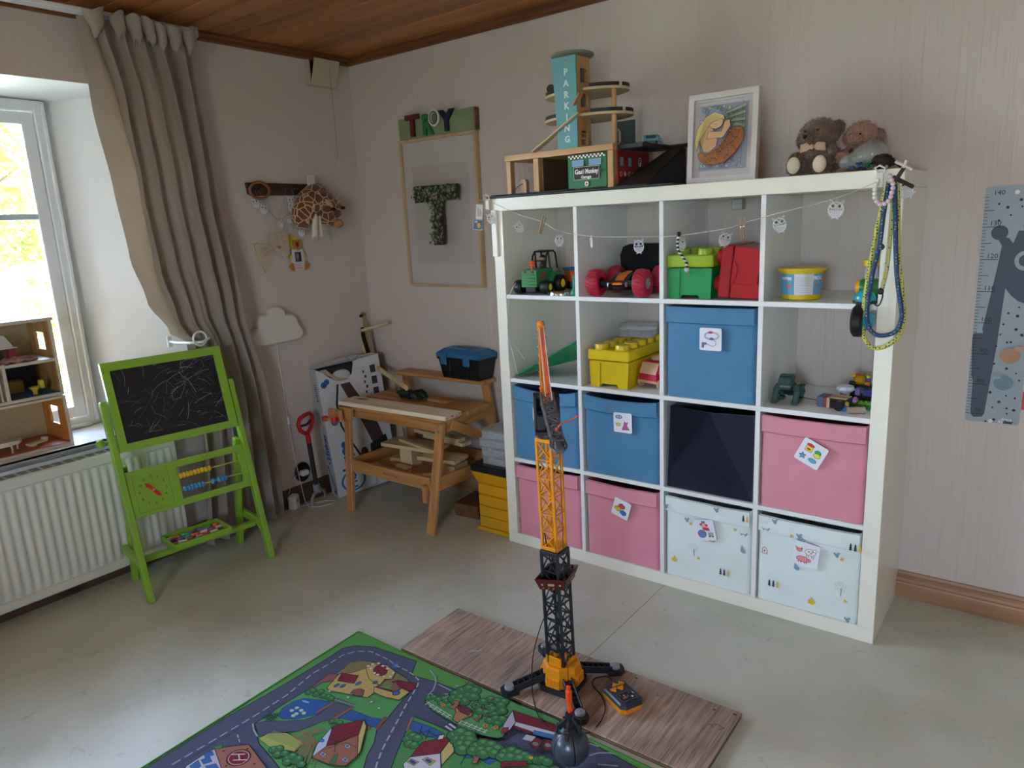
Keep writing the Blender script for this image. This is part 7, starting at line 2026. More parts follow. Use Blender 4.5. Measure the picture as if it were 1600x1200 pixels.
MB().box((-.012, 0, .068), (.036, .030, .030), .007).build('gold_head', mat('brick_gold', '#b58a1c', .25), sc_); MB().box((-.012, .0, .084), (.028, .024, .006), .003).build('orange_top', mat('brick_orange', '#b04a1c', .3), sc_)
MB().box((-.030, -.018, .058), (.020, .012, .014), .003).build('brown_face', mat('brick_dark_brown', '#2a1410', .4), sc_); MB().ball((-.030, -.006, .082), (.008, .007, .006), 10, 8).build('yellow_knob', mat('brick_yellow', '#dcc030', .3), sc_)
cz_ = thing('clear_cup', 'white flower shaped cup on a clear stem among the bricks', 'toy part', (2.560, -.215, Z2))
MB().lathe([(.016, 0), (.014, .02), (.016, .034)], None, 18).build('stem', clear, cz_, 60); MB().lathe([(0, .034), (.020, .036), (.030, .046), (.027, .056), (.016, .060), (0, .058)], None, 10).build('cup', mat('cup_white', '#c9d0d8', .3), cz_, 20)
mf = thing('toy_figure', 'tiny yellow headed toy figure with orange legs standing on the brick tower', 'toy figure', (2.620, -.168, Z2+.0545))
MB().box((0, 0, .006), (.012, .008, .012), .001).build('legs', mat('brick_orange2', '#c8581c', .4), mf); MB().box((0, 0, .018), (.014, .008, .011), .002).build('torso', mat('fig_blue', '#37508c', .4), mf); MB().lathe([(.003, .0236), (.0055, .0245), (.0055, .032), (.003, .034), (0, .0345)], None, 12).build('head', mat('brick_yellow', '#dcc030', .3), mf)
yd = thing('toy_plant', 'tall yellow toy plant with a green tip beside the shelf side', 'toy plant', (2.652, -.19, Z2+.0))
m = MB()
for k in range(4): a = k*1.6; m.tube([(0, 0, .03), (.006*cos(a), .006*sin(a), .07), (.010*cos(a), .010*sin(a), .105), (.006*cos(a), .006*sin(a), .118)], [.003, .006, .005, .002], 8)
m.cyl((0, 0, 0), (0, 0, .04), .012, 14); m.build('stalk', mat('brick_yellow_gold', '#c9a01c', .3), yd, 50); MB().ball((0, 0, .128), (.008, .008, .012), 12, 8).build('tip', mat('brick_green', '#1f7a4c', .3), yd, 50)
pp = thing('paper_tube', 'rolled beige paper lying at the front of the brick cubby', 'paper', (2.625, -.345, Z2+.011), .5)
MB().lathe([(.009, -.025), (.011, -.025), (.011, .025), (.009, .025), (.009, -.025)], frame((0, 0, 0), (1, 0, 0), (0, 1, 0)), 18).build('roll', mat('brown_paper', '#a89888', .8), pp, 50)

# ---------------------------------------------------------------- growth chart
gc_ = thing('growth_chart', 'grey blue height chart with a dark giraffe and ticks hanging on the right wall', 'height chart', (2.96, -.002, 1.05))
def w2(P): return [(p[0], p[2]) for p in P]
cxl, cxr, cz0, cz1 = 2.887, 3.034, .682, 1.430
pl_ = [(cxl+.006, cz1), (cxl, cz1-.006), (cxl, cz0+.006), (cxl+.006, cz0), (cxr-.006, cz0), (cxr, cz0+.006), (cxr, cz1-.006), (cxr-.006, cz1)]
MB().prism(pl_[::-1], .001, .003, FW).build('sheet', mat('chart_grey_blue', '#9aa7af', .5), gc_, 0, world=True)
ink = Ink(FW @ TR(0, 0, .0031), .00008)
dkg = '#465262'
hornL = w2([(2.933,0,1.29)])[0]; 
neck = w2([(2.917,0,1.284),(2.933,0,1.266),(2.942,0,1.25),(2.935,0,1.179),(2.912,0,0.988),(2.915,0,0.975),(2.89,0,0.974),(2.887,0,0.957),(2.9,0,0.718),(2.903,0,0.703),(2.91,0,0.696),(2.933,0,0.699),(2.939,0,0.71),(2.954,0,0.926),(2.962,0,1.119),(2.979,0,1.096),(2.997,0,1.08),(3.014,0,1.073),(3.077,0,1.075),(3.057,0,1.293),(2.981,0,1.295),(2.975,0,1.272),(2.97,0,1.257),(2.959,0,1.273)])
neck = [(min(x, cxr-.001), z) for x, z in neck]
ink.poly(neck, dkg); ink.ell(*hornL, .0225, .0225, dkg, n=28); ink.ell(3.012, 1.312, .020, .0245, dkg, n=28)
eyec = w2([(3.004,0,1.204)])[0]
for r, c in ((.026, '#9aa7af'), (.015, dkg)):
    ink.poly([(min(cxr-.0005, eyec[0]+r*cos(2*pi*k/28)), eyec[1]+r*1.15*sin(2*pi*k/28)) for k in range(28)], c)
ink.poly(w2([(2.889,0,0.83),(2.896,0,0.831),(2.899,0,0.818),(2.9,0,0.708),(2.895,0,0.707)]), '#9aa7af')
for cm in range(70, 140):
    z = cm/100+.008
    L = .047 if cm % 10 == 0 else (.026 if cm % 5 == 0 else .0095)
    ink.line([(cxl+.001, z), (cxl+.001+L, z)], .0019 if L > .01 else .0015, '#15181c')
    if cm % 10 == 0: ink.text(str(cm), cxl+.033, z+.0105, .0205, '#1b1f24')
ink.text('140', cxl+.036, 1.4105, .0205, '#1b1f24')
rnd = random.Random(12)
dots = [(2.925,0,1.377),(2.948,0,1.366),(2.958,0,1.342),(2.928,0,1.327),(2.98,0,1.387),(2.984,0,1.367),(2.977,0,1.042),(3.001,0,1.034),(2.961,0,0.973),(2.991,0,0.951),(3.017,0,0.975),(2.954,0,0.936),(2.981,0,0.95),(3.001,0,0.992),(3.019,0,0.973),(2.953,0,0.879),(2.987,0,0.866),(3.013,0,0.852),(3.023,0,0.83),(2.95,0,0.785),(2.993,0,0.778),(3.017,0,0.772),(2.976,0,0.756),(2.96,0,0.736),(2.998,0,0.737),(3.017,0,0.733),(3,0,0.72),(2.945,0,0.688),(2.967,0,0.696),(3.003,0,1.061),(2.967,0,1.007)]
for k, p in enumerate(dots): r = (.0033, .0045, .0028)[k % 3]; ink.ell(p[0], p[2], r, r, '#1f262c', n=10)
a = w2([(2.994,0,0.907)])[0]; ink.ell(*a, .0255, .024, '#b08464', n=30); a = w2([(3.021,0,0.932)])[0]; ink.ell(min(a[0], cxr-.0165), a[1], .016, .009, '#b9917a', n=20)
a = w2([(2.982,0,0.818)])[0]; ink.ell(*a, .0255, .023, '#6f8a98', n=30); ink.poly(w2([(2.948,0,0.846),(2.98,0,0.849),(2.98,0,0.842),(2.973,0,0.833),(2.961,0,0.83),(2.949,0,0.831)]), '#9aa7af'); ink.line([(a[0]-.015, a[1]-.012), (a[0]+.015, a[1]-.012)], .0012, '#4f6674')
ink.text('birthday', a[0]-.012, a[1]+.0235, .010, '#6a7a84'); ink.text('kg', 2.965, .978, .008, '#5a6a74')
ink.text('done', 3.0, .7005, .0145, '#d8dde0', bold=.0006); ink.text('by', 2.9865, .6915, .0145, '#d8dde0', bold=.0006); ink.text('deer', 3.0055, .6915, .0145, '#1b1f24', bold=.0006)
ink.build('print', gc_, world=True)
cardm = mat('chart_pin', '#e4e4de', .4)
for p in ((2.968,0,1.41), (2.958,0,0.689)): MB().lathe([(.0065, 0), (.0065, .002), (.0, .0025)], TR(p[0], -.0036, p[2]) @ frame((0, 0, 0), (0, -1, 0), (1, 0, 0)), 16).build('pin', cardm, gc_, world=True)
rcd = thing('red_card', 'coral red card with white edge on the wall at the right image border', 'card', (3.068, -.002, .77))
MB().prism([(3.036, .735), (3.13, .735), (3.13, .795), (3.036, .795)], .001, .003, FW).build('card', mat('coral_card', '#b8444c', .5), rcd, 0, world=True)
MB().prism([(3.037, .797), (3.13, .797), (3.13, .83), (3.037, .83)], .001, .003, FW).build('upper_card', mat('white_card_plain', '#c9ccd0', .5), rcd, 0, world=True)

# ---------------------------------------------------------------- plywood board
pb_ = thing('plywood_board', 'worn brown plywood board lying flat on the floor under the crane', 'board', (1.975, -1.118, 0), .008)
pwd, nt, b = nodes('worn_plywood'); L = nt.links.new
tc = nt.nodes.new('ShaderNodeTexCoord'); mp = nt.nodes.new('ShaderNodeMapping'); mp.inputs['Scale'].default_value = (120, 7, 40); mp.inputs['Rotation'].default_value = (0, 0, .1); L(tc.outputs['Object'], mp.inputs[0])
n1 = nt.nodes.new('ShaderNodeTexNoise'); n1.inputs['Scale'].default_value = 1; n1.inputs['Detail'].default_value = 5; n1.inputs['Distortion'].default_value = .8; L(mp.outputs[0], n1.inputs['Vector'])
n2 = nt.nodes.new('ShaderNodeTexNoise'); n2.inputs['Scale'].default_value = 5; n2.inputs['Detail'].default_value = 4; L(tc.outputs['Object'], n2.inputs['Vector'])
rp = nt.nodes.new('ShaderNodeValToRGB'); e = rp.color_ramp.elements; e[0].position = .34; e[0].color = (*lin('#847265'), 1); e[1].position = .62; e[1].color = (*lin('#b29c8c'), 1); q = e.new(.47); q.color = (*lin('#9f8a7b'), 1)
L(n1.outputs[0], rp.inputs[0])
r2 = nt.nodes.new('ShaderNodeValToRGB'); e = r2.color_ramp.elements; e[0].position = .35; e[0].color = (.78, .76, .74, 1); e[1].position = .65; e[1].color = (1.1, 1.07, 1.03, 1); L(n2.outputs[0], r2.inputs[0])
mx = nt.nodes.new('ShaderNodeMix'); mx.data_type = 'RGBA'; mx.blend_type = 'MULTIPLY'; mx.inputs[0].default_value = 1; L(rp.outputs[0], mx.inputs[6]); L(r2.outputs[0], mx.inputs[7]); L(mx.outputs[2], b.inputs['Base Color'])
b.inputs['Roughness'].default_value = .6; bp = nt.nodes.new('ShaderNodeBump'); bp.inputs['Strength'].default_value = .5; bp.inputs['Distance'].default_value = .002; L(n1.outputs[0], bp.inputs['Height']); L(bp.outputs[0], b.inputs['Normal'])
BWd, BDp = 1.058, .295
MB().box((0, 0, .0155), (BWd, BDp, .005), .0012).build('top_ply', pwd, pb_)
edge_d = mat('ply_edge_dark', '#5a4634', .8, var=.3, vs=60, stretch=(1, 1, 4)); edge_l = mat('ply_edge_light', '#8a7052', .8, var=.3, vs=60)
for k, z in enumerate((.0015, .0045, .0075, .0108)): MB().box((0, 0, z), (BWd-.003+.001*(k % 2), BDp-.003+.001*(k % 2), .0028), 0).build('ply', edge_d if k % 2 else edge_l, pb_)
ink = Ink(TR(0, 0, .01805), .00004)
for x, y, r in ((-.505, .12, .004), (-.30, .125, .005), (.21, .128, .005), (.515, .13, .006), (.46, .118, .005), (.30, .09, .003), (.48, .05, .003), (-.12, .1, .003)): ink.ell(x, y, r, r*.7, '#3a2d24', n=9)
ink.line([(.47, .05), (.49, .065), (.51, .06), (.50, .045)], .002, '#4a3a2e')
for x, y in ((-.31, -.035), (-.29, -.02), (-.3, -.03)): ink.ell(x, y, .010, .004, '#b5a79a', n=7, rot=.8)
ink.build('scuffs', pb_)

# ---------------------------------------------------------------- road play rug
rug = thing('play_rug', 'children road map rug with castle, houses and trees on the floor', 'rug', (1.9, -1.75, 0))
RC = [(1.238, -1.274), (2.56, -1.289), (2.56, -2.26), (1.262, -2.245)]
m = MB()
def rugz(u, v):
    x = (RC[0][0]*(1-u)+RC[1][0]*u)*(1-v)+(RC[3][0]*(1-u)+RC[2][0]*u)*v
    y = (RC[0][1]*(1-u)+RC[1][1]*u)*(1-v)+(RC[3][1]*(1-u)+RC[2][1]*u)*v
    return (x, y, .0058)
m.add([(*p, 0) for p in RC]+[(*p, .0058) for p in RC], [(0, 1, 2, 3), (7, 6, 5, 4), (0, 4, 5, 1), (1, 5, 6, 2), (2, 6, 7, 3), (3, 7, 4, 0)])
m.build('pile', mat('rug_edge_green', '#3f7a38', .95, bump=.8, bs=400), rug, 0, world=True)
MB().tube([(*p, .0045) for p in RC], .0055, 8, closed=True).build('edge_binding', mat('rug_binding_green', '#4c8a3a', .9, bump=.8, bs=500), rug, 60, world=True)
ink = Ink(TR(0, 0, .0058), .00002)
GR, RD, OL = '#549a56', '#50546c', '#16261e'
ink.poly([RC[0], RC[3], RC[2], RC[1]], '#5b9a4a')
ins = [[(1.297,-1.324)], (2.53, -1.318), (2.53, -2.22), (1.30, -2.22)]
ink.poly([(1.262, -1.296), (1.262+.0, -2.225), (2.54, -2.24), (2.54, -1.309)], '#4f9444') if False else None
# the road surface inside the green border, rounded at its corner
road = [(1.265,-2.042),(1.260,-1.811),(1.272,-1.599),(1.275,-1.428),(1.270,-1.371),(1.295,-1.338),(1.357,-1.306),(1.434,-1.297),(1.538,-1.285)] + [(1.577,-1.349),(1.664,-1.331),(1.763,-1.322),(1.919,-1.316),(2.048,-1.296),(2.139,-1.286),(2.261,-1.296)] + [(2.52, -1.318), (2.52, -2.21), (1.29, -2.21)]
ink.poly(road, RD, OL, .003)
green1 = [(1.357,-1.769),(1.357,-1.727),(1.353,-1.682),(1.357,-1.569),(1.365,-1.478),(1.362,-1.418),(1.389,-1.381),(1.436,-1.362),(1.501,-1.361),(1.573,-1.368),(1.614,-1.384),(1.638,-1.424),(1.650,-1.480),(1.666,-1.534),(1.679,-1.588),(1.709,-1.624),(1.733,-1.672),(1.759,-1.706),(1.790,-1.739),(1.637,-1.844),(1.570,-1.834),(1.492,-1.819),(1.443,-1.811),(1.413,-1.797)]
ink.poly(green1, GR, OL, .003)
# brown hill behind the castle
ink.poly([(1.373,-1.478),(1.358,-1.415),(1.389,-1.381),(1.431,-1.373),(1.495,-1.370),(1.584,-1.371),(1.593,-1.403),(1.519,-1.452),(1.449,-1.477)], '#84744a')
# pond
pond = [(1.383,-1.709),(1.366,-1.679),(1.368,-1.643),(1.383,-1.615),(1.425,-1.595),(1.459,-1.582),(1.491,-1.581),(1.554,-1.567),(1.622,-1.559),(1.658,-1.544),(1.677,-1.568),(1.654,-1.587),(1.591,-1.598),(1.535,-1.617),(1.487,-1.631),(1.467,-1.653),(1.445,-1.687),(1.409,-1.709)]
ink.poly(pond, '#2a5a9c', '#173a66', .002)
ink.ell(*[(1.400,-1.622)][0], .014, .004, '#7fa8d0', rot=.2)
for p in [(1.399,-1.671),(1.402,-1.655),(1.423,-1.655),(1.423,-1.673),(1.440,-1.658),(1.423,-1.683)]: ink.ell(*p, .008, .007, '#b9cfae', '#3f6a48', .001, n=8)
for p in [(1.360,-1.730),(1.362,-1.719),(1.378,-1.718),(1.375,-1.734),(1.378,-1.709),(1.385,-1.725)]:
    for k in range(4): a = k*.8; ink.line([(p[0]-.012*cos(a), p[1]-.012*sin(a)), (p[0]+.012*cos(a), p[1]+.012*sin(a))], .0022, '#1f4a34')
# road over the bridge
ink.poly([(1.357,-1.769),(1.374,-1.745),(1.427,-1.710),(1.466,-1.677),(1.482,-1.639),(1.476,-1.576),(1.544,-1.555),(1.534,-1.629),(1.516,-1.653),(1.507,-1.683),(1.491,-1.720),(1.442,-1.762),(1.417,-1.794)], RD, OL, .002)
ink.poly([(1.465,-1.638),(1.471,-1.575),(1.481,-1.578),(1.474,-1.639)], '#9a5a4c', OL, .001); ink.poly([(1.531,-1.630),(1.536,-1.555),(1.547,-1.558),(1.541,-1.632)], '#9a5a4c', OL, .001)
ink.poly([(1.682,-1.586),(1.667,-1.583),(1.652,-1.535),(1.661,-1.533)], '#8a4a40', OL, .001); ink.poly([(1.641,-1.596),(1.648,-1.582),(1.660,-1.596),(1.649,-1.606)], '#9a5a4c', OL, .001)
ink.poly([(1.467,-1.572),(1.469,-1.556),(1.542,-1.547),(1.545,-1.559)], '#5c6a64', OL, .001)
for k in range(8):
    p = [(1.472,-1.566),(1.540,-1.552)]; f_ = k/7; ink.ell(p[0][0]+(p[1][0]-p[0][0])*f_, p[0][1]+(p[1][1]-p[0][1])*f_, .004, .003, '#8a988c', n=7)
def bush(P, r, c='#3c7a48'):
    for p in P: ink.ell(p[0], p[1], r*1.12, r*1.02, OL, n=14)
    for k, p in enumerate(P): ink.ell(p[0], p[1], r, r*.9, c, '#245238', .0012, n=14); ink.ell(p[0]-r*.2, p[1]+r*.25, r*.45, r*.35, '#5a9a5c', n=8)
bush([(1.372,-1.590),(1.376,-1.577),(1.400,-1.582),(1.401,-1.566),(1.425,-1.575),(1.442,-1.569),(1.456,-1.570)], .012)
# castle
Yc, Rr, Mt = '#bfa562', '#7c1f30', '#8f5a5c'
ink.poly([(1.360,-1.568),(1.349,-1.494),(1.376,-1.477),(1.393,-1.508),(1.366,-1.532),(1.370,-1.566)], Mt, OL, .002)
ink.poly([(1.403,-1.544),(1.378,-1.475),(1.408,-1.450),(1.430,-1.402),(1.511,-1.404),(1.523,-1.434),(1.545,-1.476),(1.546,-1.505),(1.483,-1.527),(1.421,-1.548)], Yc, OL, .002)
ink.poly([(1.429,-1.408),(1.427,-1.381),(1.473,-1.357),(1.525,-1.367),(1.542,-1.399),(1.523,-1.412),(1.533,-1.443),(1.481,-1.440)], Yc, OL, .002)
ink.poly([(1.403,-1.502),(1.382,-1.467),(1.438,-1.446),(1.458,-1.481)], Rr, OL, .002)
ink.ell(*[(1.477,-1.388)][0], .031, .022, Rr, OL, .002, rot=-.5)
for p in [(1.425,-1.394),(1.430,-1.379),(1.443,-1.365),(1.466,-1.367),(1.489,-1.369),(1.521,-1.375),(1.527,-1.393),(1.511,-1.404),(1.487,-1.409),(1.471,-1.409),(1.443,-1.399)]: ink.ell(*p, .007, .006, '#d8cbb0', OL, .001, n=6)
ink.poly([(1.484,-1.344),(1.496,-1.324),(1.516,-1.351),(1.500,-1.356)], '#3c74b0'); ink.poly([(1.527,-1.452),(1.584,-1.439),(1.585,-1.454),(1.534,-1.462)], Rr, OL, .001)
ink.poly([(1.525,-1.458),(1.603,-1.442),(1.602,-1.412),(1.636,-1.415),(1.636,-1.460),(1.584,-1.475),(1.543,-1.477)], Yc, OL, .002)
ink.poly([(1.552,-1.409),(1.561,-1.394),(1.624,-1.372),(1.642,-1.401),(1.629,-1.415),(1.590,-1.415)], Rr, OL, .002)
ink.poly([(1.572,-1.432),(1.561,-1.403),(1.596,-1.417),(1.603,-1.442)], Mt, OL, .001)
ink.ell(*[(1.605,-1.441)][0], .011, .012, '#3c68a4', OL, .0016); ink.ell(*[(1.470,-1.474)][0], .006, .011, '#3c68a4', OL, .0014); ink.ell(*[(1.511,-1.441)][0], .007, .008, '#3c68a4', OL, .0014); ink.ell(*[(1.420,-1.519)][0], .006, .010, '#3c68a4', OL, .0014); ink.ell(*[(1.439,-1.510)][0], .006, .010, '#3c68a4', OL, .0014)
ink.poly([(1.486,-1.520),(1.482,-1.502),(1.495,-1.488),(1.513,-1.487),(1.529,-1.511),(1.508,-1.520)], '#8a5648', OL, .0018)
for p in [(1.397,-1.511),(1.442,-1.492),(1.478,-1.452),(1.464,-1.504),(1.526,-1.473),(1.566,-1.466),(1.507,-1.470)]: ink.ell(*p, .003, .002, '#a8784c', n=6)
for p in [(1.424,-1.551),(1.496,-1.538),(1.573,-1.512),(1.614,-1.520)]: ink.ell(*p, .0055, .006, '#b4bcc4', OL, .001, n=7)
# fields, hedge and the striped roof house
ink.poly([(1.427,-1.801),(1.431,-1.772),(1.472,-1.742),(1.549,-1.739),(1.557,-1.775),(1.516,-1.791),(1.478,-1.804)], '#a9b05c', OL, .001)
for k in range(7):
    p = [(1.438,-1.789),(1.550,-1.764)]; q = [(1.437,-1.776),(1.542,-1.740)]; dx = (q[0][0]-p[0][0])*k*.35; dy = (q[0][1]-p[0][1])*k*.35; ink.line([(p[0][0]+dx, p[0][1]+dy+.004), (p[1][0]+dx, p[1][1]+dy)], .0022, '#86954c')
for k in range(5):
    P = [(x+.010*k, y-.001*k) for x, y in [(1.565,-1.809),(1.543,-1.735),(1.497,-1.736)]]; ink.line(P, .0035, '#9a6e54')
for k in range(4):
    P = [(x+.010*k, y+.003*k) for x, y in [(1.611,-1.786),(1.571,-1.733),(1.505,-1.718),(1.532,-1.678)]]; ink.line(P, .0030, '#9a6e54')
bush([(1.499,-1.804),(1.510,-1.792),(1.525,-1.809),(1.539,-1.795),(1.562,-1.804),(1.565,-1.789),(1.588,-1.797),(1.588,-1.786),(1.573,-1.812),(1.612,-1.795)], .013)
bush([(1.545,-1.638),(1.553,-1.628),(1.567,-1.628)], .010)
ink.poly([(1.618,-1.766),(1.586,-1.723),(1.563,-1.653),(1.615,-1.703),(1.623,-1.731),(1.620,-1.758)], '#bcc4d4', OL, .002)
ink.poly([(1.615,-1.763),(1.614,-1.712),(1.629,-1.694),(1.652,-1.632),(1.714,-1.689),(1.717,-1.733),(1.675,-1.754)], '#9a6450', OL, .002)
ink.poly([(1.652,-1.632),(1.617,-1.581),(1.646,-1.597),(1.708,-1.673),(1.714,-1.689)], '#c4b070', OL, .002)
ink.poly([(1.614,-1.714),(1.565,-1.651),(1.616,-1.580),(1.654,-1.633)], Rr, OL, .002)
for k in range(5):
    f_ = k/5+.1; p = [(1.565,-1.651),(1.616,-1.580),(1.614,-1.714),(1.654,-1.633)]; ink.line([(p[0][0]*(1-f_)+p[2][0]*f_, p[0][1]*(1-f_)+p[2][1]*f_), (p[1][0]*(1-f_)+p[3][0]*f_, p[1][1]*(1-f_)+p[3][1]*f_)], .0016, '#4e1420')
for p in [(1.663,-1.680),(1.632,-1.739),(1.699,-1.718)]: ink.rect(p[0]-.008, p[1]-.006, p[0]+.008, p[1]+.006, '#b9c4d4', OL, .0012); ink.rect(p[0]-.005, p[1]-.004, p[0]+.005, p[1]+.004, '#3c68a4')
ink.ell(*[(1.586,-1.706)][0], .007, .006, '#5a80b4', OL, .001); ink.poly([(1.674,-1.751),(1.660,-1.725),(1.665,-1.714),(1.688,-1.745)], '#4a7a44', OL, .001); ink.line([(1.629,-1.694),(1.654,-1.717)], .0016, OL); ink.line([(1.614,-1.736),(1.648,-1.673),(1.689,-1.670)], .0012, OL)
# left: helicopter pad building
ink.poly([(1.358,-1.978),(1.357,-1.922),(1.362,-1.894),(1.458,-1.920),(1.462,-1.963),(1.391,-2.011)], '#b9bcc4', OL, .002)
for a in ((350,727,390,700,400,745,370,760),(400,695,440,672,455,705,415,730),(425,660,470,640,480,665,440,685),(450,700,500,690,510,730,460,740)): pass
for P in ([(1.366,-1.973),(1.363,-1.946),(1.391,-1.954),(1.398,-1.976)], [(1.369,-1.942),(1.377,-1.921),(1.402,-1.928),(1.391,-1.947)], [(1.353,-1.925),(1.364,-1.905),(1.382,-1.911),(1.373,-1.931)], [(1.401,-1.948),(1.416,-1.926),(1.442,-1.931),(1.430,-1.954)]): ink.poly(P, '#3c68a8', '#24406c', .001)
ink.poly([(1.360,-1.896),(1.427,-1.832),(1.550,-1.858),(1.462,-1.933)], '#a06856', OL, .002)
ink.ell(*[(1.449,-1.878)][0], .034, .030, Rr, OL, .002, rot=.1); ink.ell(*[(1.449,-1.878)][0], .029, .025, Rr, '#c9b8b8', .002, rot=.1)
for L_ in ([(1.422,-1.882),(1.451,-1.861)], [(1.445,-1.892),(1.475,-1.870)], [(1.438,-1.871),(1.458,-1.881)]): ink.line(L_, .0035, '#d0c4c4')
for p in [(1.391,-1.887),(1.439,-1.845),(1.506,-1.867),(1.449,-1.915)]: ink.ell(*p, .003, .003, '#5a3428', OL, .0008, n=8)
ink.poly([(1.351,-1.898),(1.361,-1.875),(1.379,-1.883),(1.364,-1.895)], '#3f8a44', OL, .001)
# lane marks
ink.dash([(1.320,-1.995),(1.328,-1.863),(1.333,-1.753),(1.332,-1.642),(1.309,-1.526),(1.312,-1.457),(1.311,-1.405),(1.333,-1.363),(1.375,-1.338),(1.459,-1.337)]+[(1.505,-1.346),(1.552,-1.346),(1.593,-1.351),(1.620,-1.360),(1.636,-1.378),(1.652,-1.414),(1.674,-1.466),(1.703,-1.527),(1.728,-1.581),(1.756,-1.638),(1.781,-1.678),(1.813,-1.724)], .0048, '#a3a6b4', .020, .014)
for P in ([(1.361,-1.777),(1.385,-1.790),(1.418,-1.800)], [(1.617,-1.303),(1.653,-1.319),(1.677,-1.341),(1.693,-1.368),(1.700,-1.404)], [(1.688,-1.342),(1.756,-1.343)], [(1.701,-1.388),(1.747,-1.388)], [(2.232,-1.341),(2.246,-1.321),(2.267,-1.306),(2.283,-1.300)], [(2.267,-1.356),(2.311,-1.333)], [(2.206,-1.303),(2.234,-1.300)]): ink.line(P, .004, '#a3a6b4')
ink.dash([(1.365,-1.829),(1.405,-1.845)], .004, '#a3a6b4', .014, .008)
ink.text('P', *[(1.740,-1.317)][0], .020, '#a3a6b4', rot=-1.0); ink.text('P', *[(1.740,-1.366)][0], .020, '#a3a6b4', rot=-1.0)
for k in range(4):
    p = [(1.835,-1.483),(1.843,-1.445)]; q = [(1.852,-1.479),(1.859,-1.446)]; f_ = k/3; a = (p[0][0]+(p[1][0]-p[0][0])*f_, p[0][1]+(p[1][1]-p[0][1])*f_); ink.line([a, (a[0]+.030, a[1]-.004)], .0065, '#b9bcc8')
# tree house island and orchard
isl = [(1.714,-1.426),(1.702,-1.410),(1.705,-1.395),(1.737,-1.380),(1.758,-1.353),(1.758,-1.316),(1.762,-1.284),(1.791,-1.280),(1.890,-1.278),(1.952,-1.281),(2.032,-1.273),(2.084,-1.272),(2.122,-1.286),(2.107,-1.319),(2.114,-1.341),(2.063,-1.356),(2.011,-1.360),(1.990,-1.362),(1.991,-1.382),(1.999,-1.414),(1.989,-1.427),(1.959,-1.438),(1.910,-1.450),(1.862,-1.449),(1.811,-1.446),(1.755,-1.442)]
ink.poly(isl, '#55985a', OL, .003)
bush([(1.710,-1.407),(1.719,-1.396),(1.739,-1.396),(1.759,-1.405),(1.764,-1.389)], .012)
bush([(1.766,-1.347),(1.772,-1.325),(1.781,-1.306),(1.805,-1.304),(1.777,-1.367),(1.790,-1.353),(1.806,-1.334),(1.820,-1.329),(1.810,-1.362),(1.794,-1.373)], .020)
bush([(1.854,-1.355),(1.858,-1.330),(1.871,-1.309),(1.892,-1.304),(1.910,-1.296),(1.878,-1.368),(1.898,-1.364),(1.921,-1.356),(1.932,-1.332),(1.913,-1.315),(1.888,-1.336),(1.904,-1.342)], .016)
for p in [(1.851,-1.354),(1.877,-1.307),(1.877,-1.356),(1.916,-1.343),(1.903,-1.364),(1.882,-1.331)]: ink.ell(*p, .005, .005, '#6a3038', n=8)
bush([(1.927,-1.385),(1.936,-1.367),(1.956,-1.370),(1.954,-1.383),(1.953,-1.359)], .014)
ink.poly([(1.837,-1.441),(1.824,-1.413),(1.810,-1.401),(1.822,-1.376),(1.860,-1.380),(1.872,-1.397),(1.861,-1.421),(1.857,-1.444)], '#b07c54', OL, .002); ink.poly([(1.816,-1.397),(1.819,-1.375),(1.862,-1.379),(1.864,-1.403),(1.835,-1.405)], '#6a2c34', OL, .0016)
ink.poly([(1.790,-1.410),(1.797,-1.390),(1.784,-1.379),(1.789,-1.372),(1.800,-1.369),(1.809,-1.382),(1.811,-1.405)], '#9a6450', OL, .0014); ink.poly([(1.882,-1.406),(1.894,-1.395),(1.887,-1.383),(1.891,-1.374),(1.899,-1.387),(1.902,-1.408)], '#9a6450', OL, .0014)
for L_ in ([(1.728,-1.426),(1.826,-1.432)], [(1.733,-1.433),(1.829,-1.441)], [(1.860,-1.433),(1.952,-1.423)], [(1.864,-1.441),(1.952,-1.431)]): ink.line(L_, .0022, '#c4ccc0')
for k in range(6): p = [(1.727,-1.422),(1.817,-1.430)]; f_ = k/5; a = (p[0][0]+(p[1][0]-p[0][0])*f_, p[0][1]+(p[1][1]-p[0][1])*f_); ink.line([a, (a[0]-.001, a[1]-.015)], .003, '#c4ccc0')
for k in range(6): p = [(1.863,-1.429),(1.946,-1.419)]; f_ = k/5; a = (p[0][0]+(p[1][0]-p[0][0])*f_, p[0][1]+(p[1][1]-p[0][1])*f_); ink.line([a, (a[0]-.001, a[1]-.015)], .003, '#c4ccc0')
for p in [(1.771,-1.410),(1.961,-1.398),(1.932,-1.409)]:
    for k in range(5): ink.ell(p[0]+.005*cos(k*1.26), p[1]+.005*sin(k*1.26), .0035, .0035, '#c9883c', n=6)
    ink.ell(*p, .003, .003, '#8a3028', n=6)
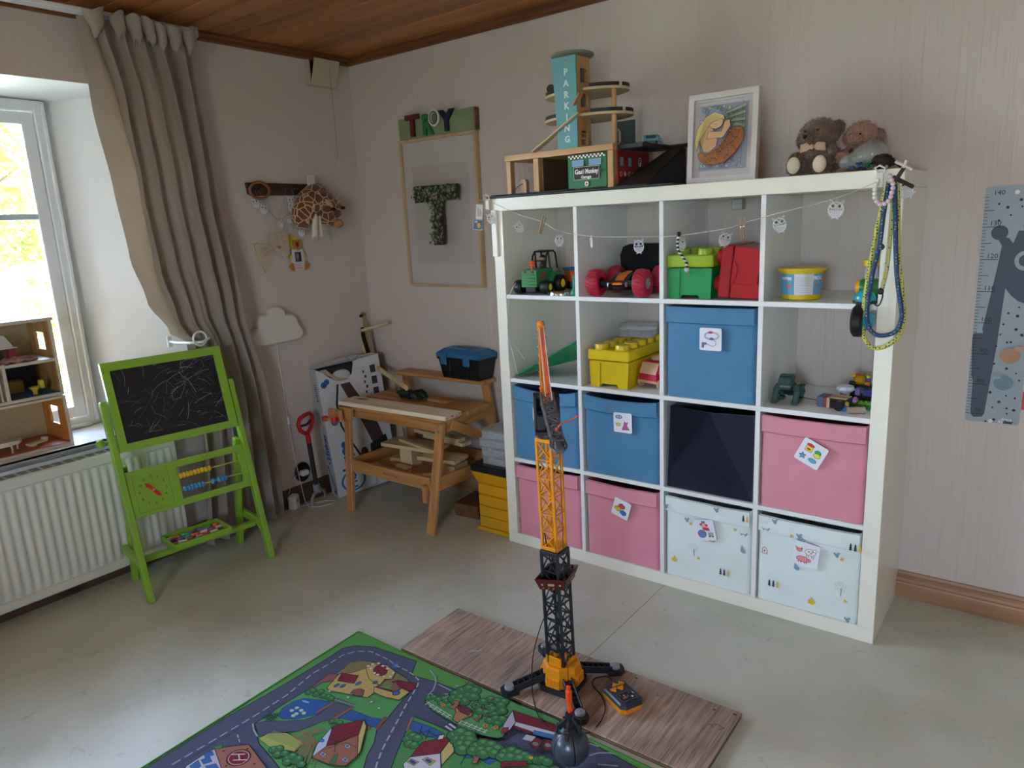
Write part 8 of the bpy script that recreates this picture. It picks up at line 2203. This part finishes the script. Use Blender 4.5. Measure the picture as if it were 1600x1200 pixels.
# long red roofed shop
ink.poly([(1.973,-1.382),(1.957,-1.315),(1.995,-1.351),(2.000,-1.383),(1.995,-1.402)], '#b9b8c4', OL, .002); ink.poly([(1.957,-1.315),(2.089,-1.296),(2.115,-1.318),(2.087,-1.329),(1.993,-1.348)], Rr, OL, .002)
ink.poly([(1.994,-1.349),(2.114,-1.322),(2.123,-1.346),(2.063,-1.356),(2.000,-1.364)], '#c4c4cc', OL, .0014); ink.poly([(2.000,-1.364),(2.055,-1.356),(2.061,-1.365),(2.009,-1.373)], Rr, OL, .0014)
ink.poly([(2.058,-1.348),(2.114,-1.333),(2.119,-1.349),(2.063,-1.364)], '#3c74b0', OL, .0012); ink.poly([(1.982,-1.403),(1.979,-1.389),(1.991,-1.378),(2.000,-1.394),(1.993,-1.410)], '#8a2c34', OL, .0012)
ink.poly([(2.049,-1.374),(2.076,-1.367),(2.078,-1.388),(2.051,-1.395)], '#b9b8c4')
for P in ([(2.078,-1.399),(2.078,-1.369),(2.101,-1.368),(2.109,-1.406),(2.092,-1.407)], [(2.110,-1.384),(2.107,-1.357),(2.130,-1.356),(2.141,-1.385),(2.125,-1.395)]): ink.poly(P, '#7c2430', OL, .0018); ink.ell(sum(p[0] for p in P)/5, sum(p[1] for p in P)/5, .010, .008, '#8a8478', OL, .0014)
# lower island: water, cottage, trees
low = [(1.736,-1.495),(1.805,-1.487),(1.874,-1.483),(1.924,-1.472),(2.006,-1.455),(2.054,-1.447),(2.100,-1.437),(2.150,-1.421),(2.194,-1.425),(2.237,-1.461),(2.117,-1.568),(1.866,-1.739),(1.824,-1.663),(1.800,-1.623),(1.767,-1.563)]
ink.poly(low, '#4a8a4c', OL, .003)
ink.poly([(1.729,-1.501),(1.736,-1.495),(1.767,-1.551),(1.760,-1.552)], '#9a6e54', OL, .001)
ink.poly([(1.747,-1.509),(1.816,-1.499),(1.860,-1.500),(1.858,-1.524),(1.820,-1.535),(1.776,-1.541),(1.759,-1.537)], '#2c5e9a', OL, .0016); ink.poly([(1.942,-1.526),(1.956,-1.503),(1.992,-1.493),(2.028,-1.483),(2.046,-1.491),(2.036,-1.519),(1.993,-1.520),(1.965,-1.539)], '#2c5e9a', OL, .0012)
for L_ in ([(1.787,-1.527),(1.828,-1.537),(1.853,-1.505)], [(1.789,-1.548),(1.814,-1.516),(1.854,-1.520)], [(1.785,-1.512),(1.809,-1.550)], [(1.811,-1.506),(1.829,-1.544)], [(1.956,-1.503),(1.973,-1.562)], [(1.960,-1.514),(2.000,-1.529)]): ink.line(L_, .0028, '#1d2b38')
bush([(1.788,-1.572),(1.790,-1.555),(1.808,-1.554),(1.805,-1.583),(1.820,-1.580)], .015)
ink.poly([(1.844,-1.618),(1.830,-1.558),(1.884,-1.494),(1.899,-1.559),(1.897,-1.578)], Rr, OL, .002); ink.poly([(1.901,-1.560),(1.885,-1.493),(1.928,-1.536),(1.935,-1.594)], '#c4b070', OL, .002); ink.poly([(1.847,-1.647),(1.844,-1.618),(1.902,-1.562),(1.961,-1.623),(1.886,-1.674)], '#c4c4cc', OL, .002)
ink.poly([(1.859,-1.528),(1.853,-1.513),(1.862,-1.503),(1.869,-1.517)], '#d8d4d0', OL, .001)
for P in ([(1.877,-1.606),(1.881,-1.593),(1.911,-1.590),(1.910,-1.611)], [(1.849,-1.635),(1.850,-1.621),(1.876,-1.617),(1.875,-1.635)]): ink.poly(P, '#b9a05c', OL, .0014); c_ = (sum(p[0] for p in P)/4, sum(p[1] for p in P)/4); ink.rect(c_[0]-.010, c_[1]-.005, c_[0]+.010, c_[1]+.005, '#34548a'); ink.line([(c_[0], c_[1]-.006), (c_[0], c_[1]+.006)], .0014, OL)
bush([(1.887,-1.490),(1.893,-1.471),(1.920,-1.468),(1.907,-1.499),(1.921,-1.489),(1.936,-1.480),(1.926,-1.508),(1.944,-1.496),(1.942,-1.520)], .021)
bush([(1.966,-1.488),(1.973,-1.469),(1.995,-1.462),(2.019,-1.464),(1.971,-1.507),(1.987,-1.493),(2.006,-1.483),(2.000,-1.502),(2.023,-1.483)], .019); bush([(2.046,-1.464),(2.056,-1.449),(2.076,-1.447),(2.095,-1.444),(2.049,-1.482),(2.067,-1.470),(2.091,-1.461),(2.112,-1.447)], .018); bush([(2.133,-1.439),(2.142,-1.430),(2.157,-1.430)], .016)
ink.poly([(1.997,-1.545),(1.991,-1.528),(1.980,-1.522),(1.989,-1.519),(2.000,-1.516),(2.008,-1.538)], '#9a6450', OL, .0014)
ink.poly([(2.060,-1.503),(2.062,-1.491),(2.114,-1.456),(2.122,-1.474),(2.069,-1.514)], '#7c2430', OL, .0016); ink.ell(*[(2.114,-1.442)][0], .007, .006, '#c9b23c', OL, .001)
ink.build('printed_map', rug, inkmat('rug_print', .95, 1.0, 420), world=True)

# ---------------------------------------------------------------- toy tower crane
CB = .0185
cr0 = V((2.009, -1.133, CB))
crane = thing('toy_crane', 'tall orange and black toy tower crane with grey jib standing on the plywood board', 'toy crane', tuple(cr0))
cy = mat('crane_orange_yellow', '#d98a0e', .35); cdk = mat('crane_dark_grey', '#25272c', .4); cg = mat('crane_grey', '#5a5c60', .4); disc = mat('crane_disc_grey', '#8d9399', .3)
def tw_(z): return V((-.012*z/.8, -.010*z/.8, 0))
def lattice(m, z0, z1, w_, nseg, r, off=tw_, dense=False):
    """square lattice mast: four corner rails and crossed braces on every face"""
    h = w_/2
    cs = [(-h, -h), (h, -h), (h, h), (-h, h)]
    P = lambda c, z: V((c[0], c[1], z))+off(z)
    for c in cs: m.beam(P(c, z0), P(c, z1), r*2.2, r*2.2, up=(1, 0, 0))
    for i in range(4):
        a, b_ = cs[i], cs[(i+1) % 4]
        mid_ = ((a[0]+b_[0])/2, (a[1]+b_[1])/2)
        for k in range(nseg):
            za, zb = z0+(z1-z0)*k/nseg, z0+(z1-z0)*(k+1)/nseg
            nrm_ = (mid_[0], mid_[1], 0)
            if k % 2: a2, b2 = b_, a
            else: a2, b2 = a, b_
            m.beam(P(a2, za), P(b2, zb), r*1.3, r*1.1, up=nrm_); 
            m.beam(P(b2, za), P(((a2[0]+b2[0])/2, (a2[1]+b2[1])/2), (za+zb)/2), r*1.0, r, up=nrm_)
            m.beam(P(a, zb), P(b_, zb), r*1.2, r*1.2, up=(0, 0, 1))
lo = MB(); lattice(lo, .075, .432, .056, 7, .0032); 
for z in (.432,): lo.box(tuple(V((0, 0, z+.006))+tw_(z)), (.064, .064, .014), .002)
lo.build('lower_mast', cdk, crane, 0)
hi = MB(); lattice(hi, .448, .775, .048, 6, .0030); hi.box(tuple(V((0, 0, .452))+tw_(.45)), (.056, .056, .012), .002); hi.box(tuple(V((0, 0, .778))+tw_(.78)), (.056, .056, .012), .002)
hi.build('upper_mast', cy, crane, 0)
# base body and four outrigger legs
ang = [radians(a) for a in (-39.5, 51.5, 142, 230.5)]
m = MB()
oc = [(.062*cos(a+s), .062*sin(a+s)) for a in ang for s in (-.42, .42)]
oc2 = [(.056*cos(a+s), .056*sin(a+s)) for a in ang for s in (-.42, .42)]
oc3 = [(.050*cos(a+s), .050*sin(a+s)) for a in ang for s in (-.45, .45)]
vs = [(*p, z) for P, z in ((oc, .018), (oc, .050), (oc2, .074), (oc3, .080)) for p in P]
m.add(vs, [tuple(range(7, -1, -1))]+[(k*8+i, k*8+(i+1) % 8, k*8+8+(i+1) % 8, k*8+8+i) for k in range(3) for i in range(8)]+[tuple(range(24, 32))])
m.box((-.030, -.018, .090), (.006, .034, .030), .002); m.box((0, -.034, .092), (.045, .005, .030), .002); m.box((.030, .01, .086), (.008, .05, .012), .002)
for k in range(4):
    a = (ang[k]+ang[(k+1) % 4])/2 if k < 3 else (ang[3]+ang[0]+2*pi)/2
    F = RZ(a); m.box((.0585, 0, .036), (.008, .050, .034), .003, F)
    for j in range(4): m.box((.063, -.015+.010*j, .040), (.003, .005, .018), .001, F)
m.build('base_body', cy, crane, 20)
MB().prism([(.075*cos(a+s), .075*sin(a+s)) for a in ang for s in (-.2, .2)], .0, .020).build('under_frame', cdk, crane, 0)
legd = [.170, .172, .172, .165]
for a, L_ in zip(ang, legd):
    F = RZ(a)
    m = MB()
    for s in (-1, 1): m.beam((.050, s*.013, .044), (L_-.015, s*.011, .018), .005, .022, b=.001, M=F)
    for k in range(5): x = .065+.018*k; m.beam((x, -.012, .047-.0042*k*1.1), (x, .012, .047-.0042*k*1.1), .004, .004, M=F)
    m.beam((.05, 0, .034), (L_-.015, 0, .012), .022, .006, M=F)
    lg = m.build('outrigger', cdk, crane, 20)
    m = MB(); m.prism([(L_-.026, -.016), (L_+.012, -.022), (L_+.026, -.010), (L_+.026, .010), (L_+.012, .022), (L_-.026, .016)], 0, .018, F); m.build('foot', cdk, lg, 0)
    MB().lathe([(.0, .0), (.015, .0), (.015, .006), (.013, .008), (0, .0085)], F @ TR(L_, 0, .0182), 24).build('disc', disc, lg, 40)
    MB().lathe([(0, 0), (.0035, 0), (.003, .002), (0, .0025)], F @ TR(L_, 0, .0268), 10).build('screw', bolt_m, lg)
# dark red skip round the mast
cw = V((2.009, -1.133, 0)); q4 = [V(p)-cr0 for p in ((1.974,-1.205,0.385), (2.057,-1.165,0.385), (2.033,-1.06,0.385))]
q4.append(q4[0]+q4[2]-q4[1]); cen = sum(q4, V())/4
bot = [cen+(p-cen)*.78-V((0, 0, .036)) for p in q4]
m = MB(); inn = [cen+(p-cen)*.93 for p in q4]; ib = [cen+(p-cen)*.72-V((0, 0, .030)) for p in q4]
m.add([tuple(p) for p in q4+bot+inn+ib], [(i, i+4, (i+1) % 4+4, (i+1) % 4) for i in range(4)]+[(i, (i+1) % 4, (i+1) % 4+8, i+8) for i in range(4)]+[(i+8, (i+1) % 4+8, (i+1) % 4+12, i+12) for i in range(4)]+[(4, 5, 6, 7)[::-1]])
sk_ = m.build('skip', mat('skip_dark_red', '#5c201f', .45), crane, 0)
for i in (0, 1):
    a, b_, c, d = q4[i], q4[(i+1) % 4], bot[(i+1) % 4], bot[i]
    u = (b_-a).normalized(); n_ = (b_-a).cross(d-a).normalized(); n_ = n_ if n_.dot(a-cen) > 0 else -n_
    Fk = frame((a+b_+c+d)/4+n_*.0004, n_, u if n_.cross(u).z > 0 else -u); w2_ = (c-d).length
    ink = Ink(Fk, .0001)
    for k in range(9): x = -w2_*.46+w2_*.92*k/9; ink.poly([(x, -.0155), (x+w2_*.05, -.0155), (x+w2_*.07, -.010), (x+w2_*.02, -.010)], '#c9a83c' if k % 2 else '#17171b')
    ink.ell(-w2_*.36, .001, .004, .004, '#c9c4b8', '#17171b', .001); ink.ell(w2_*.36, .001, .004, .004, '#c9c4b8', '#17171b', .001); ink.rect(-.010, -.003, .010, .007, '#b4b07c', '#17171b', .0008); ink.build('skip_sticker', sk_)
# slewing cab, raised orange boom and folded grey jib
jd = V((.2*1.0, -.267, 0)).normalized(); js = V((-jd.y, jd.x, 0))
top = V((0, 0, 0))+tw_(.8)
FM = Matrix((jd, js, V((0, 0, 1)))).transposed().to_4x4(); FM.translation = top
m = MB(); m.lathe([(0, .784), (.030, .784), (.030, .796), (0, .796)], FM, 20); m.span((-.045, -.036, .796), (.030, .036, .806), .002, FM)
m.span((-.045, -.036, .806), (-.038, .036, .88), .002, FM); m.span((-.038, -.036, .806), (.01, -.028, .90), .002, FM); m.span((-.038, .028, .806), (.01, .036, .90), .002, FM); m.span((-.01, -.028, .806), (.02, -.004, .85), .003, FM)
m.cyl((-.02, -.036, .895), (-.02, .036, .895), .012, 14, M=FM); m.cyl((-.03, -.027, .84), (-.03, .027, .84), .018, 18, M=FM)
m.build('cab', cdk, crane)
MB().box((-.028, -.0375, .845), (.026, .003, .034), .001, FM).build('cab_sticker', mat('sticker_white', '#c4c6ca', .4), crane)
boom_tip = V((2,-1.16,1.121))-cr0
b0 = FM @ V((-.018, 0, .885))
m = MB(); 
bd = (boom_tip-b0); bl = bd.length; bd.normalize()
for s in (-1, 1):
    m.beam(b0+js*s*.014+jd*.014, boom_tip+js*s*.006+jd*.006, .004, .008, up=jd); m.beam(b0+js*s*.014-jd*.014, boom_tip+js*s*.006-jd*.006, .004, .008, up=jd)
m.beam(b0-jd*.002, boom_tip, .018, .022, up=jd, b=.002)
for k in range(9): p = b0+bd*bl*(k+.5)/9; m.box((0, 0, 0), (.026-.001*k, .026-.001*k, .003), 0, TR(*p))
m.box((0, 0, 0), (.018, .018, .020), .004, TR(*boom_tip)); m.build('boom', mat('boom_orange', '#e07c0c', .35), crane, 20)
# jib lattice
j0 = FM @ V((.010, 0, .905)); j1 = V((2.205, -1.392, .868))-cr0
ud = (j1-j0).normalized(); us = js; uu_ = us.cross(ud); uu_ = uu_ if uu_.z > 0 else -uu_
m = MB(); cw_ = [(-.017, .010), (.017, .010), (.017, -.018), (-.017, -.018)]
LJ = (j1-j0).length
PJ = lambda c, t: j0+ud*LJ*t+us*c[0]*(1-.25*t)+uu_*c[1]*(1-.2*t)
for c in cw_: m.beam(PJ(c, 0), PJ(c, .90), .004, .004, up=uu_)
for i in range(4):
    a, b_ = cw_[i], cw_[(i+1) % 4]
    for k in range(9):
        t0, t1 = k/10, (k+1)/10; a2, b2 = (a, b_) if k % 2 else (b_, a)
        m.beam(PJ(a2, t0), PJ(b2, t1), .0035, .003, up=uu_); m.beam(PJ(a, t1), PJ(b_, t1), .003, .003, up=uu_)
m.beam(PJ((0, .002), .70), PJ((0, -.006), 1.0), .018, .016, up=uu_, b=.002)
for s in (-1, 1): m.beam(PJ((s*.019, 0), .80), PJ((s*.026, -.006), .93), .004, .005, up=uu_); m.beam(PJ((s*.026, -.006), .93), PJ((s*.006, -.008), 1.02), .004, .005, up=uu_)
m.cyl(tuple(PJ((-.012, -.004), 1.0)), tuple(PJ((.012, -.004), 1.0)), .008, 14)
for t_ in (.35, .5, .68): m.tube([PJ((.010*cos(a), .012+.006*sin(a)), t_) for a in (2*pi*k/10 for k in range(10))], .0016, 6, closed=True)
m.build('jib', cg, crane, 20)
rcd_ = mat('red_string', '#c04a38', .6); wcd = mat('pale_string', '#c9c0bc', .6)
MB().tube([boom_tip+jd*.008+js*.003, PJ((.006, .014), .16)], .0014, 6).tube([boom_tip+jd*.008-js*.001, PJ((.0, .014), .14)], .0014, 6).build('stay_cord', rcd_, crane); MB().tube([boom_tip+jd*.008-js*.005, PJ((-.006, .014), .12)], .0012, 6).tube([boom_tip+jd*.008+js*.006, PJ((.010, .014), .20)], .0012, 6).build('stay_cord', wcd, crane)
k0_ = PJ((.004, .014), .74); MB().tube(smooth_path([k0_, k0_+V((.010, .008, .014)), k0_+V((.028, .022, .022)), k0_+V((.040, .030, .030))]), .0024, 6).ball(k0_, (.005, .005, .005), 8, 6).ball(k0_+V((.040, .030, .030)), (.004, .004, .004), 8, 6).build('knotted_cord', rcd_, crane, 60)
gx = V((2.212, -1.400, 0))-V((0, 0, CB))-V((cr0.x, cr0.y, 0))
gp0 = V((gx.x, gx.y, 0))
jt = PJ((0, -.010), 1.0)
MB().tube([jt, (gp0.x, gp0.y, .247-CB)], .0009, 5).build('hoist_cable', mat('black_cord', '#0d0d10', .6), crane)
MB().tube([FM @ V((.02, .01, .80)), V((.018, -.034, .44)), V((.020, -.036, .14)), V((.030, -.038, .10))], .0012, 5).build('mast_cable', mat('black_cord', '#0d0d10', .6), crane)
# orange hook and ball grab resting on the rug
om = mat('crane_hook_orange', '#dd4a14', .35)
hk = thing('ball_grab', 'dark grey segmented ball grab with an orange hook resting on the rug below the jib', 'toy grab', (2.212, -1.400, .022))
m = MB(); m.box((0, 0, .196), (.016, .014, .038), .004); m.box((0, 0, .220), (.010, .010, .014), .003); m.tube([(0, 0, .18), (.002, 0, .168), (.004, 0, .160), (.0, 0, .150)], [.005, .006, .007, .004], 10); m.build('hook', om, hk)
m = MB(); m.lathe([(.004, .148), (.011, .146), (.011, .142), (.007, .140), (.007, .118), (.012, .112), (.012, .108)], None, 18); m.lathe([(0, .100), (.026, .100), (.028, .104), (.020, .112), (.008, .114)], None, 20)
for k in range(5): a = 2*pi*k/5; F = RZ(a); m.beam((.010, 0, .132), (.030, 0, .112), .007, .005, b=.001, M=F); m.beam((.030, 0, .112), (.034, 0, .092), .009, .006, b=.001, M=F); m.cyl((.030, -.007, .112), (.030, .007, .112), .004, 10, M=F)
m.build('linkage', cdk, hk)
gmet = mat('grab_gunmetal', '#4a505c', .28, metal=.35)
for k in range(5):
    a0 = 2*pi*k/5+.03+.5; a1 = 2*pi*(k+1)/5-.03+.5
    m = MB(); m.grid(lambda u, v: ((.047*sin(.42+v*(pi-.46)))*cos(a0+(a1-a0)*u), (.047*sin(.42+v*(pi-.46)))*sin(a0+(a1-a0)*u), .052+.047*cos(.42+v*(pi-.46))*1.0), 10, 16, thick=.002); m.build('petal', gmet, hk, 60)
MB().ball((0, 0, .052), (.041, .041, .042), 20, 12).build('core', mat('grab_dark_core', '#0e0f12', .6), hk, 60)
# remote control and its cable
rmc = [V(p) for p in [(2.147,-1.126,0.052),(2.165,-1.052,0.052),(2.265,-1.1,0.052),(2.249,-1.179,0.052)]]
ce_ = sum(rmc, V())/4; rx = ((rmc[2]-rmc[1])+(rmc[3]-rmc[0])).normalized(); 
rm = thing('crane_remote', 'yellow and dark grey hand remote with arrow buttons lying on the plywood board', 'remote control', (ce_.x, ce_.y, CB), rot=RZ(math.atan2(rx.y, rx.x)))
lx = ((rmc[2]-rmc[1]).length+(rmc[3]-rmc[0]).length)/2; ly = ((rmc[1]-rmc[0]).length+(rmc[2]-rmc[3]).length)/2
def rr(a, b_, c): return [(-a+c, -b_), (a-c, -b_), (a, -b_+c), (a, b_-c), (a-c, b_), (-a+c, b_), (-a, b_-c), (-a, -b_+c)]
a, b_ = lx/2, ly/2
m = MB(); P0, P1, P2 = rr(a*.86, b_*.84, .010), rr(a*.98, b_*.97, .012), rr(a, b_, .012)
m.add([(*p, z) for P, z in ((P0, 0), (P1, .012), (P2, .022)) for p in P], [tuple(range(7, -1, -1))]+[(k*8+i, k*8+(i+1) % 8, k*8+8+(i+1) % 8, k*8+8+i) for k in range(2) for i in range(8)]+[tuple(range(16, 24))]); m.build('lower_shell', cy, rm, 20)
m = MB(); m.add([(*p, z) for P, z in ((rr(a, b_, .012), .0225), (rr(a*.97, b_*.96, .012), .032), (rr(a*.88, b_*.86, .010), .036)) for p in P], [tuple(range(7, -1, -1))]+[(k*8+i, k*8+(i+1) % 8, k*8+8+(i+1) % 8, k*8+8+i) for k in range(2) for i in range(8)]+[tuple(range(16, 24))]); m.build('upper_shell', mat('remote_dark_grey', '#35383e', .4), rm, 20)
for x, y, r in ((-a*.62, -b_*.10, 1), (-a*.36, -b_*.42, -1), (-a*.62+.0, b_*.42, 1), (-a*.32, b_*.16, -1)): MB().prism([(x-.010*r, y), (x+.004*r, y-.011), (x+.004*r, y+.011)][::r], .036, .041).build('arrow_button', cy, rm, 0)
ink = Ink(TR(0, 0, .0362), .0001); ink.rect(a*.02, -b_*.62, a*.66, b_*.62, '#14151a', '#8a8c90', .001)
for k, c in enumerate(('#b8863c', '#c9c9c4', '#3c78a8', '#b84a3c', '#c9c9c4')): ink.rect(a*.10+.005*(k % 3), -b_*.45+.010*k, a*.22+.006*(k % 3), -b_*.36+.010*k, c)
ink.ell(a*.50, b_*.35, .004, .004, '#c9c9c4'); ink.rect(a*.36, -b_*.4, a*.50, .0, '#a8602c'); ink.build('panel_print', rm)
for k in (-1, 1): MB().box((a*.76, k*b_*.3, .0365), (.006, .014, .004), .001).build('slot_key', gblk, rm)
cbw = thing('remote_cable', 'thin black cable from the crane mast looping over board and rug to the remote', 'cable', (1.99, -1.17, .45))
MB().tube(smooth_path([cr0+V((-.02, -.034, .50)), (2.005,-1.152,0.33), (1.964,-1.166,0.22), (1.956,-1.201,0.14), (1.963,-1.224,0.07), (1.987,-1.252,0.021), (2.052,-1.308,0.021), (2.103,-1.311,0.012), (2.15,-1.295,0.01), (2.186,-1.264,0.012), (2.195,-1.223,0.022), (2.179,-1.168,0.021), (2.141,-1.124,0.021), (2.092,-1.093,0.021), (2.083,-1.063,0.022), (2.112,-1.046,0.03), (2.138,-1.058,0.036)]), .0017, 6).build('cable', mat('black_cord', '#0d0d10', .6), cbw, 60, world=True)

bpy.context.view_layer.update()
